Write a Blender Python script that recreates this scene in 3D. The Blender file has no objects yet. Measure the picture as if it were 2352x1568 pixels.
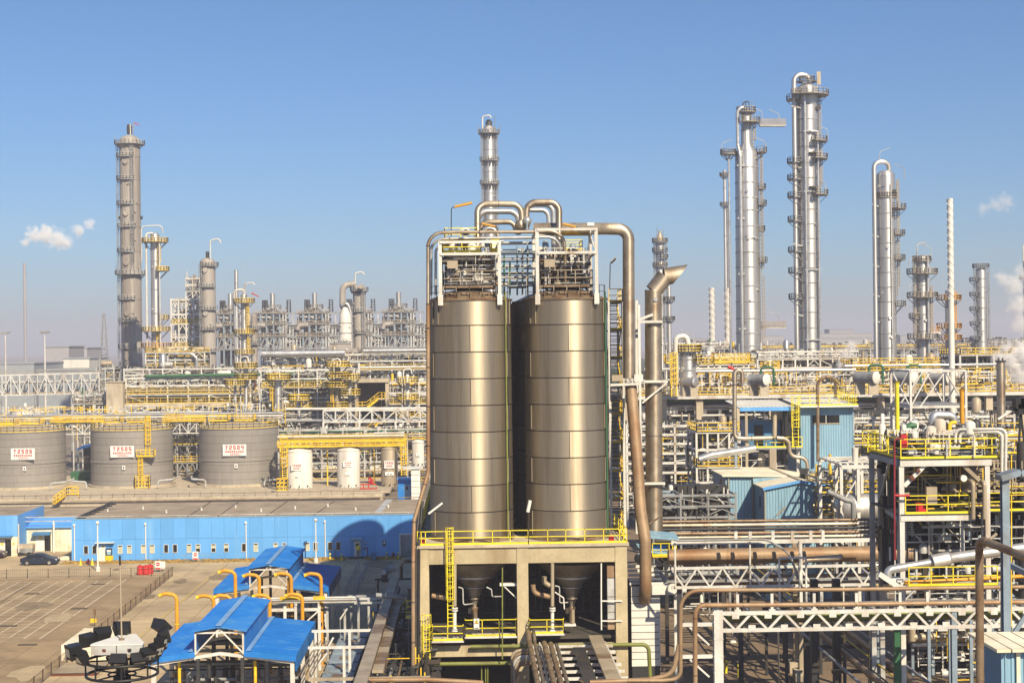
import bpy,math,random
from mathutils import Vector,Matrix,noise as mnoise
rnd=random.Random(11)
S=bpy.context.scene
C=S.collection
rad=math.radians
# camera
F,CX,CY,H=3481.0,1176.0,784.0,27.5
camd=bpy.data.cameras.new('camera');cam=bpy.data.objects.new('camera',camd);C.objects.link(cam)
CAMR=Matrix.Rotation(rad(-1.55),3,'Z')@Matrix.Rotation(rad(90.066),3,'X')@Matrix.Rotation(rad(-0.65),3,'Z')
cam.matrix_world=Matrix.Translation((0,0,H))@CAMR.to_4x4()
camd.sensor_width=36.0;camd.lens=36.0*F/2352.0
camd.clip_start=0.5;camd.clip_end=20000
S.camera=cam
S.render.resolution_x,S.render.resolution_y=1024,682
# sky and sun
SUN_EL,SUN_AZ=rad(38.0),rad(24.0)
w=bpy.data.worlds.new('World');S.world=w;w.use_nodes=True
nt=w.node_tree;bg=nt.nodes['Background']
sky=nt.nodes.new('ShaderNodeTexSky');sky.sky_type='NISHITA';sky.sun_disc=False
sky.sun_elevation=SUN_EL;sky.sun_rotation=math.pi-SUN_AZ
sky.altitude=20;sky.air_density=1.0;sky.dust_density=0.7;sky.ozone_density=10.0
nt.links.new(sky.outputs[0],bg.inputs[0]);bg.inputs[1].default_value=0.078
sund=bpy.data.lights.new('sun','SUN');sun=bpy.data.objects.new('sun',sund);C.objects.link(sun)
sund.energy=5.0;sund.angle=rad(0.55);sund.color=(1.0,0.85,0.61)
sdir=Vector((math.sin(SUN_AZ)*math.cos(SUN_EL),-math.cos(SUN_AZ)*math.cos(SUN_EL),math.sin(SUN_EL)))
sun.location=sdir*300;sun.rotation_euler=sdir.to_track_quat('Z','Y').to_euler()
vs=S.view_settings;vs.view_transform='Standard';vs.look='None';vs.exposure=0.5;vs.gamma=1.0;vs.use_curve_mapping=False
cy=S.cycles
cy.max_bounces=6;cy.diffuse_bounces=3;cy.glossy_bounces=3;cy.transmission_bounces=3;cy.volume_bounces=4
cy.transparent_max_bounces=8;cy.caustics_reflective=False;cy.caustics_refractive=False
cy.sample_clamp_indirect=4.0;cy.use_denoising=True
# picture <-> place
CO=Vector((0,0,H))
def ray(u,v):
 return CAMR@Vector(((u-CX)/F,-(v-CY)/F,-1.0))
def at(u,v,Y):
 d=ray(u,v);return CO+d*(Y/d.y)
def atz(u,v,z):
 d=ray(u,v);return CO+d*((z-H)/d.z)
def px(Y):
 return Y/F
def zat(u,v,Y):
 return at(u,v,Y).z
 # materials
MATS={}
def mat(name,col,rough=0.6,metal=0.0,var=0.18,scale=0.6,streak=1.0,dirt=None,dirt_amt=0.35,dirt_scale=0.5,dirt_streak=1.0,bump=0.0,bump_scale=8.0,spec=0.4,fine=0.08,pvar=0.06,tint=None,aniso=0.0):
 m=bpy.data.materials.new(name);m.use_nodes=True
 n,l=m.node_tree.nodes,m.node_tree.links
 b=n['Principled BSDF'];b.inputs['Metallic'].default_value=metal
 b.inputs['Roughness'].default_value=rough
 b.inputs['Specular IOR Level'].default_value=spec
 if aniso:
  b.inputs['Anisotropic'].default_value=aniso;tv=n.new('ShaderNodeCombineXYZ');tv.inputs[2].default_value=1.0;l.new(tv.outputs[0],b.inputs['Tangent'])
 if tint:b.inputs['Specular Tint'].default_value=(tint,tint,tint,1)
 g=n.new('ShaderNodeNewGeometry')
 def nz(sc,st,detail=4.0):
  mp=n.new('ShaderNodeMapping');mp.inputs['Scale'].default_value=(sc,sc,sc*st)
  l.new(g.outputs['Position'],mp.inputs[0])
  t=n.new('ShaderNodeTexNoise');t.inputs['Scale'].default_value=1.0;t.inputs['Detail'].default_value=detail
  t.inputs['Roughness'].default_value=0.62
  l.new(mp.outputs[0],t.inputs['Vector']);return t.outputs['Fac']
 def ramp(src,lo,hi):
  r=n.new('ShaderNodeMapRange');r.inputs[1].default_value=lo;r.inputs[2].default_value=hi
  l.new(src,r.inputs[0]);return r.outputs[0]
 def mix(fac,a,c2,mode='MIX'):
  x=n.new('ShaderNodeMix');x.data_type='RGBA';x.blend_type=mode
  if isinstance(fac,float):x.inputs[0].default_value=fac
  else:l.new(fac,x.inputs[0])
  for k,s_ in ((6,a),(7,c2)):
   if isinstance(s_,tuple):x.inputs[k].default_value=(*s_,1.0)
   else:l.new(s_,x.inputs[k])
  return x.outputs[2]
 lo=tuple(c*(1-var)for c in col);hi=tuple(min(1,c*(1+var))for c in col)
 out=mix(ramp(nz(scale,streak),0.3,0.7),lo,hi)
 if fine:
  out=mix(ramp(nz(scale*9,streak,2.0),0.25,0.75),out,mix(1.0,out,(1-fine*2,)*3,'MULTIPLY'))
 if dirt:
  out=mix(ramp(nz(dirt_scale,dirt_streak,6.0),0.62-dirt_amt*0.35,0.86-dirt_amt*0.35),out,dirt)
 if pvar:
  oi=n.new('ShaderNodeObjectInfo');pm=n.new('ShaderNodeMapRange');pm.inputs[3].default_value=1-pvar;pm.inputs[4].default_value=1+pvar
  l.new(oi.outputs['Random'],pm.inputs[0]);hs=n.new('ShaderNodeHueSaturation');l.new(pm.outputs[0],hs.inputs['Value']);l.new(out,hs.inputs['Color']);out=hs.outputs[0]
 l.new(out,b.inputs['Base Color'])
 if rough<0.6:
  rr=n.new('ShaderNodeMapRange');rr.inputs[3].default_value=max(0.05,rough-0.08);rr.inputs[4].default_value=rough+0.12
  l.new(nz(scale*2,streak),rr.inputs[0]);l.new(rr.outputs[0],b.inputs['Roughness'])
 if bump:
  bp=n.new('ShaderNodeBump');bp.inputs['Strength'].default_value=bump;bp.inputs['Distance'].default_value=0.05
  l.new(nz(bump_scale,1.0),bp.inputs['Height']);l.new(bp.outputs[0],b.inputs['Normal'])
 MATS[name]=m;return m
RUST,GRIME=(0.16,0.075,0.03),(0.07,0.06,0.05)
mat('white_steel',(0.66,0.65,0.61),0.55,var=0.12,dirt=(0.34,0.24,0.15),dirt_amt=0.3,dirt_streak=0.2)
mat('pale_steel',(0.50,0.51,0.50),0.55,var=0.16,dirt=(0.25,0.2,0.16),dirt_amt=0.4)
mat('grey_steel',(0.30,0.31,0.32),0.5,var=0.2,dirt=(0.13,0.12,0.11),dirt_amt=0.4)
mat('dark_steel',(0.036,0.037,0.040),0.5,var=0.3,dirt=(0.07,0.048,0.03),dirt_amt=0.35)
mat('black_iron',(0.018,0.019,0.022),0.45,var=0.3)
mat('blue_grey_steel',(0.24,0.31,0.38),0.5,var=0.15,dirt=(0.15,0.14,0.13),dirt_amt=0.3)
mat('yellow_paint',(0.86,0.58,0.025),0.5,var=0.12,dirt=(0.42,0.24,0.04),dirt_amt=0.25)
mat('lemon_paint',(0.86,0.72,0.03),0.5,var=0.1,dirt=(0.45,0.3,0.05),dirt_amt=0.2)
mat('orange_paint',(0.72,0.34,0.02),0.45,var=0.12,dirt=(0.45,0.2,0.03),dirt_amt=0.3)
mat('red_paint',(0.55,0.02,0.025),0.45,var=0.15)
mat('maroon_paint',(0.22,0.02,0.03),0.5,var=0.2)
mat('green_paint',(0.035,0.13,0.06),0.45,var=0.2)
mat('olive_paint',(0.20,0.22,0.05),0.5,var=0.2,dirt=(0.1,0.08,0.04),dirt_amt=0.3)
mat('silo_steel',(0.43,0.372,0.285),0.5,0.8,var=0.14,scale=1.1,streak=0.04,dirt=(0.24,0.185,0.115),dirt_amt=0.32,dirt_scale=0.9,dirt_streak=0.06,fine=0.07,pvar=0.12,tint=0.3,aniso=0.78)
mat('brown_steel',(0.29,0.215,0.14),0.45,0.35,var=0.2,scale=0.8,dirt=(0.16,0.08,0.035),dirt_amt=0.5,dirt_scale=1.1)
mat('duct_steel',(0.46,0.395,0.31),0.45,0.75,aniso=0.6,tint=0.4,var=0.14,scale=0.9,dirt=(0.25,0.16,0.09),dirt_amt=0.35,dirt_scale=0.7,dirt_streak=0.5)
mat('rust_duct',(0.36,0.25,0.15),0.55,0.25,var=0.2,scale=0.6,dirt=(0.24,0.12,0.05),dirt_amt=0.5,dirt_streak=0.4)
mat('silver_cladding',(0.64,0.625,0.605),0.42,0.75,aniso=0.6,tint=0.5,var=0.1,scale=0.35,streak=0.15,dirt=(0.36,0.34,0.32),dirt_amt=0.3,dirt_scale=0.5,dirt_streak=0.12)
mat('silver_pipe',(0.60,0.60,0.59),0.36,0.7,var=0.15,dirt=(0.36,0.3,0.24),dirt_amt=0.3)
mat('tan_cladding',(0.40,0.365,0.325),0.6,0.1,var=0.12,scale=0.25,streak=0.15,dirt=(0.22,0.185,0.155),dirt_amt=0.45,dirt_scale=0.35,dirt_streak=0.1)
mat('tank_grey',(0.29,0.27,0.245),0.6,0.1,var=0.07,scale=0.35,streak=0.12,dirt=(0.25,0.23,0.21),dirt_amt=0.4,dirt_scale=0.5,dirt_streak=0.06)
mat('tank_white',(0.72,0.69,0.63),0.55,var=0.07,scale=0.4,streak=0.15,dirt=(0.45,0.4,0.34),dirt_amt=0.3,dirt_streak=0.1)
mat('tank_tan',(0.43,0.36,0.26),0.5,0.2,var=0.14,scale=0.6,streak=0.1,dirt=(0.26,0.2,0.13),dirt_amt=0.4,dirt_streak=0.1)
mat('concrete',(0.52,0.445,0.33),0.9,var=0.14,scale=0.4,dirt=(0.27,0.22,0.16),dirt_amt=0.4,dirt_scale=0.4,dirt_streak=0.25,bump=0.15,bump_scale=3)
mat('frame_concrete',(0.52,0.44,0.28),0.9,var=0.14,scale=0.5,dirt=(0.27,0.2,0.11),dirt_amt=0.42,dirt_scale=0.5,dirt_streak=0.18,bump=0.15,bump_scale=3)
mat('dark_shaded_concrete',(0.075,0.066,0.055),0.9,var=0.2,dirt=(0.04,0.035,0.03),dirt_amt=0.5)  # near-black copy of concrete; paints inner shade, also dark seams and bases
mat('roof_felt',(0.36,0.29,0.21),0.95,var=0.14,scale=0.15,dirt=(0.2,0.16,0.12),dirt_amt=0.45,dirt_scale=0.25)
mat('blue_wall_paint',(0.115,0.36,0.76),0.55,var=0.045,scale=0.2,dirt=(0.2,0.44,0.78),dirt_amt=0.25,dirt_scale=0.5,dirt_streak=0.15,fine=0.03)
mat('blue_roof_paint',(0.008,0.195,0.64),0.55,var=0.12,scale=0.5,dirt=(0.06,0.24,0.52),dirt_amt=0.42,dirt_scale=0.5,pvar=0.05)
mat('ridge_paint',(0.2,0.38,0.66),0.5,var=0.15)
mat('pale_blue_sheet',(0.27,0.46,0.60),0.5,var=0.1,scale=0.5,streak=0.1,dirt=(0.13,0.24,0.33),dirt_amt=0.35,dirt_streak=0.12)
mat('deep_blue_sheet',(0.06,0.2,0.38),0.5,var=0.15,streak=0.1)
mat('cream_sheet',(0.84,0.78,0.61),0.9,spec=0.08,var=0.1,scale=0.3,dirt=(0.55,0.46,0.3),dirt_amt=0.35)
mat('pale_roof',(0.84,0.82,0.75),0.95,var=0.06,spec=0.05,dirt=(0.66,0.6,0.5),dirt_amt=0.3)
mat('white_paint',(0.76,0.75,0.70),0.55,var=0.06,dirt=(0.5,0.44,0.34),dirt_amt=0.25,dirt_streak=0.2)
mat('white_sign',(0.80,0.79,0.76),0.5,var=0.04)
mat('red_print',(0.42,0.035,0.03),0.6,var=0.08)
mat('dark_print',(0.02,0.02,0.02),0.6,var=0.1)
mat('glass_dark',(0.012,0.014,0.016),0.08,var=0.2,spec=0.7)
mat('blind_cream',(0.52,0.52,0.38),0.8,var=0.1)
mat('rubber',(0.02,0.02,0.02),0.8)
mat('car_navy',(0.018,0.022,0.035),0.22,0.1,var=0.1,spec=0.7)
mat('car_maroon',(0.035,0.012,0.014),0.25,0.1,var=0.1,spec=0.7)
mat('alloy',(0.6,0.6,0.6),0.3,0.8)
mat('skin',(0.42,0.25,0.16),0.6)
mat('hair',(0.015,0.012,0.01),0.7)
mat('trouser_cloth',(0.02,0.025,0.045),0.85)
mat('ground_soil',(0.235,0.195,0.15),0.95,var=0.22,scale=0.03,dirt=(0.13,0.11,0.09),dirt_amt=0.45,dirt_scale=0.06,bump=0.2)
mat('yard_concrete',(0.56,0.435,0.26),0.92,var=0.16,scale=0.09,dirt=(0.30,0.225,0.14),dirt_amt=0.5,dirt_scale=0.11,bump=0.2,bump_scale=2.0)
mat('parking_concrete',(0.35,0.255,0.145),0.95,var=0.2,scale=0.14,dirt=(0.22,0.155,0.085),dirt_amt=0.5,dirt_scale=0.22,bump=0.25,bump_scale=2.5)
mat('plant_paving',(0.25,0.18,0.115),0.92,var=0.22,scale=0.15,dirt=(0.10,0.08,0.06),dirt_amt=0.45,dirt_scale=0.3)
mat('line_paint',(0.78,0.70,0.52),0.8,var=0.12,scale=1.5,dirt=(0.36,0.28,0.19),dirt_amt=0.5,dirt_scale=2.5)
mat('yellow_line',(0.58,0.42,0.08),0.8,var=0.15,scale=1.5,dirt=(0.34,0.27,0.17),dirt_amt=0.45,dirt_scale=2.0)
mat('stain_dark',(0.25,0.19,0.115),0.9,var=0.25,scale=0.8)
mat('stain_pale',(0.46,0.36,0.22),0.95,var=0.15,scale=0.8)
mat('crack_dark',(0.10,0.075,0.05),0.95,var=0.3,scale=2)
mat('dry_grass',(0.42,0.27,0.07),0.95,var=0.4,scale=1.2,dirt=(0.2,0.13,0.05),dirt_amt=0.5,dirt_scale=2.0)
mat('leaf_dark',(0.045,0.065,0.035),0.9,var=0.35,scale=0.5)
mat('leaf_brown',(0.09,0.05,0.045),0.9,var=0.3,scale=0.5)
mat('bark',(0.08,0.06,0.045),0.9)
mat('far_wall',(0.36,0.35,0.37),0.9,var=0.06)
mat('far_roof',(0.30,0.33,0.36),0.9,var=0.1)
mat('wood',(0.40,0.27,0.13),0.8,var=0.2)
mat('copper_rust',(0.14,0.045,0.025),0.7,var=0.3)
mat('lamp_lens',(0.55,0.56,0.52),0.15,var=0.1,spec=0.8)
# mesh builder
class MB:
 def __init__(s):s.v,s.f=[],[]
 def quad(s,a,b,c,d):
  k=len(s.v);s.v+=[tuple(a),tuple(b),tuple(c),tuple(d)];s.f.append((k,k+1,k+2,k+3));return s
 def poly(s,pts):
  k=len(s.v);s.v+=[tuple(p)for p in pts];s.f.append(tuple(range(k,k+len(pts))));return s
 def hexa(s,p):
  k=len(s.v);s.v+=[tuple(q)for q in p]
  for q in ((0,3,2,1),(4,5,6,7),(0,1,5,4),(1,2,6,5),(2,3,7,6),(3,0,4,7)):
   s.f.append(tuple(k+i for i in q))
  return s
 def box(s,x0,x1,y0,y1,z0,z1):
  return s.hexa([(x0,y0,z0),(x1,y0,z0),(x1,y1,z0),(x0,y1,z0),(x0,y0,z1),(x1,y0,z1),(x1,y1,z1),(x0,y1,z1)])
 def beam(s,a,b,w,h=None):
  a,b=Vector(a),Vector(b);h=h or w;d=b-a
  if d.length<1e-6:return s
  d.normalize();up=Vector((0,0,1))if abs(d.z)<0.9 else Vector((0,1,0))
  r=d.cross(up).normalized();up=r.cross(d);r*=w/2;up*=h/2
  return s.hexa([a-r-up,a+r-up,b+r-up,b-r-up,a-r+up,a+r+up,b+r+up,b-r+up])
 def prism(s,pts,dvec):
  k,n,d=len(s.v),len(pts),Vector(dvec)
  s.v+=[tuple(p)for p in pts]+[tuple(Vector(p)+d)for p in pts]
  s.f.append(tuple(range(k,k+n))[::-1]);s.f.append(tuple(range(k+n,k+2*n)))
  for i in range(n):
   j=(i+1)%n;s.f.append((k+i,k+j,k+n+j,k+n+i))
  return s
 def tube(s,pts,r,n=8,caps=True):
  pts=[Vector(p)for p in pts];k0=len(s.v);m=len(pts)
  rs=r if isinstance(r,(list,tuple))else [r]*m
  up=None
  for i,p in enumerate(pts):
   d=(pts[min(i+1,m-1)]-pts[max(i-1,0)])
   if d.length<1e-9:d=Vector((0,0,1))
   d.normalize()
   if up is None:
    up=Vector((0,0,1))if abs(d.z)<0.95 else Vector((0,1,0))
   sx=d.cross(up)
   if sx.length<1e-4:sx=d.cross(Vector((0,1,0.01)))
   sx.normalize();up=sx.cross(d).normalized()
   c=1.0
   if 0<i<m-1:
    a=(pts[i]-pts[i-1]).normalized().dot((pts[i+1]-pts[i]).normalized());c=1.0
   for j in range(n):
    t=2*math.pi*j/n
    s.v.append(tuple(p+(sx*math.cos(t)+up*math.sin(t))*rs[i]*c))
  for i in range(m-1):
   for j in range(n):
    a,b=k0+i*n+j,k0+i*n+(j+1)%n
    s.f.append((a,a+n,b+n,b))
  if caps:
   s.f.append(tuple(k0+j for j in range(n)));s.f.append(tuple(k0+(m-1)*n+j for j in range(n))[::-1])
  return s
 def lathe(s,c,prof,n=24,a0=0.0,a1=None):
  c=Vector(c);k0=len(s.v);full=a1 is None
  a1=a0+2*math.pi if full else a1
  m=n if full else n+1
  for r_,z in prof:
   for j in range(m):
    t=a0+(a1-a0)*j/n
    s.v.append((c.x+r_*math.cos(t),c.y+r_*math.sin(t),c.z+z))
  for i in range(len(prof)-1):
   for j in range(n):
    a,b=k0+i*m+j,k0+i*m+(j+1)%m
    s.f.append((a,b,b+m,a+m))
  return s
 def dome(s,c,r,h,n=20,k=5):
  return s.lathe(c,[(r*math.cos(t*math.pi/2/k)if t<k else 0.001,h*math.sin(t*math.pi/2/k))for t in range(k+1)],n)
 def drum(s,a,b,r,n=18,cap=0.35):
  a,b=Vector(a),Vector(b);d=(b-a).normalized()
  pts,rs=[],[]
  for t in (1.0,0.75,0.4,0.0):
   pts.append(a-d*r*cap*math.sin(t*math.pi/2));rs.append(max(0.02,r*math.cos(t*math.pi/2)))
  for t in (0.0,0.4,0.75,1.0):
   pts.append(b+d*r*cap*math.sin(t*math.pi/2));rs.append(max(0.02,r*math.cos(t*math.pi/2)))
  return s.tube(pts,rs,n)
 def mesh(s,name,m,loc=(0,0,0)):
  me=bpy.data.meshes.new(name);lx,ly,lz=loc
  me.from_pydata([(x-lx,y-ly,z-lz)for x,y,z in s.v],[],s.f)
  me.materials.append(MATS[m])
  me.polygons.foreach_set('use_smooth',[True]*len(me.polygons))
  me.set_sharp_from_angle(angle=rad(48));me.update()
  return me
 def part(s,name,m,parent):
  if not s.v:return None
  loc=parent.get('_o',(0,0,0))
  o=bpy.data.objects.new(name,s.mesh(name,m,loc));C.objects.link(o);o.parent=parent;o['_o']=tuple(loc)
  return o
 def thing(s,name,m,label,cat,group=None,kind=None):
  xs,ys,zs=zip(*s.v);loc=((min(xs)+max(xs))/2,(min(ys)+max(ys))/2,min(zs))
  o=bpy.data.objects.new(name,s.mesh(name,m,loc));o.location=loc;C.objects.link(o);o['_o']=loc
  tag(o,label,cat,group,kind);return o
 def stuff(s,name,m,parent):
  o=s.part(name,m,parent);o['kind']='stuff';return o
def tag(o,label=None,cat=None,group=None,kind=None):
 if label:o['label']=label
 if cat:o['category']=cat
 if group:o['group']=group
 if kind:o['kind']=kind
def T(name,label,cat,loc,group=None):
 o=bpy.data.objects.new(name,None);C.objects.link(o);loc=tuple(loc);o.location=loc;o['_o']=loc
 o.empty_display_size=0.5;tag(o,label,cat,group);return o
def structure(mb,name,m,parent=None):
 if parent:return mb.part(name,m,parent)
 o=bpy.data.objects.new(name,mb.mesh(name,m));C.objects.link(o);o['kind']='structure';o['_o']=(0,0,0);return o
UNIT={}
def unit(kind,m,n=10):
 k=(kind,m,n)
 if k not in UNIT:
  b=MB()
  if kind=='box':b.box(-.5,.5,-.5,.5,0,1)
  elif kind=='ibeam':
   t=0.11;b.box(-.5,.5,-.5,-.5+t,0,1).box(-.5,.5,.5-t,.5,0,1).box(-.06,.06,-.5+t,.5-t,0,1)
  else:b.tube([(0,0,0),(0,0,1)],1.0,n)
  UNIT[k]=b.mesh(kind,m)
 return UNIT[k]
def place(o,a,b,sx,sy,parent):
 a,b=Vector(a),Vector(b);d=b-a;L=d.length;d.normalize()
 up=Vector((0,0,1))if abs(d.z)<0.9 else Vector((0,1,0))
 r=d.cross(up).normalized();u=r.cross(d)
 off=Vector(parent.get('_o',(0,0,0)))if parent else Vector()
 M=Matrix(((r.x*sx,u.x*sy,d.x*L,a.x-off.x),(r.y*sx,u.y*sy,d.y*L,a.y-off.y),(r.z*sx,u.z*sy,d.z*L,a.z-off.z),(0,0,0,1)))
 o.matrix_basis=M;o.parent=parent;C.objects.link(o);return o
def bar(name,a,b,w,h,m,parent,kind='box'):
 return place(bpy.data.objects.new(name,unit(kind,m)),a,b,w,h,parent)
def rod(name,a,b,r,m,parent,n=10):
 return place(bpy.data.objects.new(name,unit('cyl',m,n)),a,b,r,r,parent)
def slab(name,x0,x1,y0,y1,z0,z1,m,parent):
 return bar(name,((x0+x1)/2,(y0+y1)/2,z0),((x0+x1)/2,(y0+y1)/2,z1),x1-x0,y1-y0,m,parent)
def arc(pts,R_,k=5):
 """round the corners of a polyline"""
 pts=[Vector(p)for p in pts];out=[pts[0]]
 for i in range(1,len(pts)-1):
  p,a,b=pts[i],pts[i-1]-pts[i],pts[i+1]-pts[i]
  la,lb=a.length,b.length
  if la<1e-6 or lb<1e-6:continue
  a/=la;b/=lb;ang=a.angle(b,math.pi)
  if ang>3.05:out.append(p);continue
  t=min(R_/math.tan(ang/2),la*0.49,lb*0.49);r_=t*math.tan(ang/2)
  bis=(a+b).normalized();cen=p+bis*(r_/math.sin(ang/2))
  v0,v1=p+a*t-cen,p+b*t-cen;th=v0.angle(v1)
  for q in range(k+1):
   f_=q/k
   out.append(cen+(v0*math.sin((1-f_)*th)+v1*math.sin(f_*th))/math.sin(th))
 out.append(pts[-1]);return out
def railing(mb,pts,h=1.1,step=1.6,r=0.03,toe=True,rails=(1.0,0.5),closed=False):
 pts=[Vector(p)for p in pts]
 if closed:pts=pts+[pts[0]]
 for a,b in zip(pts,pts[1:]):
  n=max(1,round((b-a).length/step))
  for i in range(n+1):
   p=a.lerp(b,i/n);mb.beam(p,p+Vector((0,0,h)),r*2)
  for f_ in rails:
   z=Vector((0,0,h*f_));mb.beam(a+z,b+z,r*2)
  if toe:
   z=Vector((0,0,0.08));mb.beam(a+z,b+z,r*1.2,0.16)
 return mb
def cage_ladder(parent,p,z0,z1,face=(0,-1),m='yellow_paint',w=0.5,cage=True,t=0.05,step=0.4):
 """a ladder with hoops: one part, hoops on its far side from the wall"""
 x,y=p[0],p[1];fx,fy=face;sx,sy=-fy,fx
 mb=MB()
 for s_ in (-1,1):
  mb.beam((x+sx*w/2*s_,y+sy*w/2*s_,z0),(x+sx*w/2*s_,y+sy*w/2*s_,z1),t*1.3)
 z=z0+0.2
 while z<z1:
  mb.beam((x-sx*w/2,y-sy*w/2,z),(x+sx*w/2,y+sy*w/2,z),t*0.8);z+=step
 o=mb.part('ladder',m,parent)
 if cage and z1-z0>3:
  mb=MB();z=z0+2.2;hoops=[z+i*0.9 for i in range(int((z1+0.9-z)/0.9)+1)]
  K=[(-1,0),(-1.0,0.5),(-0.6,1.1),(0,1.35),(0.6,1.1),(1.0,0.5),(1,0)]
  for z in hoops:
   pp=[(x+sx*a*w*0.7+fx*b*w*0.62,y+sy*a*w*0.7+fy*b*w*0.62,z)for a,b in K]
   for q,r_ in zip(pp,pp[1:]):mb.beam(q,r_,t*0.5,t*1.2)
  for a,b in K[1:-1]:
   q=(x+sx*a*w*0.7+fx*b*w*0.62,y+sy*a*w*0.7+fy*b*w*0.62)
   mb.beam((*q,hoops[0]),(*q,hoops[-1]),t*0.6)
  mb.part('safety_cage',m,parent)
 return o
def ring_platform(parent,cx,cy_,z,r0,r1,a0,a1,deck='grey_steel',rail='yellow_paint',t=0.045,h=1.1,brackets=True):
 a0,a1=rad(a0),rad(a1);n=max(3,int(abs(a1-a0)/rad(15)))
 mb=MB()
 P=lambda r_,i,zz:(cx+r_*math.cos(a0+(a1-a0)*i/n),cy_+r_*math.sin(a0+(a1-a0)*i/n),zz)
 for i in range(n):
  mb.hexa([P(r0,i,z-.12),P(r1,i,z-.12),P(r1,i+1,z-.12),P(r0,i+1,z-.12),P(r0,i,z),P(r1,i,z),P(r1,i+1,z),P(r0,i+1,z)])
 if brackets:
  for i in range(0,n+1,4):
   mb.beam(P(r0,i,z-0.1-(r1-r0)*0.9),P(r1*0.97,i,z-.14),t*1.5)
 o=mb.part('platform',deck,parent)
 mr=MB();full=abs(a1-a0)>6.2
 pts=[P(r1,i,z)for i in range(n+(0 if full else 1))]
 if not full:pts=[P(r0,0,z)]+pts+[P(r0,n,z)]
 railing(mr,pts,h,9,t/2*1.4,closed=full)
 for q in pts:mr.beam(q,(q[0],q[1],q[2]+h),t*1.4)
 mr.part('railing',rail,o)
 return o
 # ground and yard
structure(MB().quad((-3500,-300,0),(3500,-300,0),(3500,6000,0),(-3500,6000,0)),'ground','ground_soil')
structure(MB().quad((-140,40,.004),(-3,40,.004),(-3,207,.004),(-140,207,.004)),'yard_pavement','yard_concrete')
structure(MB().quad((-3,30,.004),(140,30,.004),(140,330,.004),(-3,330,.004)),'plant_pavement','plant_paving')
fc=atz(396,1322,0);fn=atz(96,1568,0)
parking=structure(MB().poly([(-140,60,.008),(fn.x-0.25,60,.008),(fc.x-0.25,fc.y-0.3,.008),(-140,fc.y-0.3,.008)]),'parking_lot','parking_concrete')
FX=lambda y:fn.x+(fc.x-fn.x)*(y-fn.y)/(fc.y-fn.y)
a_,b_=atz(290,1330,0),atz(87,1466,0)
for i in range(13):
 x=a_.x-1.55*i;y1,y0=a_.y-(i%3)*0.4,b_.y+rnd.uniform(-1,1)
 structure(MB().quad((x-.055,y0,.012),(x+.055,y0,.012),(x+.055,y1,.012),(x-.055,y1,.012)),'bay_line','line_paint',parking)
for i in range(22):
 y=a_.y-1.0-i*1.72;x1=a_.x-1.55*(0 if i<14 else 1)
 structure(MB().quad((x1-18.6,y-.04,.016),(x1,y-.04,.016),(x1,y+.04,.016),(x1-18.6,y+.04,.016)),'bay_line','line_paint',parking)
def ground_strip(name,pts,wd,m,z=.012,parent=None):
 mb=MB();pts=[atz(u,v,0)for u,v in pts]
 for a,b in zip(pts,pts[1:]):
  n=(b-a).cross(Vector((0,0,1))).normalized()*wd/2
  for q in (a,b):q.z=z
  mb.quad(a-n,a+n,b+n,b-n)
 return structure(mb,name,m,parent)
ground_strip('road_line',[(515,1295),(416,1380),(320,1462),(275,1502)],0.14,'yellow_line')
ground_strip('road_joint',[(523,1295),(424,1380)],0.07,'crack_dark',.013)
ground_strip('road_joint',[(350,1363),(455,1363)],0.08,'crack_dark',.013)
ground_strip('road_joint',[(300,1433),(375,1430)],0.06,'crack_dark',.013)
ground_strip('road_joint',[(868,1292),(846,1312)],0.1,'crack_dark',.013)
ground_strip('road_joint',[(882,1312),(855,1365)],0.08,'crack_dark',.013)
ground_strip('lot_joint',[(60,1364),(150,1363),(330,1361)],0.13,'crack_dark',.02,parking)
ground_strip('lot_joint',[(0,1385),(40,1358),(78,1336)],0.14,'crack_dark',.02,parking)
ground_strip('lot_joint',[(0,1434),(60,1431)],0.05,'crack_dark',.02,parking)
for k,(u,v)in enumerate([(183,1397),(226,1341),(74,1363),(64,1480),(20,1437)]):
 p=atz(u,v,0)
 structure(MB().quad((p.x-.9,p.y-.4,.024),(p.x+.9,p.y-.4,.024),(p.x+.8,p.y+.35,.024),(p.x-.9,p.y+.4,.024)),'drain_cover','crack_dark',parking)
for k in range(14):
 x=-44+k*3.1;structure(MB().quad((x,112,.0085),(x+.04,112,.0085),(x+.04,193,.0085),(x,193,.0085)),'paving_joint','crack_dark')
for k in range(16):
 y=113+k*5.2;structure(MB().quad((-44,y,.0095),(-3.2,y,.0095),(-3.2,y+.05,.0095),(-44,y+.05,.0095)),'paving_joint','crack_dark')
q_=random.Random(8)
for k in range(26):
 x,y,r_=q_.uniform(-64,-8),q_.uniform(112,192),q_.uniform(.5,2.2);pts=[(x+r_*q_.uniform(.6,1.3)*math.cos(a*.7),y+r_*q_.uniform(.8,2.2)*math.sin(a*.7),.026+k*.0003)for a in range(9)]
 structure(MB().poly(pts),'oil_stain' if k%2 else 'repair_patch','stain_dark' if k%2 else 'stain_pale')
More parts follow.
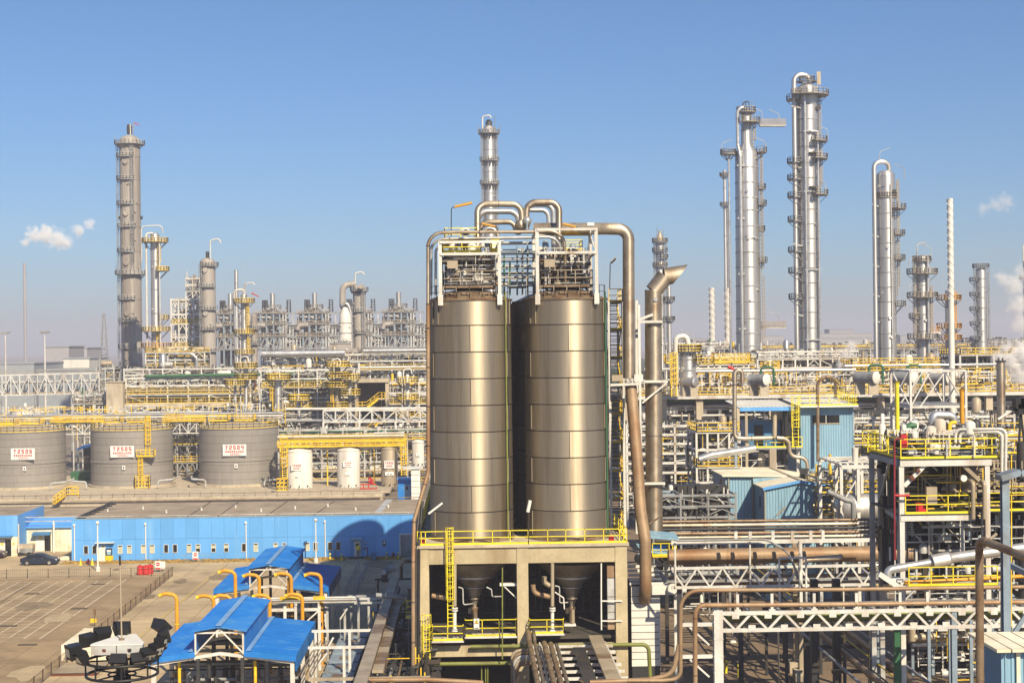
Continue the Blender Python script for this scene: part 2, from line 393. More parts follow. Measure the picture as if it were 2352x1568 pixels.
 # fence round the parking lot
def fence_run(t,a,b,n,h=1.05):
 a,b=Vector(a),Vector(b)
 for i in range(n):
  p,q=a.lerp(b,i/n),a.lerp(b,(i+1)/n)
  bar('post',p,p+Vector((0,0,h+.06)),.07,.07,'dark_steel',t)
  mb=MB();up=Vector((0,0,1))
  for f_ in (.12,.95):mb.beam(p+up*h*f_,q+up*h*f_,.035)
  m_=int((q-p).length/.21)
  for j in range(1,m_):c=p.lerp(q,j/m_);mb.beam(c+up*.08,c+up*h,.02)
  mb.part('fence_panel','brown_steel',t)
t=T('palisade_fence','low grey metal fence with thin pickets along two sides of the parking lot','fence',fc)
fence_run(t,(fc.x-42,fc.y,0),fc,17);fence_run(t,fc,(FX(100),100,0),32)
# long blue building
BY=197.0;K=px(BY)
bx0,bx1=at(165,1288,BY).x,at(992,1276,BY).x
ztop,zmid=5.42,2.77
t=T('blue_workshop','long low sky blue workshop with small square windows and a brown felt roof','building',(bx0,BY,0))
RY=217.0
structure(MB().box(bx0+.05,bx1,BY+.08,RY,0,ztop-.12),'wall','blue_wall_paint',t)
roofp=structure(MB().box(bx0+.3,bx1,BY+.35,RY-.2,ztop-.12,ztop-.02),'roof','roof_felt',t)
n_=int((bx1-bx0)/1.633)
for i in range(n_+1):
 x0=bx0+i*1.633;x1=min(x0+1.615,bx1)
 for z0,z1 in ((.05,zmid-.012),(zmid+.012,ztop)):
  slab('wall_panel',x0,x1,BY-.03,BY+.08,z0,z1,'blue_wall_paint',t)
slab('base_plinth',bx0,bx1,BY-.06,BY+.02,0,.12,'deep_blue_sheet',t)
slab('parapet',bx0-.05,bx1,BY-.08,BY+.3,ztop+.005,ztop+.06,'pale_blue_sheet',t)
def win(u,st):
 x=at(u,1258,BY).x;f=MB();w_,z0,z1,y=.5,1.0,2.0,BY-.03
 f.box(x-.05,x,y-.07,y,z0-.05,z1+.05).box(x+w_,x+w_+.05,y-.07,y,z0-.05,z1+.05)
 f.box(x,x+w_,y-.07,y,z0-.05,z0).box(x,x+w_,y-.07,y,z1,z1+.05)
 o=f.part('window','white_paint',t)
 zz=z1 if st=='d' else z0+(z1-z0)*(.08 if st=='l' else.45)
 if st!='l':MB().box(x,x+w_,y-.012,y-.002,z0,zz if st=='d' else zz).part('pane','glass_dark',o)
 if st!='d':
  MB().box(x,x+w_,y-.014,y-.003,zz if st=='h' else z0,z1-.16).part('blind','blind_cream',o)
  MB().box(x,x+w_,y-.012,y-.002,z1-.16,z1).part('pane','glass_dark',o)
for zx,st in ((690,'d'),(760,'d'),(830,'h'),(970,'l'),(1046,'l'),(1160,'l'),(1233,'l'),(1347,'d'),(1420,'d'),(1535,'l'),(1608,'h'),(1735,'h'),(1840,'h'),(1985,'d')):
 win(zx/3.358/1.0629,st)
for zx,st in ((640,'l'),(822,'l'),(900,'l'),(1112,'l'),(1188,'d'),(1320,'d'),(1395,'d')):
 win((450+zx/3.76)/1.0629,st)
for u in (171.5,335,565.5,747):
 x=at(u,1240,BY).x
 rod('downpipe',(x,BY-.12,.1),(x,BY-.12,4.62),.075,'white_paint',t)
 slab('rain_hopper',x-.14,x+.14,BY-.24,BY-.035,4.62,4.85,'white_paint',t)
for (ua,va,ub,vb)in ((500,1186,548,1152),(612,1184,660,1151),(720,1183,768,1150),(430,1186,485,1152)):
 a,b=atz(ua,va,ztop),atz(ub,vb,ztop)
 a.y=max(a.y,BY+.5);b.y=min(b.y,RY-.4)
 MB().beam(a,b,.12,.05).part('roof_seam','dark_shaded_concrete',t)
for (ua,va,ub,vb)in ((868,1178,895,1148),):
 a,b=atz(ua,va,ztop),atz(ub,vb,ztop);MB().beam(a,b,.9,.3).part('roof_duct','pale_steel',t)
for y,z in ((BY+.5,.28),(RY-.6,.3)):
 mb=MB().tube([(bx0+.3,y,ztop+z),(bx1,y,ztop+z)],.06,6)
 x=bx0+.5
 while x<bx1:mb.beam((x,y,ztop-.02),(x,y,ztop+z),.06);x+=3.3
 mb.part('roof_rail','brown_steel' if y>205 else 'pale_steel',t)
mb=MB()
for k in range(3):
 mb.tube([(bx0+.5+k*.35,BY+.8,ztop+.2),(bx0+.5+k*.35,RY-.8,ztop+.2)],.07,6)
for k in range(8):mb.beam((bx0+.3,BY+1+k*2.4,ztop+.05),(bx0+1.6,BY+1+k*2.4,ztop+.05),.14)
mb.part('roof_pipes','dark_steel',t)
for k in range(11):
 x=bx0+2.5+k*4.2
 MB().lathe((x,BY+9+3*math.sin(k*2.1),ztop-.02),[(.12,0),(.12,.3),(.2,.34),(.001,.42)],8).part('roof_vent','white_paint',t)
def vx(zx):return (450+zx/3.76)/1.0629
xa,xb=at(vx(1560),1260,BY).x,at(vx(1618),1260,BY).x
d=MB().box(xa,xb,BY-.09,BY-.035,.15,2.1).part('door','white_paint',t)
MB().box(xa+.18,xb-.35,BY-.1,BY-.091,1.4,1.75).part('pane','glass_dark',d)
MB().box(xb-.12,xb-.06,BY-.14,BY-.091,1.0,1.12).part('handle','dark_steel',d)
xa2,xb2=at(vx(1532),1240,BY).x,at(vx(1640),1240,BY).x
slab('door_canopy',xa2,xb2,BY-1.1,BY-.035,2.4,2.62,'pale_blue_sheet',t)
slab('doorstep',xa2-.3,xb2+.2,BY-1.5,BY-.07,.005,.14,'dark_shaded_concrete',t)
ga,gb=at(vx(1975),1260,BY).x,at(vx(2092),1260,BY).x
sh=MB()
for i in range(16):sh.box(ga+.15,gb,BY-.1,BY-.035,.1+i*.17,.25+i*.17)
sh.part('roller_shutter','grey_steel',t)
MB().box(ga,ga+.15,BY-.16,BY-.035,.1,3.0).box(ga+.15,gb,BY-.16,BY-.035,2.85,3.0).part('shutter_frame','white_paint',t)
def wsign(name,zx,zy,w_,h_,m,label,m2=None,cat='sign'):
 p=at(vx(zx),(1250+zy/3.76)/1.0629,BY-.06)
 o=MB().box(p.x-w_/2,p.x+w_/2,BY-.08,BY-.035,p.z-h_/2,p.z+h_/2).part(name,m,t)
 if m2:MB().box(p.x-w_*.22,p.x+w_*.22,BY-.09,BY-.081,p.z-h_*.1,p.z+h_*.35).part('symbol',m2,o)
wsign('notice',1660,283,.32,.42,'deep_blue_sheet','','white_sign');wsign('first_aid_notice',1835,283,.42,.75,'green_paint','','white_sign')
wsign('notice',1660,330,.4,.16,'maroon_paint','')
def grass_tufts(name,x0,x1,y0,y1,n,hgt=.16):
 mb=MB().box(x0,x1,y0,y1,0,.05)
 for i in range(n):
  x,y=rnd.uniform(x0,x1),rnd.uniform(y0,y1);a=rnd.uniform(0,6.3);s_=rnd.uniform(.08,.3);h_=hgt*rnd.uniform(.5,1.5)
  c,sn=math.cos(a)*s_,math.sin(a)*s_
  mb.quad((x-c,y-sn,.03),(x+c,y+sn,.03),(x+c*.5+sn*.3,y+sn*.5,h_),(x-c*.6,y-sn*.6+.05,h_*.9))
 o=mb.thing(name,'dry_grass','strip of dry yellow grass along the foot of the blue workshop','grass',None,'stuff')
grass_tufts('dry_grass',bx0-.8,at(690,1280,195).x,194.3,196.85,900)
grass_tufts('dry_grass',at(705,1280,195).x,at(792,1280,195).x,194.3,196.85,260);grass_tufts('dry_grass',at(840,1280,195).x,at(922,1280,195).x,194.3,196.85,260)
def bollard(zx,zy,m,label,h=.85,r=.09):
 p=atz(vx(zx),(1250+zy/3.76)/1.0629,0)
 t=T('bollard',label,'bollard',p,'bollards in front of the blue workshop')
 MB().lathe(p,[(r*1.5,0),(r*1.5,.04),(r,.04),(r,h),(r*.6,h+.06),(.001,h+.07)],10).part('tube',m,t)
 MB().lathe(p,[(r+.006,h*.62),(r+.006,h*.82)],10).part('band','dark_steel',t)
for zx,zy,m,lb in ((1338,440,'lemon_paint','yellow bollard in the grass, first to the right of the far blue canopy'),(1443,442,'lemon_paint','yellow bollard between a black post and the workshop door'),(1857,430,'lemon_paint','yellow bollard beside the red hydrant'),(1965,428,'lemon_paint','yellow bollard at the roller shutter'),(1390,440,'black_iron','thin black post between two yellow bollards'),(1683,418,'black_iron','black post beside the workshop doorstep')):
 bollard(zx,zy,m,lb,*((.85,.1)if m!='black_iron' else (1.35,.05)))
def hydrant(p,label,m):
 t=T('fire_hydrant',label,'hydrant',p)
 MB().lathe(p,[(.2,0),(.2,.05),(.12,.06),(.12,.5),(.16,.52),(.16,.58),(.1,.68),(.03,.74),(.001,.75)],12).part('barrel',m,t)
 for s_ in (-1,1):MB().tube([p+Vector((0,0,.42)),p+Vector((.25*s_,0,.42))],.07,8).part('outlet',m,t)
hydrant(atz(vx(1917),(1250+418/3.76)/1.0629,0),'red fire hydrant standing between yellow bollards near the roller shutter','maroon_paint')
hydrant(atz(203,1296,0),'dark red fire hydrant in the grass by the small booth','maroon_paint')
for u,v,lb in ((185,1297,'yellow cone left of the hydrant near the booth'),(212,1297,'yellow cone right of the hydrant near the booth')):
 p=atz(u,v,0);t=T('traffic_cone',lb,'cone',p)
 MB().lathe(p,[(.16,.03),(.04,.85),(.001,.86)],10).part('cone_body','lemon_paint',t);MB().box(p.x-.2,p.x+.2,p.y-.2,p.y+.2,0,.04).part('base','lemon_paint',t)
p=atz(vx(1740),(1250+443/3.76)/1.0629,0)
t=T('wheelie_bin','dark blue wheelie bin on the grass right of the workshop door','bin',p)
MB().hexa([(p.x-.26,p.y-.25,.08),(p.x+.26,p.y-.25,.08),(p.x+.26,p.y+.25,.08),(p.x-.26,p.y+.25,.08),(p.x-.34,p.y-.36,.95),(p.x+.34,p.y-.36,.95),(p.x+.34,p.y+.36,.95),(p.x-.34,p.y+.36,.95)]).part('body','deep_blue_sheet',t)
MB().hexa([(p.x-.36,p.y-.4,.951),(p.x+.36,p.y-.4,.951),(p.x+.36,p.y+.4,.951),(p.x-.36,p.y+.4,.951),(p.x-.34,p.y-.36,1.02),(p.x+.34,p.y-.36,1.02),(p.x+.34,p.y+.4,1.1),(p.x-.34,p.y+.4,1.1)]).part('lid','deep_blue_sheet',t)
for s_ in (-.27,.27):MB().tube([(p.x+s_-.04,p.y+.3,.1),(p.x+s_+.04,p.y+.3,.1)],.1,10).part('wheel','rubber',t)
def lamp_post(p,h,label):
 t=T('lamp_post',label,'lamp post',p,'lamp posts in the yard')
 MB().lathe(p,[(.28,0),(.28,.5),(.1,.55),(.07,h-.3),(.001,h-.3)],12).part('pole','white_paint',t)
 o=MB().lathe(p+Vector((0,0,h-.3)),[(.07,0),(.22,.1),(.24,.25),(.12,.36),(.001,.38)],12).part('lamp_head','white_paint',t)
 MB().lathe(p+Vector((.0,-.02,h-.33)),[(.001,0),(.17,.02),(.2,.1)],12).part('lens','lamp_lens',o)
lamp_post(atz(225,1311,0),6.1,'white lamp post with a concrete foot inside the fence beside the booth')
lamp_post(atz(726,1291,0),5.5,'white lamp post in front of the blue workshop behind the far canopy')
p=atz(242,1289,0);t=T('guard_booth','small white booth with a blue window and a yellow panel by the wall','booth',p)
b=MB().box(p.x-.85,p.x-.05,p.y,p.y+1.2,.05,1.75).part('wall','white_paint',t)
slab('panel',p.x+.0,p.x+.95,p.y-.05,p.y+1.1,.05,.75,'yellow_paint',t)
slab('window',p.x+.12,p.x+.8,p.y-.02,p.y+1.0,.76,1.7,'glass_dark',t)
slab('poster',p.x+.2,p.x+.72,p.y-.04,p.y-.022,.85,1.25,'pale_blue_sheet',t);slab('poster',p.x+.2,p.x+.72,p.y-.04,p.y-.022,1.26,1.5,'white_sign',t)
slab('roof',p.x-1.3,p.x+1.15,p.y-.3,p.y+1.4,2.38,2.46,'white_paint',t)
for x in (-1.2,1.05):bar('post',(p.x+x,p.y+.5,0),(p.x+x,p.y+.5,2.38),.09,.09,'dark_steel',t)
p=atz(226,1289,0);MB().box(p.x-.6,p.x+.15,p.y+.8,p.y+1.4,.0,1.0).thing('barrel_tank','blue_roof_paint','blue plastic tank tucked behind the lamp post and booth','tank')
def noentry(p,h0,w_,h_,t_label,grp=None):
 t=T('no_entry_sign',t_label,'sign',p,grp)
 for s_ in (-.4,.4):bar('leg',p+Vector((w_*s_,.03,0)),p+Vector((w_*s_,.03,h0+.2)),.05,.05,'grey_steel',t)
 o=MB().box(p.x-w_/2,p.x+w_/2,p.y-.03,p.y,h0,h0+h_).part('board','white_sign',t)
 c=p+Vector((0,-.035,h0+h_*.64));r=w_*.33
 MB().tube([c,c+Vector((0,-.012,0))],r,18).part('disc','red_paint',o)
 MB().box(c.x-r*.72,c.x+r*.72,c.y-.02,c.y-.013,c.z-r*.2,c.z+r*.2).part('bar','white_sign',o)
 MB().box(p.x-w_*.45,p.x+w_*.45,p.y-.045,p.y-.031,h0+h_*.03,h0+h_*.2).part('caption','red_paint',o)
p=atz(449,1291,0);noentry(p,.35,.72,1.05,'no entry sign hung on a low blue barrier in front of the workshop windows')
t=T('barrier','low blue tubular barrier behind a no entry sign by the workshop','barrier',p)
mb=MB();railing(mb,[p+Vector((-1.7,.25,0)),p+Vector((1.7,.25,0))],1.05,.28,.018,False,(1,.1));mb.part('rails','blue_grey_steel',t)
p=atz(363,1313,0);noentry(p,.3,.72,1.05,'no entry sign fixed to the fence right of three red barrels')
p=atz(374,1312,0);MB().box(p.x-.3,p.x+.3,p.y-.02,p.y+.02,.35,1.25).thing('notice_board','white_sign','small white notice on the fence beside the no entry sign','sign')
for u,v,lb in ((322,1319,'red barrel, first of three beside the fence corner'),(335,1319,'red barrel in the middle of three beside the fence corner'),(345,1317,'red barrel nearest the no entry sign on the fence')):
 p=atz(u,v,0);t=T('water_barrier_drum',lb,'barrel',p,'red barrels by the fence')
 MB().lathe(p,[(.36,0),(.38,.05),(.36,.35),(.38,.37),(.36,.4),(.36,.72),(.38,.74),(.34,1.05),(.2,1.12),(.001,1.13)],16).part('body','red_paint',t)
 MB().lathe(p+Vector((0,0,1.13)),[(.1,0),(.1,.06),(.001,.07)],8).part('cap','maroon_paint',t)
def person(p,label,top,h=1.72,face=1):
 t=T('person',label,'person',p)
 me=bpy.data.meshes.new('body');s_=h/1.72
 J=[(0,0,.93),(0,0,1.12),(0,0,1.36),(0,0,1.47),(0,0,1.56),(0,-.01,1.66),(.1,0,.88),(.11,-.02,.48),(.11,.03,.08),(.12,-.13,.03),(-.1,0,.88),(-.1,.03,.48),(-.11,.04,.08),(-.11,-.12,.03),(.2,0,1.38),(.25,.02,1.1),(.22,-.2,1.0),(.2,-.28,1.0),(-.2,0,1.38),(-.26,.02,1.1),(-.25,-.04,.85),(-.25,-.06,.76)]
 E=[(0,1),(1,2),(2,3),(3,4),(4,5),(0,6),(6,7),(7,8),(8,9),(0,10),(10,11),(11,12),(12,13),(2,14),(14,15),(15,16),(16,17),(2,18),(18,19),(19,20),(20,21)]
 Rr=[.15,.145,.16,.06,.085,.07,.09,.07,.05,.045,.09,.07,.05,.045,.07,.05,.04,.035,.07,.05,.04,.035]
 me.from_pydata([(x*s_*face,y*s_,z*s_)for x,y,z in J],E,[])
 o=bpy.data.objects.new('body',me);C.objects.link(o);o.parent=t;me.materials.append(MATS['trouser_cloth']);me.materials.append(MATS[top]);me.materials.append(MATS['skin'])
 md=o.modifiers.new('skin','SKIN');sl=me.skin_vertices[0].data
 for i,r in enumerate(Rr):sl[i].radius=(r*s_,r*s_)
 sl[0].use_root=True
 o.modifiers.new('sub','SUBSURF').levels=1
 dg=bpy.context.evaluated_depsgraph_get();ev=o.evaluated_get(dg);m2=bpy.data.meshes.new_from_object(ev)
 o.modifiers.clear();o.data=m2
 m2.polygons.foreach_set('use_smooth',[True]*len(m2.polygons))
 for f in m2.polygons:
  z=f.center.z/s_;f.material_index=2 if z>1.47 or (abs(f.center.x)>.17*s_ and z<1.02 and f.center.y<-.12*s_)or (abs(f.center.x)>.19 and z<.82)else (1 if z>.9 else 0)
 c=Vector((0,.015,1.64))*s_
 MB().lathe(p+c+Vector((0,0,-.05)),[(.115,0),(.125,.06),(.1,.13),(.05,.165),(.001,.17)],12).part('cap','hair',t)
 t['_o']=tuple(p);return t
wp=atz(vx(1608),(1250+390/3.76)/1.0629,.14);wp.y=BY-.75;wp.z=.141
person(wp,'person in a yellow jacket and dark trousers facing the workshop door','lemon_paint').rotation_euler=(0,0,math.pi)
# white shed and blue building at the edge
SY=207.0
t=T('cream_shed','cream shed with a ribbed blue lean-to roof and an open dark doorway','shed',at(100,1261,SY))
x0,x1=at(50,1250,SY).x,bx0-.1
structure(MB().box(x0,x1,SY+.06,SY+5,0,3.25),'wall','cream_sheet',t)
k=0;x=x0
while x<x1-.1:
 slab('wall_panel',x,min(x+1.02,x1),SY,SY+.06,.02,3.2,'cream_sheet',t);x+=1.04
mb=MB();
for i in range(9):
 y0,y1=SY-.35+i*.5,SY-.35+(i+1)*.5;z0=3.25+i*.1;z1=z0+.1
 mb.hexa([(x0-.1,y0,z0),(x1,y0,z0),(x1,y1,z1-.06),(x0-.1,y1,z1-.06),(x0-.1,y0,z0+.08),(x1,y0,z0+.08),(x1,y1,z1),(x0-.1,y1,z1)])
mb.part('roof','blue_wall_paint',t)
za=lambda zx:zx/8.4/1.0629
xa,xb=at(za(740),1250,SY).x,at(za(910),1250,SY).x
d=slab('door',xa,xb,SY-.06,SY-.004,.1,2.25,'white_paint',t)
slab('door_notice',at(za(800),1250,SY).x,at(za(875),1250,SY).x,SY-.08,SY-.062,1.75,2.05,'yellow_paint',t)
slab('doorway',at(za(915),1250,SY).x,at(za(1040),1250,SY).x,SY-.03,SY-.004,.08,2.3,'glass_dark',t)  # dark sheet painted as the shade inside the open doorway
o=MB().hexa([(at(za(690),1250,SY).x,SY-1,2.35),(at(za(1060),1250,SY).x,SY-1,2.35),(at(za(1060),1250,SY).x,SY-.005,2.6),(at(za(690),1250,SY).x,SY-.005,2.6),(at(za(690),1250,SY).x,SY-1,2.42),(at(za(1060),1250,SY).x,SY-1,2.42),(at(za(1060),1250,SY).x,SY-.005,2.72),(at(za(690),1250,SY).x,SY-.005,2.72)]).part('awning','deep_blue_sheet',t)
x=at(za(1088),1250,SY-1).x;bar('pillar',(x,SY-.5,0),(x,SY-.5,4.2),.22,.22,'white_paint',t)
mb=MB()
for z in (4.2,4.75):mb.beam((x0-1,SY-.5,z),(x1,SY-.5,z),.12)
mb.part('roof_rail','pale_steel',t)
LYY=203.0
t=T('blue_outbuilding','sky blue building at the left edge with a blue awning over pale doors','building',at(0,1265,LYY))
xr=at(41,1240,LYY).x
structure(MB().box(xr-22,xr-.05,LYY+.08,LYY+12.5,0,5.3),'wall','blue_wall_paint',t)
for i in range(6):slab('wall_panel',xr-1.63*(i+1)+.015,xr-1.63*i,LYY,LYY+.08,2.6,5.42,'blue_wall_paint',t)
structure(MB().box(xr-22,xr-.2,LYY+.3,LYY+12.3,5.3,5.36),'roof','roof_felt',t)
for i in range(7):slab('side_panel',xr-.049,xr,LYY+.1+i*1.77,LYY+1.85+i*1.77,.05,5.42,'blue_wall_paint',t)
slab('base_wall',xr-12,xr,LYY-.02,LYY+.08,0,2.58,'cream_sheet',t)
slab('doorway',at(za(110),1250,LYY).x,at(za(232),1250,LYY).x,LYY-.06,LYY-.025,.05,2.25,'glass_dark',t)
slab('door',at(za(-40),1250,LYY).x,at(za(105),1250,LYY).x,LYY-.07,LYY-.025,.05,2.25,'white_paint',t)
slab('door_notice',at(za(20),1250,LYY).x,at(za(72),1250,LYY).x,LYY-.09,LYY-.072,1.5,1.8,'yellow_paint',t)
slab('door_notice',at(za(262),1250,LYY).x,at(za(300),1250,LYY).x,LYY-.05,LYY-.022,1.5,1.8,'yellow_paint',t)
slab('awning',xr-9,at(za(265),1250,LYY).x,LYY-1.0,LYY-.022,2.6,2.75,'deep_blue_sheet',t)
rod('downpipe',(xr+.15,LYY-.15,.1),(xr+.15,LYY-.15,4.3),.09,'white_paint',t)
p=atz(60,1275,0)
t=T('skip_trailer','low grey trailer loaded with scrap beside the cream shed','trailer',p)
MB().box(p.x-1.0,p.x+1.0,p.y-.7,p.y+.7,.45,1.0).part('load_box','grey_steel',t);MB().box(p.x-1.0,p.x+1.05,p.y-.65,p.y+.65,1.001,1.5).part('load','concrete',t)
for s_ in (-.6,.6):MB().tube([(p.x+s_,p.y-.8,.28),(p.x+s_,p.y-.6,.28)],.28,14).part('wheel','rubber',t)
p=atz(72.5,1272,0)
t=T('oil_drum','red drum with a yellow crate on top in front of the cream shed','drum',p)
MB().lathe(p,[(.3,0),(.3,.3),(.32,.32),(.3,.34),(.3,.62),(.32,.64),(.3,.66),(.3,.92),(.001,.92)],16).part('body','red_paint',t)
MB().box(p.x-.32,p.x+.32,p.y-.3,p.y+.3,.925,1.45).thing('crate','yellow_paint','yellow crate standing on the red drum','crate')
p=atz(131,1262,0);MB().box(p.x-.55,p.x+.35,p.y-.3,p.y+.3,0,.55).thing('carton','wood','brown carton by the pillar of the cream shed','box')
mb=MB().lathe((p.x-.1,p.y,.555),[(.2,0),(.32,.45),(.001,.46)],12);mb.thing('bucket','black_iron','black tub standing on the brown carton','bucket')
for u,lb in ((143,'black rubbish sack nearest the brown carton'),(159,'black rubbish sack against the corner of the blue workshop')):
 p=atz(u,1263,0);MB().lathe(p,[(.3,0),(.45,.2),(.4,.5),(.15,.7),(.1,.8),(.001,.82)],9).thing('rubbish_sack','rubber',lb,'sack')
p=atz(156,1284,0);MB().hexa([(p.x-1.1,p.y-.4,0),(p.x+.9,p.y-.4,0),(p.x+.9,p.y+.4,0),(p.x-.9,p.y+.4,0),(p.x-.9,p.y-.4,.32),(p.x+.9,p.y-.3,.45),(p.x+.9,p.y+.4,.45),(p.x-.6,p.y+.4,.4)]).thing('covered_pallet','cream_sheet','low pallet under a pale sheet at the corner of the workshop','pallet')
# cars
def car(p,label,m,L=4.67,W=1.8,Hh=1.46):
 t=T('parked_car',label,'car',p);f=L/4.67
 prof=[(-2.30,.38),(-2.33,.72),(-2.2,.93),(-1.75,1.0),(-1.25,1.30),(-.75,1.44),(-.1,1.46),(.45,1.36),(1.1,.98),(1.75,.88),(2.15,.72),(2.3,.5),(2.28,.28),(1.83,.24),(1.0,.22),(-1.0,.22),(-1.85,.26)]
 def sect(z):return W/2*(1.0 if z<.85 else 1.0-.30*(z-.85)/.6)
 k=MB();n=len(prof)
 for s_ in (-1,1):
  for x,z in prof:k.v.append((p.x+x*f,p.y+s_*sect(z)*(0.94 if abs(x)>2.1 else 1),p.z+z))
 k.f.append(tuple(range(n)));k.f.append(tuple(range(n,2*n))[::-1])
 for i in range(n):
  j=(i+1)%n;k.f.append((i,i+n,j+n,j))
 k.part('body',m,t)
 g=[(-1.62,1.0),(-1.2,1.26),(-.74,1.39),(-.1,1.41),(.42,1.31),(.98,.98)]
 for s_ in (-1,1):
  for lo,hi in ((0,3),(3,6)):
   seg=[(-1.62,.99),(-1.18,1.25),(-.72,1.37),(-.28,1.39),(-.28,.97)]if lo==0 else [(-.2,1.39),(.0,1.385),(.40,1.28),(.93,.97),(-.2,.97)]
   pts=[(p.x+x*f,p.y+s_*(sect(z)+.012),p.z+z)for x,z in seg]
   (MB().poly(pts if s_<0 else pts[::-1])).part('side_window','glass_dark',t)
 wq=lambda x,z,y:(p.x+x*f,p.y+y*sect(z)*.86,p.z+z+.015)
 MB().quad(wq(.5,1.34,-1),wq(1.06,1.0,-1),wq(1.06,1.0,1),wq(.5,1.34,1)).part('windscreen','glass_dark',t)
 MB().quad(wq(-1.7,1.03,-1),wq(-1.28,1.29,-1),wq(-1.28,1.29,1),wq(-1.7,1.03,1)).part('rear_window','glass_dark',t)
 for x in (-1.42,1.38):
  for s_ in (-1,1):
   y=p.y+s_*W/2;wh=T('wheel',None,None,t['_o']);wh.parent=t;wh.location=(0,0,0)
   MB().tube([(p.x+x*f,y-.1*s_,.33),(p.x+x*f,y+.03*s_,.33)],.33,20).part('tyre','rubber',wh)
   MB().tube([(p.x+x*f,y+.031*s_,.33),(p.x+x*f,y+.045*s_,.33)],.21,5).part('rim','alloy',wh)
 for s_ in (-.62,.62):
  MB().box(p.x+2.05*f,p.x+2.27*f,p.y+s_-.2,p.y+s_+.2,.62,.76).part('headlight','lamp_lens',t)
  MB().box(p.x-2.34*f,p.x-2.1*f,p.y+s_-.2,p.y+s_+.2,.74,.9).part('tail_light','maroon_paint',t)
 for s_ in (-1,1):
  MB().box(p.x+.75,p.x+.95,p.y+s_*.93-.08,p.y+s_*.93+.08,.95,1.08).part('mirror',m,t)
  for x in (-.62,.38):MB().box(p.x+x,p.x+x+.18,p.y+s_*(W/2+.012)-.008,p.y+s_*(W/2+.012)+.008,.86,.89).part('door_handle','alloy',t)
 MB().box(p.x-2.36*f,p.x-2.32*f,p.y-.25,p.y+.25,.55,.66).part('number_plate','white_sign',t)
c=atz(88,1298,0);c.z=0;c.y+=.9;car(c,'dark navy saloon parked alone behind the fence','car_navy')
c=atz(-27,1281,0);c.z=0;car(c,'dark maroon car half out of view by the blue building','car_maroon')
# things lying by the lower fence
p=atz(170,1517,0);dx=(FX(140)-FX(110))/30
t=T('block_stack','two layers of pale concrete blocks stacked beside the fence','blocks',p)
for z in (0,.72):
 for i in range(3):
  for j in range(4):
   x=p.x-1.1+i*1.32;y=p.y+j*2.0
   slab('block',x,x+1.28,y,y+1.94,z+.02,z+.7,'cream_sheet',t)
p=atz(170,1551,0)
t=T('steel_sheet_pile','rusty corrugated sheets lying on the ground near the floodlight mast','metal sheets',p)
for k in range(2):
 mb=MB()
 for i in range(24):
  x=p.x-1.9+i*.16;z=.1+k*.09;mb.quad((x,p.y,z),(x+.08,p.y,z+.07),(x+.08,p.y+4.2,z+.07),(x,p.y+4.2,z)).quad((x+.08,p.y,z+.07),(x+.16,p.y,z),(x+.16,p.y+4.2,z),(x+.08,p.y+4.2,z+.07))
 mb.part('sheet','tank_tan' if k else 'copper_rust',t)
slab('timber',p.x-1.9,p.x+1.9,p.y-.1,p.y+.15,.0,.17,'copper_rust',t)
p=atz(218,1452,0)
t=T('marker_post','thin marker post with a yellow tag standing by the fence','post',p)
bar('post',p,p+Vector((0,0,2.3)),.05,.05,'dark_steel',t);slab('tag',p.x-.14,p.x+.14,p.y-.05,p.y-.03,1.6,2.3,'brown_steel',t)
p=atz(215,1437,0);MB().box(p.x-.3,p.x+.3,p.y-.05,p.y,.35,.75).thing('fence_notice','yellow_paint','small yellow notice on the fence beside the marker post','sign')
# silo building
PAL=['white_steel']*5+['pale_steel']*3+['silver_pipe']*3+['grey_steel','tank_tan','brown_steel','yellow_paint','green_paint','tank_white']
def clutter(mb,x0,x1,y0,y1,z0,z1,n,s=(.05,.14),r=None,lump=True):
 r=r or rnd
 for i in range(n):
  x,y,z=r.uniform(x0,x1),r.uniform(y0,y1),r.uniform(z0,z1);k=r.random();w_=r.uniform(*s)
  if k<.42:L=r.uniform(.6,5);mb.beam((x,y,z),(min(x1,x+L),y,z),w_)
  elif k<.8:L=r.uniform(.6,4.5);mb.beam((x,y,z),(x,y,min(z1,z+L)),w_)
  elif k<.9:L=r.uniform(.5,2);mb.beam((x,y,z),(min(x1,x+L),y,min(z1,z+L*r.choice((-1,1)))),w_)
  elif lump:
   s_=r.uniform(.12,.4)
   if r.random()<.5:mb.lathe((x,y,z),[(.01,0),(s_,.05),(s_,s_*2),(s_*.6,s_*2.4),(.01,s_*2.5)],8)
   else:mb.tube([(x-s_,y,z+s_),(x+s_*1.4,y,z+s_)],s_*.7,8)
 return mb
YF=115.0
A8=lambda zx,zy,Y:at((1000+zx/3.92)/1.0629,(450+zy/3.92)/1.0629,Y)
B3=lambda zx,zy,Y:at((1000+zx/3.357)/1.0629,(1200+zy/3.357)/1.0629,Y)
C3=lambda zx,zy,Y:at((1000+zx/2.24)/1.0629,(250+zy/2.24)/1.0629,Y)
def pipe(name,pts,r,m,label,bend=None,n=12,bands=None,cat='pipe',group=None,cap=True,k=6):
 """one pipe as a thing; with flanges or bands it gets parts"""
 P=arc(pts,bend if bend is not None else r*3,k)
 if not bands:return MB().tube(P,r,n,cap).thing(name,m,label,cat,group)
 t=T(name,label,cat,P[0],group);MB().tube(P,r,n,cap).part('tube',m,t)
 step,bm,ext=bands;acc=step*.6
 for a,b in zip(P,P[1:]):
  d=(b-a).length;s_=acc
  while s_<d:
   c=a.lerp(b,s_/d);q=(b-a).normalized()*.035
   MB().tube([c-q,c+q],r+ext,n).part('flange',bm,t);s_+=step
  acc=s_-d
 return t
zdk=zat(1190,1249,YF)
xl,xr=at(960,1350,YF).x,at(1441,1350,YF).x
DEP=52.0  # deck lengthened to carry the silo rows added for shadow
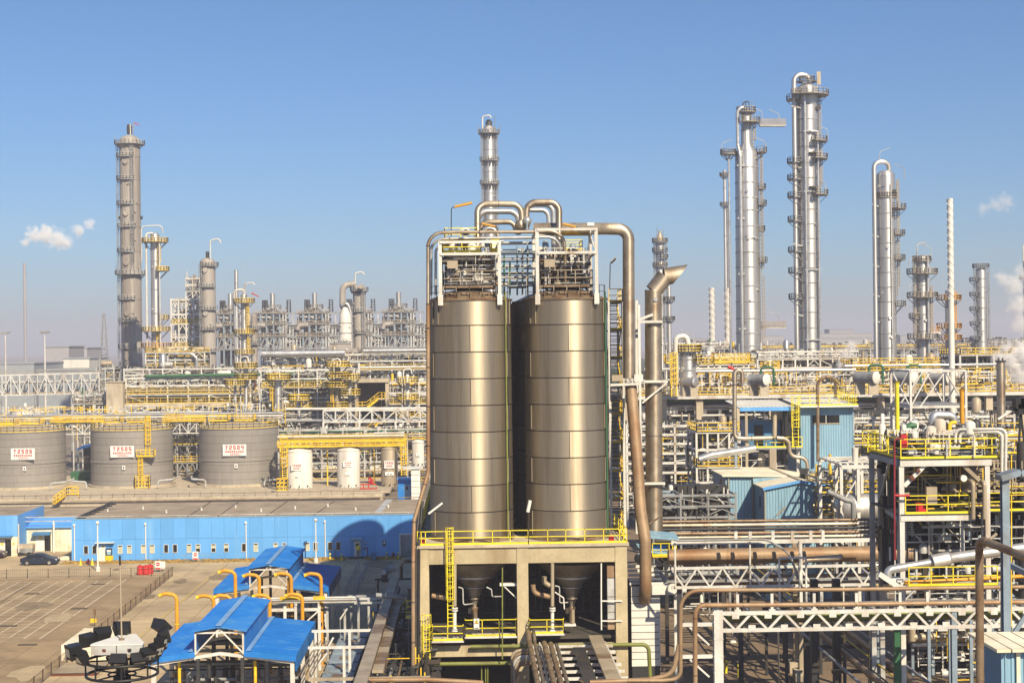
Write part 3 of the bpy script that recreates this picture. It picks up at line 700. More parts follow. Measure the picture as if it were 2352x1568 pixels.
bld=T('silo_support_frame','concrete frame of thick columns and beams carrying the two steel silos','building',((xl+xr)/2,YF,0))
zb0,zb1=zat(1190,1293,YF),zat(1190,1256,YF)
slab('deck_slab',xl-.15,xr+.15,YF-.12,YF+DEP,zb1+.005,zdk,'concrete',bld)
xc=at(1201,1380,YF).x
for x,w_ in ((xl+.42,.84),(xc,.86),(xr-.45,.9)):
 for y in (YF+.45,YF+8.5,YF+16,YF+23.5,YF+31,YF+38.5,YF+46):
  slab('column',x-w_/2,x+w_/2,y-.45,y+.45,0,zb1,'frame_concrete' if y<YF+2 else 'dark_shaded_concrete',bld)  # columns behind the front row are darker, shade put into the colour
for x0,x1 in ((xl+.845,xc-.435),(xc+.435,xr-.905)):
 slab('beam',x0,x1,YF+.06,YF+.7,zb0,zb1,'frame_concrete',bld)
 slab('beam',x0,x1,YF+8.2,YF+8.8,zb0,zb1,'dark_shaded_concrete',bld)
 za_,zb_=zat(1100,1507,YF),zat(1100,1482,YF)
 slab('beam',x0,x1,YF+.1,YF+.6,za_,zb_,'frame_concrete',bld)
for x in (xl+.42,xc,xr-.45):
 slab('side_beam',x-.3,x+.3,YF+.91,YF+8.0,zb0+.1,zb1,'dark_shaded_concrete',bld)
structure(MB().box(xl+.9,xr-.9,YF+DEP-.35,YF+DEP-.1,0,zb1-.01),'back_wall','dark_shaded_concrete',bld)  # wall added to keep light out from behind the frame
structure(MB().box(xl+.1,xl+.35,YF+2.5,YF+DEP-1.2,0,zb1-.01),'side_wall','dark_shaded_concrete',bld)  # both side walls are added so the bays stay dark
structure(MB().box(xr-.35,xr-.1,YF+2.5,YF+DEP-1.2,0,zb1-.01),'side_wall','dark_shaded_concrete',bld)
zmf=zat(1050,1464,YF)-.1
slab('mid_floor',xl+.9,xr-.9,YF+.75,YF+DEP-1,zmf-.25,zmf,'dark_shaded_concrete',bld)
mb=MB()
for k in range(26):
 z=rnd.uniform(zmf+.3,zb0-.5);x=rnd.uniform(xl+1.2,xr-1.2)
 if k%2:mb.tube([(x,YF+9,zmf),(x,YF+9+rnd.random()*4,zb0)],rnd.uniform(.05,.16),7)
 else:mb.tube([(xl+1,YF+9+k*.2,z),(xr-1,YF+9+k*.2,z)],rnd.uniform(.05,.14),7)
mb.part('inner_pipework','dark_steel',bld)
rl=MB();y0=YF-.02
for z in (1.05,.55):
 rl.beam((xl,y0,zdk+z),(xr,y0,zdk+z),.06)
rl.beam((xl,y0,zdk+.08),(xr,y0,zdk+.08),.02,.15)
rg=rl.part('guard_rail','lemon_paint',bld)
for zx in (95,130,520,680,825,972,1132,1280,1435,1590,1720,1755):
 x=B3(zx,390,YF).x;bar('rail_post',(x,y0,zdk),(x,y0,zdk+1.08),.06,.06,'lemon_paint',rg)
mb=MB()
for s_,x in ((-1,xl),(1,xr)):railing(mb,[(x,YF,zdk),(x,YF+DEP,zdk)],1.05,1.6,.03)
mb.part('guard_rail','lemon_paint',bld)
for zx in (105,1655):
 p=B3(zx,425,YF+.25);slab('red_box',p.x-.2,p.x+.2,p.y,p.y+.3,zdk+.002,zdk+.42,'red_paint',bld)
lx=B3(332,700,YF-.35);cage_ladder(bld,(lx.x,YF-.28),B3(332,1110,YF).z,zdk+1.15,(0,-1),'lemon_paint',.42,True,.055,.3)
lx=B3(140,1300,YF-.35);cage_ladder(bld,(lx.x,YF-.28),2.2,B3(140,1075,YF).z,(0,-1),'lemon_paint',.5,True,.055,.3)
def balcony(za,zb,zy_deck,zh,y0=YF-.9,label=None):
 a,b=B3(za,zy_deck,YF-.5),B3(zb,zy_deck,YF-.5);z=a.z
 o=slab('balcony',a.x,b.x,y0,YF+.74,z-.14,z,'white_steel',bld)
 mb=MB();railing(mb,[(a.x+.04,YF-.1,z),(a.x+.04,y0+.05,z),(b.x-.04,y0+.05,z),(b.x-.04,YF-.1,z)],zh,1.4,.03)
 mb.part('balcony_rail','lemon_paint',bld)
balcony(182,445,1214,1.1);balcony(452,880,1186,1.25,YF-.55);balcony(982,1268,1160,1.05,YF-.7)
# silos
SYD=119.3;SR=3.25
def silo(u,vtop,Y,label,detail=True,dx=0.0,X=None):
 c=at(u,950,Y);cx,cy_=c.x if X is None else X,Y
 zt=zat(u,vtop,SYD);zb=zdk+.1
 t=T('steel_silo',label,'silo',(cx,cy_,zdk),'steel silos')
 MB().lathe((cx,cy_,0),[(SR-.05,zb),(SR-.05,zt-.05)],48).part('liner','dark_steel',t)
 MB().lathe((cx,cy_,0),[(SR+.12,zdk+.003),(SR+.12,zb+.12),(SR-.04,zb+.16)],48).part('base_ring','brown_steel',t)
 nC=9;hh=(zt-zb-.15)/nC
 for i in range(nC):
  z1=zt-i*hh-.02;z0=z1-hh+.06
  if not detail:
   MB().lathe((cx,cy_,0),[(SR,z0),(SR,z1)],40).part('shell_plate','silo_steel',t);continue
  off=-90 if i%2 else -150
  for k in range(3):
   a0=rad(off+120*k+.4);a1=rad(off+120*(k+1)-.4)
   mb=MB().lathe((cx,cy_,0),[(SR+(i%2)*.006,z0),(SR+(i%2)*.006,z1)],24,a0,a1)
   mb.lathe((cx,cy_,0),[(SR+.02,z0),(SR+.035,z0+.02),(SR+.035,z0+.06),(SR+(i%2)*.006,z0+.075)],24,a0,a1)
   mb.part('shell_plate','silo_steel',t)
  if i%2==0:
   for a in (-150,-30)if i else (-150,-138,-30,-20):
    a=rad(a);q=(cx+(SR+.05)*math.cos(a),cy_+(SR+.05)*math.sin(a))
    rod('splice_bar',(*q,z0+.1),(*q,z1-.05),.045,'silo_steel',t,8)
 mb=MB().lathe((cx,cy_,zt),[(SR-.1,-.1),(SR+.1,-.1),(SR+.12,.04),(SR-.12,.06)],48);mb.part('rim','brown_steel',t)
 for k in range(16):
  a0,a1=rad(22.5*k+.6),rad(22.5*(k+1)-.6)
  MB().lathe((cx,cy_,zt),[(SR-.1,.05),(1.9,.62),(.9,.82),(.3,.86)],4,a0,a1).part('roof_plate','brown_steel',t)
 MB().dome((cx,cy_,zt+.6),1.3,.4,20,4).part('roof_cap','brown_steel',t)
 if detail:
  for a in (-96,-62,-118,-130,-48):
   a=rad(a);q=Vector((cx+2.45*math.cos(a),cy_+2.45*math.sin(a),zt+.42))
   MB().box(q.x-.34,q.x+.34,q.y-.2,q.y+.3,q.z-.05,q.z+.16).part('hatch','brown_steel',t)
  pz=zt+1.05;h2=2.02
  o=MB().box(cx-h2,cx+h2,cy_-h2,cy_+h2,pz-.16,pz).part('roof_platform','brown_steel',t)
  mb=MB();railing(mb,[(cx-h2,cy_-h2,pz),(cx+h2,cy_-h2,pz),(cx+h2,cy_+h2,pz),(cx-h2,cy_+h2,pz)],1.15,1.3,.028,False,(1,.5),True)
  for i in range(5):
   x=cx-h2+i*h2/2;mb.beam((x,cy_-h2,zt+.3),(x,cy_-h2,pz),.06)
  mb.part('railing','tank_tan',o)
  mb=MB();pts=[(cx+(SR-.12)*math.cos(rad(a)),cy_+(SR-.12)*math.sin(rad(a)),zt+.05)for a in range(-180,1,18)]
  railing(mb,pts,1.0,1.1,.022,False);mb.part('edge_railing','dark_steel',t)
 return t,cx,cy_,zt
sL,cxl,cyl,ztl=silo(1081.5,689,SYD,'big ringed steel silo in front, on the workshop side')
sR,cxr,cyr,ztr=silo(1301.5,687,SYD,'big ringed steel silo in front, on the side of the tall duct')
for k in range(1,7):  # rows added behind the front pair so their shadow reaches the workshop wall
 w_=('second','third','fourth','fifth','sixth','last')[k-1]
 silo(1081.5,689,SYD+7.3*k,w_+' silo of the row added behind for its shadow, workshop side',False,0,cxl)
 silo(1301.5,687,SYD+7.3*k,w_+' silo of the row added behind for its shadow, duct side',False,0,cxr-.55-.12*k)
for t,cx,a,m in ((sL,cxl,-35,'olive_paint'),(sR,cxr,-28,'green_paint')):
 q=(cx+(SR+.14)*math.cos(rad(a)),SYD+(SR+.14)*math.sin(rad(a)))
 rod('conduit',(*q,zdk),(*q,ztl+.5),.07,m,t,8)
 q=(cx+(SR+.1)*math.cos(rad(a+6)),SYD+(SR+.1)*math.sin(rad(a+6)))
 rod('conduit',(*q,zdk),(*q,ztl+.1),.035,'dark_steel',t,6)
def tube_lamp(p,tip,label,m='white_paint'):
 t=T('tube_lamp',label,'lamp',p);p,tip=Vector(p),Vector(tip)
 rod('pole',p,tip,.03,'dark_steel',t,6)
 return t,tip
t,tip=tube_lamp((B3(975,440,YF).x,YF-.1,zdk+.01),B3(978,100,YF),'upright white tube lamp on the deck rail between the two silos')
a,b=B3(968,165,YF),B3(988,70,YF);rod('lamp_tube',a,b,.14,'white_paint',t,8)
t=T('tube_lamp','slanting white tube lamp sticking out beside the foot of the silo on the workshop side','lamp',B3(160,180,YF-.2))
rod('lamp_tube',B3(155,180,YF-.3),B3(270,92,YF-.3),.09,'white_paint',t,8);rod('arm',B3(100,240,YF-.3),B3(155,180,YF-.3),.03,'dark_steel',t,6);rod('arm',(xl-.05,YF-.3,B3(100,240,YF).z-2),B3(100,240,YF-.3),.03,'dark_steel',t,6)
# hoppers and things under the deck
for zx,lb in ((530,'dim steel cone hopper under the silo on the workshop side'),(1327,'dim steel cone hopper under the silo on the duct side')):
 c=B3(zx,780,SYD);f=lambda zy:B3(zx,zy,SYD).z
 t=T('hopper',lb,'hopper',(c.x,SYD,f(1000)),'hoppers under the silos');o=(c.x,SYD,0)
 MB().lathe(o,[(2.9,f(560)),(1.5,f(692))],28).part('upper_cone','duct_steel',t)
 MB().lathe(o,[(1.5,f(694)),(1.62,f(694)),(1.62,f(680)),(1.5,f(676))],28).part('flange','silver_pipe',t)
 MB().lathe(o,[(1.48,f(696)),(.77,f(772))],28).part('lower_cone','duct_steel',t)
 MB().lathe(o,[(.77,f(772)),(.86,f(772)),(.86,f(780)),(.74,f(784))],24).part('flange','silver_pipe',t)
 MB().lathe(o,[(.74,f(786)),(.42,f(862))],24).part('outlet_cone','duct_steel',t)
 MB().lathe(o,[(.5,f(862)),(.5,f(872)),(.36,f(880)),(.2,f(920)),(.2,f(940))],18).part('outlet','duct_steel',t)
 MB().lathe(o,[(.26,f(940)),(.3,f(950)),(.22,f(975)),(.24,f(1030)),(.18,f(1160))],14).part('rotary_valve','brown_steel',t)
 MB().box(c.x-.5,c.x-.25,SYD-.3,SYD+.1,f(990),f(950)).part('gearbox','dark_steel',t)
def hang_pipe(zx,y,lb):
 t=T('drain_pipe',lb,'pipe',B3(zx,1140,y));q=lambda zy:B3(zx,zy,y)
 rod('upper_tube',q(585),q(935),.14,'tank_tan',t,12);rod('lower_tube',q(965),q(1125),.13,'white_paint',t,12)
 for zy in (950,968):MB().lathe(q(zy),[(.001,-.07),(.24,-.07),(.24,.02),(.001,.02)],12).part('flange','white_paint',t)
 MB().lathe(q(1140),[(.26,0),(.24,.06),(.13,.2)],12).part('foot','white_paint',t)
hang_pipe(370,YF-.25,'white footed drain pipe behind the caged ladder in the silo frame');hang_pipe(1170,YF-.2,'white footed drain pipe in the bay of the duct side of the silo frame')
p=B3(548,1080,YF-.7);t=T('warning_sign','white panel with a yellow warning triangle on the balcony rail','sign',p)
bd=slab('board',B3(526,1080,YF-.7).x,B3(571,1080,YF-.7).x,YF-.7,YF-.67,B3(526,1128,YF-.7).z,B3(526,1038,YF-.7).z,'white_paint',t)
a,b,c=B3(530,1078,YF-.72),B3(567,1078,YF-.72),B3(548,1043,YF-.72)
MB().poly([a,b,c]).part('triangle_border','dark_print',t)
g=(a+b+c)/3;MB().poly([(q+(g-q)*.22)+Vector((0,-.006,0))for q in (a,b,c)]).part('triangle','yellow_paint',t)
MB().quad(g+Vector((-.02,-.012,-.06)),g+Vector((.02,-.012,-.06)),g+Vector((.02,-.012,.1)),g+Vector((-.02,-.012,.1))).part('mark','dark_print',t)
for k in range(3):
 z=B3(548,1100+k*8,YF).z;slab('text_line',p.x-.16,p.x+.16,YF-.706,YF-.701,z-.025,z+.015,'dark_print',t)
t=T('vent_duct','upright flat grey duct with a rusty bend inside the silo frame at the duct side','duct',B3(1650,1130,YF+.3))
f=lambda za,zb,y:slab('duct_section',B3(1622,900,YF+.2).x,B3(1685,900,YF+.2).x,YF+.2,YF+.75,B3(1650,zb,YF).z,B3(1650,za,YF).z,y,t)
f(610,705,'rust_duct');f(712,860,'pale_steel');f(866,985,'pale_steel');f(990,1045,'pale_steel');f(1050,1130,'rust_duct')
pipe('stand_pipe',[B3(1570,585,YF-.1),B3(1570,890,YF-.1),B3(1572,1130,YF-.1)],.06,'white_paint','white upright pipe left of the flat grey duct')
for zy in (893,1056):MB().beam(B3(1572,zy,YF-.1),B3(1742,zy,YF-.1),.09).thing('pipe_bracket','white_paint',('upper' if zy==893 else 'lower')+' white bracket arm crossing the flat grey duct','bracket')
pipe('green_pipe',[B3(760,620,YF-.95),B3(760,1370,YF-.95)],.055,'olive_paint','thin olive pipe dropping in front of the balcony',n=8)
pipe('green_pipe',[B3(500,1268,YF-.3),B3(1700,1252,YF-.3),B3(1958,1250,YF-.3),B3(1972,1525,YF-.3)],.15,'olive_paint','olive pipe running along the silo frame and turning down at the white clad tower',.5)
pipe('green_pipe',[B3(195,1410,YF-.3),B3(835,1402,YF-.3)],.15,'olive_paint','lower olive pipe under the balcony of the silo frame')
for zx in (590,622,640):rod2=pipe('green_pipe',[B3(zx,1430,YF+.1),B3(zx,1600,YF+.1)],.05,'olive_paint',('first','second','third')[(590,622,640).index(zx)]+' thin olive upright from the ladder side, below the lower olive pipe',n=6)
for pts,r,m,lb in (([(1010,760),(1020,830),(1150,860)],.2,'rust_duct','short brown elbow pipe in the bay of the duct side'),([(1105,690),(1100,740),(1150,770)],.2,'tank_tan','tan swan neck pipe beside the drain pipe'),([(180,850),(300,870)],.2,'rust_duct','brown stub pipe left of the caged ladder')):
 pipe('elbow_pipe',[B3(a,b,YF+1.6)for a,b in pts],r,m,lb)
for pts,m,lb in (([(400,780),(436,790),(440,925),(520,915)],'pale_steel','thin bent pipe left of the workshop side hopper'),([(630,780),(672,800),(675,858),(755,856)],'pale_steel','thin bent pipe right of the workshop side hopper'),([(1190,770),(1228,775),(1230,910),(1300,905)],'pale_steel','thin bent pipe left of the duct side hopper'),([(1190,820),(1262,868),(1268,960)],'white_paint','white slanting bar by the drain pipe in the duct side bay'),([(775,775),(875,870)],'white_paint','white brace under the cable shelf at the middle column')):
 pipe('thin_pipe',[B3(a,b,YF+.5)for a,b in pts],.05,m,lb,n=7)
p=B3(820,760,YF+.4);MB().box(p.x-.75,p.x+.85,p.y,p.y+.5,p.z-.1,p.z+.08).thing('cable_shelf','white_paint','white shelf bracket beside the middle column of the silo frame','shelf')
t=T('filter_unit','tan upright filter with a white tray in the duct side bay','filter',B3(1330,1110,YF+1));q=B3(1340,1040,YF+1)
slab('filter_body',q.x-.1,q.x+.12,q.y,q.y+.3,B3(1340,1100,YF).z,B3(1340,985,YF).z,'tank_tan',t);slab('tray',q.x-.75,q.x+.2,q.y-.1,q.y+.4,B3(1340,1118,YF).z,B3(1340,1103,YF).z,'white_paint',t)
# steelwork on top of the silos
def top_frame(ul,ur,vt,v2,vb,Y0,Y1,label,extra=()):
 a,b=at(ul,vb,Y0),at(ur,vb,Y0);zt,z2=zat(ul,vt,Y0),zat(ul,v2,Y0)
 t=T('roof_steelwork',label,'steel frame',((a.x+b.x)/2,Y0,a.z))
 for x in (a.x,b.x):
  for y in (Y0,Y1):
   bar('post',(x,y,a.z-(.3 if y>Y0 else 0)),(x,y,zt+.1),.26,.22,'white_steel',t,'ibeam');slab('foot',x-.19,x+.19,y-.17,y+.17,a.z-.45,a.z+.35,'white_steel',t)
 for z in (zt,z2):
  for y in (Y0,Y1):bar('beam',(a.x,y-.13,z),(b.x,y-.13,z),.14,.2,'white_steel',t)
  for x in (a.x,b.x):bar('beam',(x,Y0+.14,z),(x,Y1-.14,z),.14,.18,'white_steel',t)
 for i in range(1,4):
  x=a.x+(b.x-a.x)*i/4;bar('joist',(x,Y0,z2+.12),(x,Y1,z2+.12),.1,.14,'pale_steel',t)
 bar('brace',(b.x,Y0+.2,z2),(b.x,Y1-.2,zt),.1,.1,'white_steel',t);bar('brace',(a.x,Y0+.2,z2),(a.x,Y1-.2,zt),.1,.1,'white_steel',t)
 return t,a,b,zt,z2
tl,al,bl,ztl2,z2l=top_frame(1012,1148,556.6,584,688,116.6,122.4,'white steel frame over the roof of the silo on the workshop side')
tr,ar,br,ztr2,z2r=top_frame(1235,1370.5,527.5,581,686,116.6,122.4,'taller white steel frame over the roof of the silo on the duct side')
def plat(t,x0,x1,y0,y1,z,m='yellow_paint',rail='lemon_paint',h=1.05,r=.03):
 o=slab('platform',x0,x1,y0,y1,z-.12,z,m,t)
 mb=MB();railing(mb,[(x0,y0,z),(x1,y0,z),(x1,y1,z),(x0,y1,z)],h,1.2,r,True,(1,.5),True);mb.part('railing',rail,t)
plat(tl,A8(335,450,119).x,A8(640,450,119).x,118.5,122,A8(450,545,119).z,'yellow_paint','lemon_paint',1.0)
plat(tl,al.x+.2,A8(680,450,119).x,117.2,121.5,A8(450,655,118).z,'yellow_paint','lemon_paint',.8)
plat(tl,A8(780,450,119).x,A8(850,450,119).x,117.2,121.5,A8(450,640,118).z,'yellow_paint','lemon_paint',.8)
plat(tr,A8(1480,450,119).x,A8(1650,450,119).x,119,122,A8(1500,630,119).z,'yellow_paint','lemon_paint',.8)
for fr,x0,x1,z0,z1 in ((tl,al.x+.3,bl.x-.3,ztl+1.1,z2l),(tr,ar.x+.3,br.x-.3,ztr+1.1,z2r)):
 clutter(MB(),x0,x1,118.2,122.2,z0,z1+.3,200,(.04,.1)).stuff('small_pipework','brown_steel',fr);clutter(MB(),x0,x1,119,122.4,z0,z1,150,(.06,.16)).stuff('dark_shade_clutter','black_iron',fr);clutter(MB(),x0,x1,117.4,121,z0,z1+.5,90,(.03,.07)).stuff('pale_fittings','white_steel',fr)
 for k in range(44):
  x=rnd.uniform(x0,x1);y=rnd.uniform(117.6,122);m=rnd.choice(['pale_steel','brown_steel','dark_steel','white_steel','grey_steel','black_iron','blue_grey_steel'])
  if k%3==0:rod('riser_pipe',(x,y,z0),(x,y,z1+rnd.uniform(-.6,.8)),rnd.uniform(.04,.11),m,fr,8)
  elif k%3==1:
   z=rnd.uniform(z0,z1);rod('cross_pipe',(x0,y,z),(x1,y,z),rnd.uniform(.03,.08),m,fr,8)
  else:
   z=rnd.uniform(z0,z1-.3);s_=rnd.uniform(.12,.3);MB().lathe((x,y,z),[(.001,0),(s_,.02),(s_,s_*1.6),(s_*.6,s_*2),(.001,s_*2)],10).part('valve',m,fr)
for x0,x1,zy0,zy1,fr in ((360,460,805,722,tl),(1290,1390,792,710,tr)):
 p,q=A8(x0,zy0,116.9),A8(x1,zy1,116.9);slab('junction_box',p.x,q.x,116.85,117.15,p.z,q.z,'tank_tan',fr)
for zx,fr in ((650,tl),(580,tl),(1430,tr),(1500,tr)):
 p=A8(zx,930,119);MB().lathe(p+Vector((0,0,-.25)),[(.42,0),(.42,.1),(.3,.12),(.3,.2),(.42,.22),(.42,.3),(.001,.3)],16).part('flange','tank_tan',fr)
for zx,zy in ((480,620),(740,560),(1300,580),(1560,610)):
 p=A8(zx,zy,118.5);MB().lathe(p,[(.001,-.35),(.25,-.3),(.25,.2),(.12,.38),(.001,.4)],12).part('motor','blue_grey_steel',tl if zx<1000 else tr)
p=A8(535,460,117.5);MB().tube([p,p+Vector((0,-.15,0))],.36,18).part('gauge_wheel','white_paint',tl);MB().tube([p+Vector((0,-.151,0)),p+Vector((0,-.17,0))],.24,16).part('gauge_face','dark_steel',tl)
t=T('pipe_bundle','many thin blue grey and white pipes running between the two silo roofs','pipes',A8(1000,800,121))
z0,z1=A8(1000,980,121).z,A8(1000,530,121).z;k=0;z=z0
while z<z1:
 y=119.5+(k*1.7)%4.5;m=('blue_grey_steel','white_steel','dark_steel','pale_steel','brown_steel','black_iron')[k%6]
 rod('cross_pipe',(A8(870,800,y).x,y,z),(A8(1235,800,y).x,y,z),rnd.uniform(.04,.1),m,t,8);z+=rnd.uniform(.16,.3);k+=1
for zx in (905,960,1030,1080,1130,1185):
 y=119.2+rnd.random()*4;rod('riser_pipe',A8(zx,1060,y),A8(zx,rnd.uniform(560,760),y),.07,rnd.choice(['green_paint','dark_steel','white_steel','blue_grey_steel']),t,8)
slab('walkway',A8(950,900,120).x,A8(1120,900,120).x,119.5,122.5,A8(950,985,120).z,A8(950,970,120).z,'brown_steel',t)
mb=MB();q0,q1=A8(950,970,119.5),A8(1120,970,119.5);railing(mb,[q0,q1],1.05,.8,.03,False);mb.part('railing','tank_tan',t)
YU=121.3
pipe('loop_pipe',[A8(650,960,YU-1.5),A8(650,185,YU),A8(1068,192,YU),A8(1078,420,YU)],.25,'duct_steel','front loop pipe rising over the silo on the workshop side',.75,bands=(3.1,'brown_steel',.015))
pipe('loop_pipe',[A8(640,700,YU+3),A8(655,258,YU+3),A8(1035,258,YU+3),A8(1052,450,YU+3)],.24,'silver_pipe','paler loop pipe just behind the front loop of the workshop side',.8)
pipe('loop_pipe',[A8(660,640,YU+5),A8(680,362,YU+5),A8(1000,360,YU+5),A8(1022,470,YU+5)],.22,'duct_steel','lowest loop pipe at the back of the workshop side silo roof',.7)
pipe('loop_pipe',[A8(690,520,YU+4),A8(730,415,YU+4),A8(810,425,YU+4),A8(850,500,YU+4)],.14,'silver_pipe','small bent pipe under the lowest loop pipe')
pipe('loop_pipe',[A8(1117,430,YU),A8(1118,172,YU),A8(1430,172,YU),A8(1430,980,YU-1.5)],.25,'duct_steel','front loop pipe dropping to the silo on the duct side',.75,bands=(3.1,'brown_steel',.015))
pipe('loop_pipe',[A8(1110,400,YU+3),A8(1118,190,YU+3),A8(1375,190,YU+3),A8(1380,700,YU+3)],.22,'silver_pipe','paler loop pipe just behind the front loop of the duct side',.75)
pipe('loop_pipe',[A8(1140,245,YU+5),A8(1325,245,YU+5),A8(1335,400,YU+5)],.2,'silver_pipe','short loop pipe at the back of the duct side silo roof',.6)
t=T('header_drum','steel header drum with a rounded end between the two groups of loop pipes','drum',A8(1125,395,YU))
c=A8(1125,350,YU-.4);MB().drum(c,c+Vector((0,7,0)),.37,20,.8).part('shell','silver_pipe',t)
c=A8(1062,385,YU-.1);MB().drum(c,c+Vector((0,6,0)),.42,18,.6).part('shell','duct_steel',t)
bar('post',A8(1128,900,YU-.9),A8(1125,350,YU-.9),.11,.11,'blue_grey_steel',t)
pipe('bend_pipe',[A8(176,1480,117.2),A8(176,470,117.2),A8(440,456,117.2),A8(1180,455,117.2),A8(1480,440,117.2),A8(1492,930,118.2)],.135,'duct_steel','longest curved pipe, rising over the workshop side silo and dropping again at the other',2.3,10,(4.5,'dark_steel',.03),k=10)
pipe('bend_pipe',[A8(203,1060,118.4),A8(205,530,118.4),A8(420,520,118.4),A8(1180,508,118.4),A8(1440,500,118.4),A8(1450,900,119)],.12,'silver_pipe','second curved pipe nested inside the long bend pipe',1.9,10,k=10)
pipe('bend_pipe',[A8(248,1060,119.4),A8(248,600,119.4),A8(360,560,119.4),A8(900,545,119.4)],.1,'silver_pipe','third curved pipe nested innermost at the roof corner',1.4,10,k=10)
pipe('rusty_downpipe',[at(983,700,116.6),at(983.5,1085,116.2),at(951,1195,115.2),at(949,1300,114.4),at(949,1600,114.2)],.15,'rust_duct','rusty pipe descending the edge of the workshop side silo and kinking outward below',1.2,10,(3.0,'dark_steel',.02))
for k,(u,m)in enumerate(((956,'dark_steel'),(962,'black_iron'))):
 pipe('dark_downpipe',[at(u+8,1150,116),at(u,1250,115),at(u-2,1610,114.6)],.12,m,('dark pipe next to the rusty pipe at the silo frame','black pipe hugging the column of the silo frame')[k],.6,8)
 # big duct and vent stack
YD=121.5
dq=[A8(1190,425,YD+1),A8(1890,425,YD),at(1443.5,527,YD),at(1444.5,868,YD)]
du=pipe('big_duct',dq,.475,'duct_steel','thick steel duct arching from the silo roofs and dropping beside the silo',2.3,22,(2.05,'duct_steel',.012),k=12,cat='duct')
dl=pipe('big_duct',[at(1449,884,YD),at(1465.5,1083,YD-1.6),at(1468,1129,YD-1.9),at(1471,1171,YD-2.3),at(1482,1241,YD-2.9),at(1483,1368,YD-3),at(1477,1388,YD+.5)],[.46]*0 or.47,'rust_duct','rusty lower duct leaning below the white bracket and ending in a dark elbow',1.6,20,(2.3,'rust_duct',.015),k=7,cat='duct')
YV=124.0
pv=[at(1503,1232,YV),at(1501,800,YV),at(1500.5,668,YV),at(1527,634,YV),at(1560,629,YV)]
t=T('vent_stack','wide steel vent stack with a mitred elbow and slanted open mouth','stack',pv[0])
mb=MB().tube(pv[:3],.70,26);mb.part('lower_tube','duct_steel',t)
MB().tube([at(1500.5,669,YV),at(1527,635,YV)],.70,26,False).part('mitre','duct_steel',t)
mb=MB();n=26;a=at(1526,635.5,YV);c1,c2=at(1557,626,YV),at(1561,632,YV);d=(at(1560,630,YV)-a).normalized();up=d.cross(Vector((0,1,0))).normalized()*-1
if up.z<0:up=-up
for base,sl in ((a,0),(at(1562,630,YV),.75)):
 for j in range(n):
  th=2*math.pi*j/n;q=base+up*.70*math.cos(th)+Vector((0,.70*math.sin(th),0))+d*(sl*math.cos(th));mb.v.append(tuple(q))
for j in range(n):mb.f.append((j,(j+1)%n,n+(j+1)%n,n+j))
mb.part('mouth','duct_steel',t)
MB().tube([at(1500.5,671,YV),at(1500.5,666,YV)],.715,26).part('weld_ring','duct_steel',t)
for v in (742,815,895,951,1000,1048,1110,1165):
 q=at(1502,v,YV);MB().lathe(q,[(.70,-.02),(.716,-.02),(.716,.02),(.70,.02)],26).part('weld_ring','duct_steel' if v!=1000 else 'dark_steel',t)
q=at(1503,688,YV);MB().tube([q+Vector((0,-.62,0)),q+Vector((0,-.8,0))],.17,14).part('port','silver_pipe',t)
t=T('duct_bracket','white steel bracket and posts carrying the thick duct','bracket',at(1440,880,YD))
bar('beam',at(1402,884,YD-.7),at(1472,881,YD-.7),.16,.2,'white_steel',t);bar('post',at(1470,900,YD+.3),at(1467,700,YD+.3),.2,.2,'white_steel',t);bar('post',at(1474,1140,YD+.3),at(1470,900,YD+.3),.16,.16,'white_steel',t)
bar('lug',at(1405,868,YD-.6),at(1430,868,YD-.6),.35,.5,'tank_tan',t);bar('lug',at(1456,868,YD-.55),at(1476,868,YD-.55),.3,.55,'white_steel',t)
t=T('stack_bracket','white steel brackets and diagonal stay holding the wide vent stack','bracket',at(1500,880,YV))
for v,u0,u1 in ((876,1481,1532),(1110,1478,1526),(739,1464,1520)):
 bar('beam',at(u0,v,YV-.95),at(u1,v-.5,YV-.95),.16,.2,'white_steel',t);bar('beam',at(u1,v,YV-.95),at(u1,v,YV+1),.14,.2,'white_steel',t)
bar('stay',at(1475,925,YV-1),at(1530,880,YV-1),.1,.14,'white_steel',t);bar('stay',at(1464,735,YV-.9),at(1500,722,YV-.9),.14,.2,'white_steel',t)
bar('post',at(1463,1225,YV+.5),at(1462,690,YV+.5),.22,.22,'white_steel',t)
# stair tower between silo and duct
YT=123.5
t=T('stair_tower','narrow white steel stair tower with yellow stairs between silo and duct','stair tower',at(1420,1250,YT))
xa,xb=at(1401,900,YT).x,at(1432,900,YT).x;z0,z1=0,zat(1415,693,YT)
for x in (xa,xb):
 for y in (YT,YT+4):bar('post',(x,y,z0),(x,y,z1 if y==YT else z1+.6),.2,.2,'white_steel',t,'ibeam')
z=z1;k=0
while z>3:
 slab('landing',xa,xb,YT+.1,YT+4,z-.12,z,'grey_steel',t)
 mb=MB();railing(mb,[(xa,YT,z),(xb,YT,z),(xb,YT+4,z)],1.05,1.2,.03);mb.part('railing','yellow_paint',t)
 mb=MB();ya,yb=(YT+.4,YT+3.6)if k%2 else (YT+3.6,YT+.4)
 for s_ in (xa+.12,xb-.12):mb.beam((s_,ya,z-.1),(s_,yb,z-2.3),.06,.24)
 mb.part('stringer','yellow_paint',t)
 mb=MB()
 for i in range(9):f_=(i+.5)/9;mb.box(xa+.15,xb-.15,ya+(yb-ya)*f_-.12,ya+(yb-ya)*f_+.12,z-.1-2.2*f_-.02,z-.1-2.2*f_+.02)
 mb.part('treads','dark_steel',t)
 z-=2.3;k+=1
mb=MB();x=xa
for z in [z1-.35*i for i in range(1,62)]:mb.beam((xa+.03,YT-.1,z),(xb-.3,YT-.1,z),.045)
mb.part('ladder','dark_steel',t)
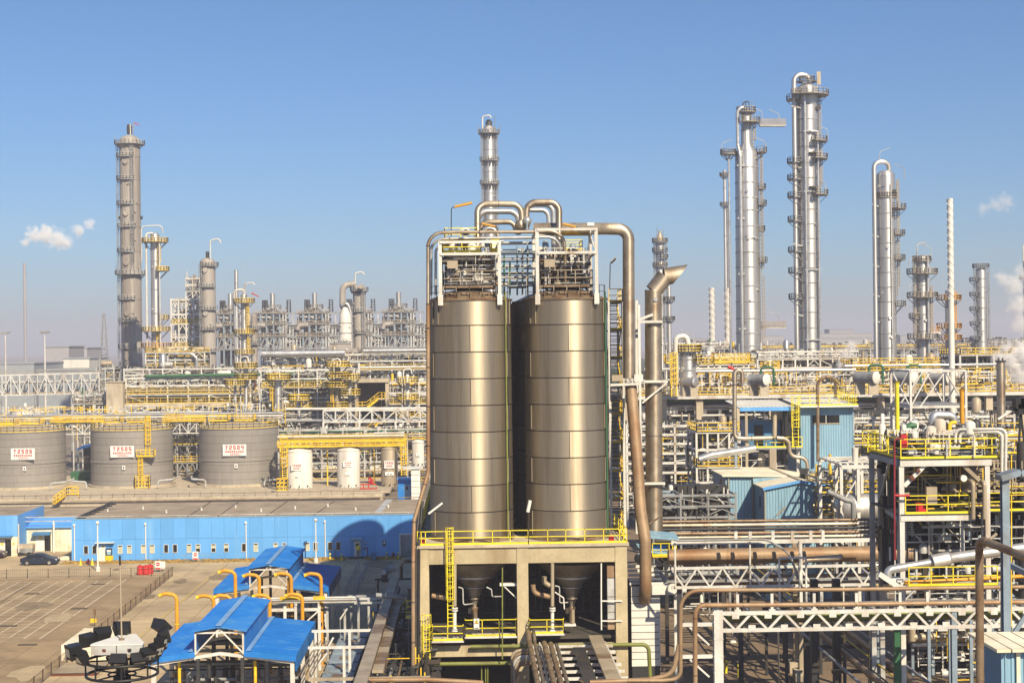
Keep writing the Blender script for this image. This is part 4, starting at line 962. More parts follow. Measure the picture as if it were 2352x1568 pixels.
# lamps on the roofs
def gantry_lamp(base,knee,tip,label,m='orange_paint'):
 t=T('roof_lamp',label,'lamp',base,'tube lamps on the silo roofs')
 MB().tube(arc([base,knee,knee.lerp(tip,.25)],.4),.04,7).part('pole','dark_steel',t)
 a,b=knee.lerp(tip,.15),tip;MB().tube([a,b],.1,8).part('lamp_tube',m,t);MB().beam(a+Vector((0,0,.1)),b+Vector((0,0,.1)),.2,.05).part('hood','tank_tan',t)
gantry_lamp(A8(397,500,118),A8(400,222,118),A8(598,178,118),'roof lamp on a tall bent pole standing clear at the corner of the workshop side')
gantry_lamp(A8(848,470,119),A8(840,410,119),A8(690,375,119),'roof lamp tilting down under the loop pipes of the workshop side')
gantry_lamp(A8(1625,450,119),A8(1615,412,119),A8(1465,378,119),'roof lamp lying in front of the thick duct')
t=gantry_lamp(A8(1915,1000,122),A8(1920,760,122),A8(1970,708,122),'dark roof lamp on a pole above the stair tower','dark_steel')
p=A8(1730,385,120);t=T('camera_mast','white floodlight fixed on the corner of the taller white roof frame','floodlight',p);MB().box(p.x-.25,p.x+.3,p.y-.2,p.y+.2,p.z-.1,p.z+.14).part('head','white_paint',t);rod('stem',p+Vector((0,0,-.9)),p,.05,'white_paint',t,8)
# white clad tower and its pipes
YW=119.6
t=T('clad_tower','white clad square tower with horizontal panel joints under the rusty duct','tower',B3(1935,1300,YW))
xa,xb=B3(1818,1000,YW).x,B3(2052,1000,YW).x
structure(MB().box(xa+.03,xb-.03,YW+.05,YW+3.2,0,B3(1935,760,YW).z),'core','dark_steel',t)
zz=[B3(1935,z,YW).z for z in (770,855,912,972,1030,1090,1150,1205,1260,1312,1370,1430)]
for hi,lo in zip(zz,zz[1:]):
 slab('cladding_panel',xa,xb,YW,YW+.05,lo+.03,hi-.03,'white_paint',t);slab('side_panel',xb-.03,xb+.02,YW+.06,YW+3.2,lo+.03,hi-.03,'white_paint',t)
for k in range(5):slab('louvre',xa-.1,xb+.3-k*.1,YW+.1+k*.3,YW+.3+k*.3,zz[0]+.05+k*.3,zz[0]+.25+k*.3,'white_paint',t)
t=T('insulated_pipe','fat white insulated pipe with a round white end cap beside the clad tower','pipe',B3(2155,850,YW));c=B3(2150,795,YW-.5)
MB().tube([c,c+Vector((-1.6,9,1.2))],.42,20).part('tube','pale_steel',t);MB().tube([c+Vector((0,-.03,0)),c+Vector((.05,-.12,-.01))],.45,22).part('end_cap','white_paint',t)
for k in range(4):q=c+Vector((-1.6,9,1.2))*(.12+k*.13);MB().tube([q,q+Vector((-.02,.12,.016))],.45,20).part('band','white_paint',t)
slab('bracket',c.x-1.6,c.x-.2,c.y+.1,c.y+.4,c.z-.45,c.z+.35,'white_paint',t)
# pipe rack running from the frame towards the viewer
zr=5.0
t=T('approach_rack','cream steel cross beams of the pipe rack running out from the silo frame','pipe rack',at(1300,1500,108));xa,xb=B3(1060,1200,YF).x,B3(1590,1200,YF).x
for k in range(11):
 y=92+k*2.2;bar('cross_beam',(xa-.6,y,zr-.35),(xb+.6,y,zr-.35),.16,.2,'white_steel',t)
for x in (xa,xb):
 bar('stringer',(x,91,zr-.1),(x,YF-1,zr-.1),.12,.2,'white_steel',t)
 for y in (94,104,113):bar('post',(x,y,0),(x,y,zr-.4),.25,.25,'white_steel',t,'ibeam')
t=T('cable_tray','broad brown cable tray with jointed covers running towards the viewer below the silos','cable tray',at(1390,1520,106));x=atz(1388,1508,zr+.3).x
for k in range(14):y=91+k*1.7;slab('tray_cover',x-.5,x+.5,y+.02,y+1.66,zr+.1,zr+.32,'tank_tan' if k!=9 else 'brown_steel',t)
t=T('grating_walk','dark steel grating walkway beside the broad brown cable tray','walkway',at(1340,1520,106));x=atz(1345,1530,zr).x
for k in range(8):slab('grating',x-.45,x+.45,92+k*2.5,94.45+k*2.5,zr-.1,zr,'dark_steel',t)
for k,(zx,r,m)in enumerate(((1022,.19,'brown_steel'),(1068,.13,'duct_steel'),(1150,.2,'brown_steel'),(1205,.19,'brown_steel'),(1255,.14,'duct_steel'))):
 x=atz((1000+zx/3.357)/1.0629,1530,zr+.3).x
 pts=[Vector((x,90,zr+.3)),Vector((x,YF-2.2-k*.35,zr+.3))]
 if k<2:pts.append(pts[-1]+Vector((0,1.2,.4)));pts.append(pts[-1]+Vector((0,.9,0)))
 pipe('rack_pipe',pts,r,m,('fat brown pipe leading the rack on the workshop side','thinner buff pipe second along the rack towards the viewer','brown pipe in the middle of the rack below the silos','brown pipe beside the dark grating walkway gap','thin buff pipe nearest the dark grating walkway')[k],.4,10,(2.6,'dark_steel',.015))
for k in range(5):
 zy=1300+k*26;y=YF-1.6-k*.7;xa=B3(840+k*10,zy,y);xb=B3(1235,zy,y)
 pipe('elbow_pipe',[Vector((xa.x,y,-.5+1)),Vector((xa.x,y,xa.z)),Vector((xb.x,y,xa.z))],.13,('tank_tan','brown_steel','pale_steel','tank_tan','brown_steel')[k],('uppermost of five nested elbow pipes under the balcony','second from the top of five nested elbow pipes','grey elbow pipe in the middle of five nested ones','second from the bottom of five nested elbow pipes','lowest of five nested elbow pipes under the balcony')[k],.6,10)
pipe('foreground_pipe',[at(850,1561,100),at(985,1560,100),at(1110,1567,100)],.16,'rust_duct','brown pipe lying across the very bottom below the caged ladder',n=10)
pipe('foreground_pipe',[at(1355,1566,98),at(1490,1560,98),at(1545,1548,98),at(1560,1480,98)],.16,'rust_duct','brown pipe curving up at the bottom right of the silo frame',1.0,10)
# builders for the process area
def ribbed(mb,a,b,z0,z1,pitch=.3,dep=.05,z1b=None):
 """corrugated sheet standing on the line a-b; z1b is the top height at b (sloping top)"""
 a,b=Vector((a[0],a[1],0)),Vector((b[0],b[1],0));L=(b-a).length;n=max(2,int(L/pitch));d=(b-a).normalized();o=Vector((d.y,-d.x,0))*dep
 z1b=z1 if z1b is None else z1b;cols=[]
 for i in range(n):
  for f_,q in ((0,0),(.45,0),(.55,1),(.9,1)):
   t=(i+f_)/n;p=a.lerp(b,t)+(o if q else Vector());cols.append((p,z1+(z1b-z1)*t))
 cols.append((b,z1b))
 for (p,zp),(q,zq)in zip(cols,cols[1:]):mb.quad((p.x,p.y,z0),(q.x,q.y,z0),(q.x,q.y,zq),(p.x,p.y,zp))
 return mb
def module(name,label,cat,u0,u1,vs_,Y,dep,nx,ny=2,m='white_steel',rails=(),pipes=5,risers=6,fine=140,dark=120,brace=.35,vessels=2,w_=.3,z0=0.0,slab_at=(),seed=1,rail_m='yellow_paint',rt=.04,pal=None,zclut=None,under=None):
 r=random.Random(seed);pal=pal or PAL
 uc=(u0+u1)/2;vm=sum(vs_)/len(vs_);xa,xb=at(u0,vm,Y).x,at(u1,vm,Y).x
 zs=[zat(uc,v,Y)for v in vs_];t=T(name,label,cat,((xa+xb)/2,Y,z0));X=[xa+(xb-xa)*i/nx for i in range(nx+1)];YY=[Y+dep*j/ny for j in range(ny+1)]
 for x in X:
  for y in YY:bar('post',(x,y,z0),(x,y,zs[-1]+(.0 if y>Y else.15)),w_,w_,m,t)
 for i,z in enumerate(zs):
  for y in (YY[0],YY[-1]):bar('beam',(xa,y-w_*.1,z-w_*.6),(xb,y-w_*.1,z-w_*.6),w_*.8,w_*1.15,m,t)
  for x in X:bar('cross_beam',(x,Y+w_/2,z-w_*.6),(x,Y+dep-w_/2,z-w_*.6),w_*.7,w_,m,t)
  if i in slab_at:slab('floor_slab',xa-.4,xb+.4,Y-.4,Y+dep,z-.75,z,'concrete',t)
  elif i in rails:slab('floor_grating',xa,xb,Y-.25,Y+dep,z,z+.06,'grey_steel',t)
  if i in rails or i in slab_at:
   mb=MB();railing(mb,[(xa,Y+dep,z),(xa,Y-.3,z),(xb,Y-.3,z),(xb,Y+dep,z)],1.15,1.5,rt);mb.part('railing',rail_m,t)
  zl=zs[i-1]if i else (under if under is not None else max(z0,z-5));
  for k in range(pipes):
   zz=r.uniform(zl+.4,z-.3);y=Y+r.uniform(.1,dep);rr=r.choice((.07,.09,.12,.16,.2,.3));mm=r.choice(pal)
   e0,e1=sorted((r.uniform(xa,xb),r.uniform(xa,xb)))if r.random()<.5 else (xa-.3,xb+.3)
   if e1-e0<2:e1=min(xb,e0+3)
   rod('pipe',(e0,y,zz),(e1,y,zz),rr,mm,t,8)
   if r.random()<.55:
    x=r.choice((e0,e1));rod('pipe',(x,y,zz-rr),(x,y,zz+r.choice((-1,1))*r.uniform(1,3)),rr,mm,t,8)
  for k in range(nx):
   if r.random()<brace:
    a,b=X[k],X[k+1];hz=min(z-zl-.5,(b-a));s_=r.choice((0,1,2))
    if s_!=1:bar('brace',(a,Y+.02,z-.4-hz),((a+b)/2 if s_==2 else b,Y+.02,z-.4),w_*.5,w_*.5,m,t)
    if s_!=0:bar('brace',(b,Y+.04,z-.4-hz),((a+b)/2 if s_==2 else a,Y+.04,z-.4),w_*.5,w_*.5,m,t)
 for k in range(risers):
  x,y=r.uniform(xa,xb),Y+r.uniform(-.1,dep);a,b=sorted((r.uniform(z0+1,zs[-1]),r.uniform(zs[0],zs[-1]+1.5)))
  rod('riser_pipe',(x,y,a),(x,y,b),r.choice((.08,.12,.18)),r.choice(pal),t,8)
 for k in range(vessels):
  i=r.randrange(len(zs));z=zs[i]+.1;x,y=r.uniform(xa+1.2,xb-1.2),Y+r.uniform(.8,max(1,dep-1));rr=r.uniform(.45,1.0)
  if r.random()<.5:MB().lathe((x,y,z),[(.001,0),(rr,.3),(rr,rr*3),(rr*.6,rr*3.5),(.001,rr*3.7)],14).part('vessel',r.choice(('silver_cladding','tank_white','tank_tan','pale_steel')),t)
  else:MB().drum((x-1.3,y,z+rr),(x+1.3,y+.3,z+rr),rr*.8,14).part('drum',r.choice(('silver_cladding','tank_white','tank_tan','pale_steel')),t)
 zc0,zc1=zclut or (under if under is not None else max(z0,zs[0]-5),zs[-1]+.4)
 mb=clutter(MB(),xa,xb,Y+.2,Y+dep*.7,zc0,zc1,fine,r=r);mb.stuff('small_pipework',r.choice(('white_steel','pale_steel')),t)
 if fine>60:
  clutter(MB(),xa,xb,Y+.1,Y+dep*.6,zc0,zc1,fine//4,r=r).stuff('small_fittings','brown_steel',t)
  clutter(MB(),xa,xb,Y-.1,Y+dep*.5,zc0,zc1,fine//5,(.05,.1),r=r,lump=False).stuff('yellow_fittings',rail_m,t)
 if dark:clutter(MB(),xa,xb,Y+dep*.6,Y+dep,zc0,zc1,dark,(.25,.9),r=r).stuff('dark_shade_clutter','dark_steel',t)  # dark shapes at the back stand in for shaded gaps
 return t,xa,xb,zs
def pixel_text(parent,name,txt,x0,z0,y,w_,h,m,gap=.25):
 """lettering built from little raised bars on a 3 x 5 grid"""
 G={'T':'111010010010010','2':'111001111100111','5':'111100111001111','0':'111101101101111','6':'111100111101111','4':'101101111001001','1':'010110010010111','3':'111001111001111','x':'110111011101110','y':'111010111010111','z':'101111010111101','w':'111101111010101'}
 mb=MB();n=len(txt);cw=w_/(n+(n-1)*gap);ph,pw=h/5,cw/3
 for i,ch in enumerate(txt):
  g=G[ch]
  for r_ in range(5):
   c=0
   while c<3:
    if g[r_*3+c]=='1':
     e=c
     while e<3 and g[r_*3+e]=='1':e+=1
     x=x0+i*cw*(1+gap)+c*pw;mb.box(x,x+(e-c)*pw,y-.02,y,z0+(4-r_)*ph,z0+(5-r_)*ph+.002);c=e
    else:c+=1
 mb.part(name,m,parent)
 # storage tanks
D5=lambda zx,zy,Y:at(zx/2.8514/1.0629,(850+zy/2.8514)/1.0629,Y)
YTK=300.0
structure(MB().box(-160,-16,270,274,0,.9).box(-160,-16,274,330,0,.55),'tank_terrace','concrete')
t=T('containment_wall','long pale concrete wall with a pipe rail in front of the storage tanks','wall',(-60,266,0))
for k in range(22):slab('wall_section',-150+k*6.1,-150+k*6.1+6.06,265.4,265.9,0,1.5,'concrete',t)
mb=MB();x=-150
for k in range(70):mb.beam((x+k*1.9,265.3,1.5),(x+k*1.9,265.3,2.2),.07)
mb.tube([(-150,265.25,2.0),(-16,265.25,2.0)],.06,6);mb.part('rail','brown_steel',t)
MB().tube([(-150,264.9,1.0),(-16,264.9,1.0)],.12,8).part('pipe','tank_tan',t)
structure(MB().quad((-150,240,.02),(-60,240,.02),(-60,263,.02),(-150,263,.02)),'service_road','roof_felt')
def tank(ul,ur,v_top,v_bot,no,label,sx,sy,ladder=None):
 u=(ul+ur)/2;c=at(u,(v_top+v_bot)/2,YTK);R_=(ur-ul)/2*px(YTK);zt=zat(ul,v_top,YTK);zb=.55
 t=T('storage_tank',label,'tank',(c.x,YTK,zb),'big grey storage tanks')
 n=8;hh=(zt-zb)/n
 for i in range(n):
  for k in range(4):
   a0,a1=rad(-180+90*k+(i%2)*38+.02),rad(-90+90*k+(i%2)*38-.02)
   MB().lathe((c.x,YTK,0),[(R_+.012*(i%2),zb+i*hh+.02),(R_+.012*(i%2),zb+(i+1)*hh-.02)],14,a0,a1).part('shell_plate','tank_grey',t)
 MB().lathe((c.x,YTK,0),[(R_-.03,zb),(R_-.03,zt)],48).part('liner','dark_steel',t)
 MB().lathe((c.x,YTK,zt),[(R_+.15,-.12),(R_+.15,.0),(R_-.05,.04),(R_*.5,.85),(.001,1.15)],48).part('roof','tank_grey',t)
 zk=zb+hh*3.55;MB().lathe((c.x,YTK,zk),[(R_+.02,-.1),(R_+.16,-.08),(R_+.16,.05),(R_+.02,.08)],48).part('stiffener','tank_grey',t)
 MB().lathe((c.x,YTK,0),[(R_+.5,.551),(R_+.5,.95),(R_-.1,.96)],40).part('foundation','concrete',t)
 mb=MB();railing(mb,[(c.x+(R_-.05)*math.cos(rad(a)),YTK+(R_-.05)*math.sin(rad(a)),zt+.02)for a in range(-200,60,10)],1.15,9,.04);mb.part('roof_railing','yellow_paint',t)
 for dx in (-.55,.1):
  o=slab('roof_stage',c.x+R_*dx-1.5,c.x+R_*dx+2.2,YTK-1,YTK+2.5,zt+1.2,zt+1.35,'yellow_paint',t)
  mb=MB();railing(mb,[(c.x+R_*dx-1.5,YTK-1,zt+1.35),(c.x+R_*dx+2.2,YTK-1,zt+1.35),(c.x+R_*dx+2.2,YTK+2.5,zt+1.35)],1.1,.9,.045);mb.part('railing','yellow_paint',t)
  if dx>0:break
 p=D5(sx,sy,YTK-R_);ang=math.asin(max(-.95,min(.95,(p.x-c.x)/R_)));yy=YTK-R_*math.cos(ang)-.25
 o=slab('number_board',p.x-2.25,p.x+2.25,yy-.06,yy,p.z-1.1,p.z+1.1,'white_sign',t)
 pixel_text(t,'number',no,p.x-1.75,p.z+.12,yy-.06,3.5,.75,'red_print',.55)
 pixel_text(t,'small_text','xyzwx1002'[:9]if no!='T2506' else 'xyzwx2000',p.x-1.75,p.z-.5,yy-.06,3.5,.4,'red_print',.35)
 for k in range(2):slab('text_line',p.x-.9,p.x+(1.2 if k else.8),yy-.075,yy-.061,p.z-.72-k*.2,p.z-.64-k*.2,'red_print',t)
 q=slab('hazard_notice',p.x-.05,p.x+.55,yy-.05,yy,4.2,4.95,'white_sign',t);slab('symbol',p.x+.12,p.x+.38,yy-.062,yy-.051,4.4,4.75,'dark_print',t)
 return t,c,R_,zt
t6,c6,R6,z6=tank(-29,147.5,989,1135,'T2506','grey storage tank with the board T2506 cut by the edge of view',160,735)
t5,c5,R5,z5=tank(212.5,395,985,1130,'T2505','grey storage tank with the board T2505 and a yellow ladder down its side',853,717)
t4,c4,R4,z4=tank(460,638.5,981,1128,'T2504','grey storage tank with the board T2504',1634,707)
a=rad(-57);lx,ly=c5.x+(R5+.5)*math.cos(a),YTK+(R5+.5)*math.sin(a);zq=D5(1100,745,ly).z
cage_ladder(t5,(lx,ly),zq,z5+2.6,(.4,-.9),'yellow_paint',.8,True,.1)
o=slab('ladder_stage',lx-1.9,lx+1.4,ly-1.2,ly+.4,zq-.15,zq,'yellow_paint',t5);mb=MB();railing(mb,[(lx-1.9,ly-1.2,zq),(lx+1.4,ly-1.2,zq),(lx+1.4,ly+.3,zq)],1.2,.8,.05);mb.part('railing','yellow_paint',t5)
cage_ladder(t5,(lx-1.3,ly-.5),1,zq,(0,-1),'yellow_paint',.7,True,.09)
mb=MB();railing(mb,[(lx-2.2,ly-1.6,.7),(lx+.4,ly-1.6,.7),(lx+.4,ly,.7),(lx-2.2,ly,.7)],2.2,.7,.05,True,(1,.66,.33),True);mb.part('ladder_guard','yellow_paint',t5)
for k,(zx,zy,d)in enumerate(((350,940,1),(600,930,-1),(1100,920,1),(1430,915,-1),(1840,920,1))):
 y=YTK-R5-1.5;p=D5(zx,zy,y);pipe('tank_pipe',[(p.x,y,.9),(p.x,y,p.z),(p.x+2.6*d,y,p.z+.2),(p.x+3.4*d,y+4,p.z+.4)],.18,'pale_steel',('bent pipe at the foot of the tank T2506','bent pipe meeting the tank T2505 from the stairs side','bent pipe leaving the tank T2505 below its ladder','bent pipe meeting the tank T2504','bent pipe leaving the tank T2504 towards the white tanks')[k],.5,8)
t=T('wall_stairs','yellow railed stairs crossing the concrete wall between tanks T2506 and T2505','stairs',D5(460,1040,268))
a,b,c=D5(375,1085,263),D5(470,1015,266),D5(548,1010,266.5);mb=MB()
for i in range(10):q=a.lerp(b,(i+.5)/10);mb.box(q.x-.25,q.x+.25,q.y-.5,q.y+.5,q.z-.05,q.z)
mb.box(b.x,c.x,b.y-.5,b.y+.6,b.z-.12,b.z);mb.part('treads','yellow_paint',t)
mb=MB();
for y in (-.55,.55):railing(mb,[a+Vector((0,y,0)),b+Vector((0,y,0)),Vector((c.x,b.y+y,b.z))],1.3,.9,.05)
mb.part('railing','yellow_paint',t);MB().beam(b+Vector((2,0,-2)),b+Vector((2,0,0)),.2).part('post','yellow_paint',t)
# white and tan small tanks
E6=lambda zx,zy,Y:at((600+zx/2.85)/1.0629,(850+zy/2.85)/1.0629,Y)
YS=285.0
slab_t=structure(MB().box(-36,-15,276,296,.56,1.0),'tank_plinth','concrete')
def small_tank(zl,zr,zt_,zb_,m,no,label,boards):
 c=E6((zl+zr)/2,(zt_+zb_)/2,YS);R_=(zr-zl)/2/2.85/1.0629*px(YS);a,b=E6(zl,zt_,YS).z,max(.9,E6(zl,zb_,YS).z)
 t=T('small_tank',label,'tank',(c.x,YS,b))
 MB().lathe((c.x,YS,0),[(R_,b),(R_,a),(R_*.97,a+.1),(R_*.5,a+.5),(.001,a+.65)],32).part('shell',m,t)
 for z in (b+.05,a-.1):MB().lathe((c.x,YS,z),[(R_,-.06),(R_+.07,-.05),(R_+.07,.05),(R_,.06)],32).part('ring',m,t)
 for k in range(10):q=rad(36*k);MB().box(c.x+R_*math.cos(q)-.12,c.x+R_*math.cos(q)+.12,YS+R_*math.sin(q)-.12,YS+R_*math.sin(q)+.12,b-.1,b+.2).part('anchor','grey_steel',t)
 for (bx0,bx1,by0,by1,txt)in boards:
  p,q=E6(bx0,by1,YS-R_-.1),E6(bx1,by0,YS-R_-.1);o=slab('number_board',p.x,q.x,YS-R_-.12,YS-R_-.06,p.z,q.z,'white_sign',t);w2=q.x-p.x;h2=q.z-p.z
  if txt:pixel_text(t,'number',txt,p.x+w2*.08,p.z+h2*.55,YS-R_-.12,w2*.84,h2*.3,'red_print',.5)
  pixel_text(t,'small_text','xzyw' if txt else 'yx',p.x+w2*.2,p.z+h2*.2,YS-R_-.12,w2*.6,h2*.2,'red_print' if txt else 'dark_print',.4)
 for dx in (-.6,.1,.7):MB().tube([(c.x+R_*dx,YS-R_*math.sqrt(1-dx*dx)-.35,b+.5),(c.x+R_*dx,YS-R_*.5,b+.5)],.13,8).part('nozzle','dark_steel',t)
 zp=a+.75
 o=slab('top_stage',c.x-R_*.9,c.x+R_*.9,YS-R_*.7,YS+R_*.7,zp-.08,zp,'yellow_paint',t);mb=MB();railing(mb,[(c.x-R_,YS-R_*.8,zp),(c.x+R_,YS-R_*.8,zp),(c.x+R_,YS+R_,zp),(c.x-R_,YS+R_,zp)],1.2,.9,.045,True,(1,.5),True);mb.part('railing','yellow_paint',o)
 return t,c,R_,a
small_tank(284,464,712,995,'tank_white','T2500','greyish white upright tank with the board T2500 beside the tank T2504',[(316,388,800,850,'T2500'),(345,365,880,900,'')])
small_tank(636,795,705,975,'tank_white','T2503','bright white upright tank marked T2503',[(676,738,785,825,'T2503'),(692,726,862,885,'')])
small_tank(942,1058,695,968,'tank_tan','T2502','tan stained upright tank with the board T2502',[(964,1032,780,835,'T2502'),(970,1030,858,884,'')])
small_tank(1155,1242,650,822,'tank_white','','small white tank high up beside the silo edge',[(1185,1212,730,755,'')])
t=T('yellow_gangway','long yellow railed gangway with white pipes above the small tanks','gangway',E6(640,660,YS))
z=E6(600,680,YS).z;xa,xb=E6(225,680,YS).x,E6(1105,680,YS).x
slab('deck',xa,xb,YS-1.2,YS-.1,z-.12,z,'yellow_paint',t);slab('deck',xa,xb,YS+3.5,YS+4.8,z+.6,z+.72,'yellow_paint',t)
for y,dz in ((YS-1.2,0),(YS-.1,0),(YS+3.5,.7)):mb=MB();railing(mb,[(xa,y,z+dz),(xb,y,z+dz)],1.2,1.1,.045,True,(1,.66,.33));mb.part('railing','yellow_paint',t)
for k in range(9):
 x=xa+(xb-xa)*k/8;bar('post',(x,YS+3.2,.9),(x,YS+3.2,z-.12),.22,.22,'yellow_paint' if k%3==0 else 'pale_steel',t)
for k,(dz,r_,m)in enumerate(((1.9,.16,'white_steel'),(1.5,.12,'silver_pipe'),(2.3,.2,'white_steel'),(-.4,.22,'silver_pipe'),(-.8,.12,'white_steel'))):
 rod('pipe',(xa+k*2+(14 if dz>2 else 0),YS-.8+k*.5,z+dz),(xb,YS-.8+k*.5,z+dz),r_,m,t,8)
for zx in (262,1095):q=E6(zx,700,YS-5);cage_ladder(t,(q.x,YS-3.2),E6(zx,890,YS-5).z if zx>500 else 3,z+1.2,(0,-1),'yellow_paint',.9,True,.11)
q=E6(250,965,YS-6);mb=MB();railing(mb,[(q.x-1,YS-6,1),(q.x+1,YS-6,1),(q.x+1,YS-4.5,1),(q.x-1,YS-4.5,1)],2.1,.6,.06,True,(1,.66,.33),True);mb.part('ladder_guard','yellow_paint',t)
t=T('fire_manifold','red fire water pipework with valves between the white and the tan tank','pipework',E6(860,1000,279));r_=random.Random(5)
for k in range(7):x=E6(800+k*18,980,279).x;rod('riser',(x,279,.9),(x,279,E6(800,925+r_.randrange(50),279).z),.1,'red_paint',t,8)
for zy in (945,975,1000):rod('header',E6(795,zy,279),E6(910,zy,279),.1,'red_paint',t,8)
for k in range(4):q=E6(862+(k%2)*16,905+k*10,279);MB().lathe(q,[(.001,-.2),(.3,-.18),(.3,.18),(.001,.2)],10).part('valve','red_paint',t)
YB=262.0
t=T('blue_kiosk','small blue cabin with a white door beside the white ribbed box','cabin',E6(1090,1060,YB));xa,xb=E6(1058,1000,YB).x,E6(1150,1000,YB).x;zt_=E6(1058,915,YB).z
slab('wall',xa,xb,YB,YB+3,0,zt_,'blue_roof_paint',t);slab('roof',xa-.15,xb+.9,YB-.2,YB+3.2,zt_+.003,zt_+.2,'blue_wall_paint',t);o=slab('door',xa+1.1,xa+2.2,YB-.06,YB-.003,.2,zt_-.8,'pale_blue_sheet',t);slab('window',xa+1.4,xa+1.8,YB-.08,YB-.061,zt_-1.7,zt_-1.1,'glass_dark',t)
t=T('ribbed_box','tall white ribbed box next to the blue cabin','cabinet',E6(1180,1070,YB-3));xa,xb=E6(1152,1000,YB-3).x,E6(1213,1000,YB-3).x;zt_=E6(1152,838,YB-3).z
for k in range(6):z=zt_*k/6;slab('box_section',xa,xb,YB-3,YB,z+.03,z+zt_/6-.03,'white_paint',t)
slab('hood',xa-1.3,xb,YB-3.3,YB,zt_,zt_+.2,'white_paint',t)
# truss pipe bridge behind the small tanks
def truss(name,label,p0,p1,h,n,m,wd=.22,chords=True,parent=None,alt=True,posts=True,dbl=False):
 p0,p1=Vector(p0),Vector(p1);t=parent or T(name,label,'truss bridge',p0.lerp(p1,.5));up=Vector((0,0,h))
 bar('chord',p0,p1,wd,wd,m,t);bar('chord',p0+up,p1+up,wd,wd,m,t)
 for i in range(n+1):
  a=p0.lerp(p1,i/n)
  if posts:bar('post',a,a+up,wd*.8,wd*.8,m,t)
  if i<n:
   b=p0.lerp(p1,(i+1)/n)
   if (i%2==0)==alt:bar('brace',a+up,b,wd*.65,wd*.65,m,t)
   else:bar('brace',a,b+up,wd*.65,wd*.65,m,t)
   if dbl:bar('brace',a,b+up,wd*.65,wd*.65,m,t)
 return t
YBr=316.0
a,b=E6(540,512,YBr),E6(1300,508,YBr);h=E6(540,432,YBr).z-a.z
t=truss('pipe_bridge','long white lattice pipe bridge crossing behind the small tanks',a,b,h,9,'white_steel',.34)
truss('','',a+Vector((0,4,0)),b+Vector((0,4,0)),h,9,'pale_steel',.3,parent=t)
for k in range(5):rod('pipe',a+Vector((-8,.6+k*.7,.3)),b+Vector((0,.6+k*.7,.3)),(.22,.15,.25,.12,.2)[k],('silver_pipe','white_steel','silver_pipe','tank_tan','white_steel')[k],t,8)
for k in range(3):rod('pipe',a+Vector((-8,.6+k*1.1,h+.3)),b+Vector((0,.6+k*1.1,h+.3)),(.2,.16,.24)[k],('white_steel','silver_pipe','white_steel')[k],t,8)
for f_ in (0,.33,.66,.98):
 q=a.lerp(b,f_);bar('leg',(q.x,q.y,0),q,.4,.4,'white_steel',t);bar('leg',(q.x,q.y+4,0),q+Vector((0,4,0)),.4,.4,'pale_steel',t)
 # process structures behind the tanks
module('process_structure','two storey steel structure with a concrete floor carrying brown and green pipes behind tank T2505','process unit',290,575,(943,925,903,883,866),338,12,6,2,rails=(2,),slab_at=(1,),pipes=9,risers=12,fine=420,dark=260,vessels=6,w_=.3,seed=3,pal=PAL+['brown_steel','copper_rust','green_paint'],under=9.0)
q=at(285,920,336);rod_t=T('concrete_shaft','plain pale concrete shaft standing at the end of the pipe structure','tower',at(262,950,336))
xa,xb=at(244,910,336).x,at(282,910,336).x;slab('shaft',xa,xb,336,341,0,zat(262,878,336),'concrete',rod_t);slab('cap',xa-.2,xb+.2,335.8,341.2,zat(262,878,336)+.003,zat(262,876,336),'concrete',rod_t)
pipe('green_main',[at(335,864,337),at(700,858,337)],.35,'green_paint','fat dark green pipe along the top of the two storey pipe structure',n=10)
module('process_structure','dense steel structure with yellow platforms between tank T2504 and the concrete stair block','process unit',600,815,(960,936,912,888,868,848),332,12,5,2,rails=(1,3),pipes=8,risers=14,fine=480,dark=280,vessels=7,w_=.24,seed=4,under=6.0)
module('process_structure','white steel structure with yellow platforms beside the silo edge','process unit',888,1000,(1000,955,925,900,876),334,12,3,2,rails=(1,2),pipes=8,risers=8,fine=320,dark=200,vessels=4,w_=.32,seed=6,under=3.0)
module('process_structure','low pipe structure full of steel uprights seen between tanks T2505 and T2504','process unit',385,475,(1105,1060,1020,985),316,6,4,1,m='grey_steel',rails=(1,2),pipes=6,risers=22,fine=200,dark=60,vessels=0,w_=.3,seed=8,under=1.0)
module('process_structure','pipe structure behind the yellow gangway and the white tanks','process unit',640,985,(1110,1060,1010,985),306,8,7,2,m='pale_steel',rails=(0,2),pipes=6,risers=22,fine=460,dark=300,vessels=4,w_=.24,seed=9,under=1.0)
module('pipe_rack','upper pipe rack crossing behind the two storey pipe structure','pipe rack',285,640,(872,858,845),372,8,8,1,rails=(),pipes=9,risers=8,fine=340,dark=220,vessels=4,seed=10,w_=.3,under=17)
module('pipe_rack','upper pipe rack with fat silver pipes below the furnaces','pipe rack',600,1000,(870,848,828,812),380,9,8,1,rails=(1,),pipes=9,risers=14,fine=480,dark=240,vessels=5,seed=12,w_=.3,under=14)
for (ua,ub,v,r_,m,lb)in ((600,792,813,.9,'silver_pipe','fat silver pipe lying below the furnaces'),(835,1000,806,.6,'silver_pipe','long silver pipe behind the cream cone vessel'),(640,980,846,.3,'white_steel','white pipe spanning the upper pipe rack')):
 pipe('pipe_main',[at(ua,v,378),at(ub,v-(ub-ua)*.012,378)],r_,m,lb,n=14)
t=T('tank_walkway','long yellow railed walkway on white trestles running behind the storage tanks','walkway',at(300,975,311))
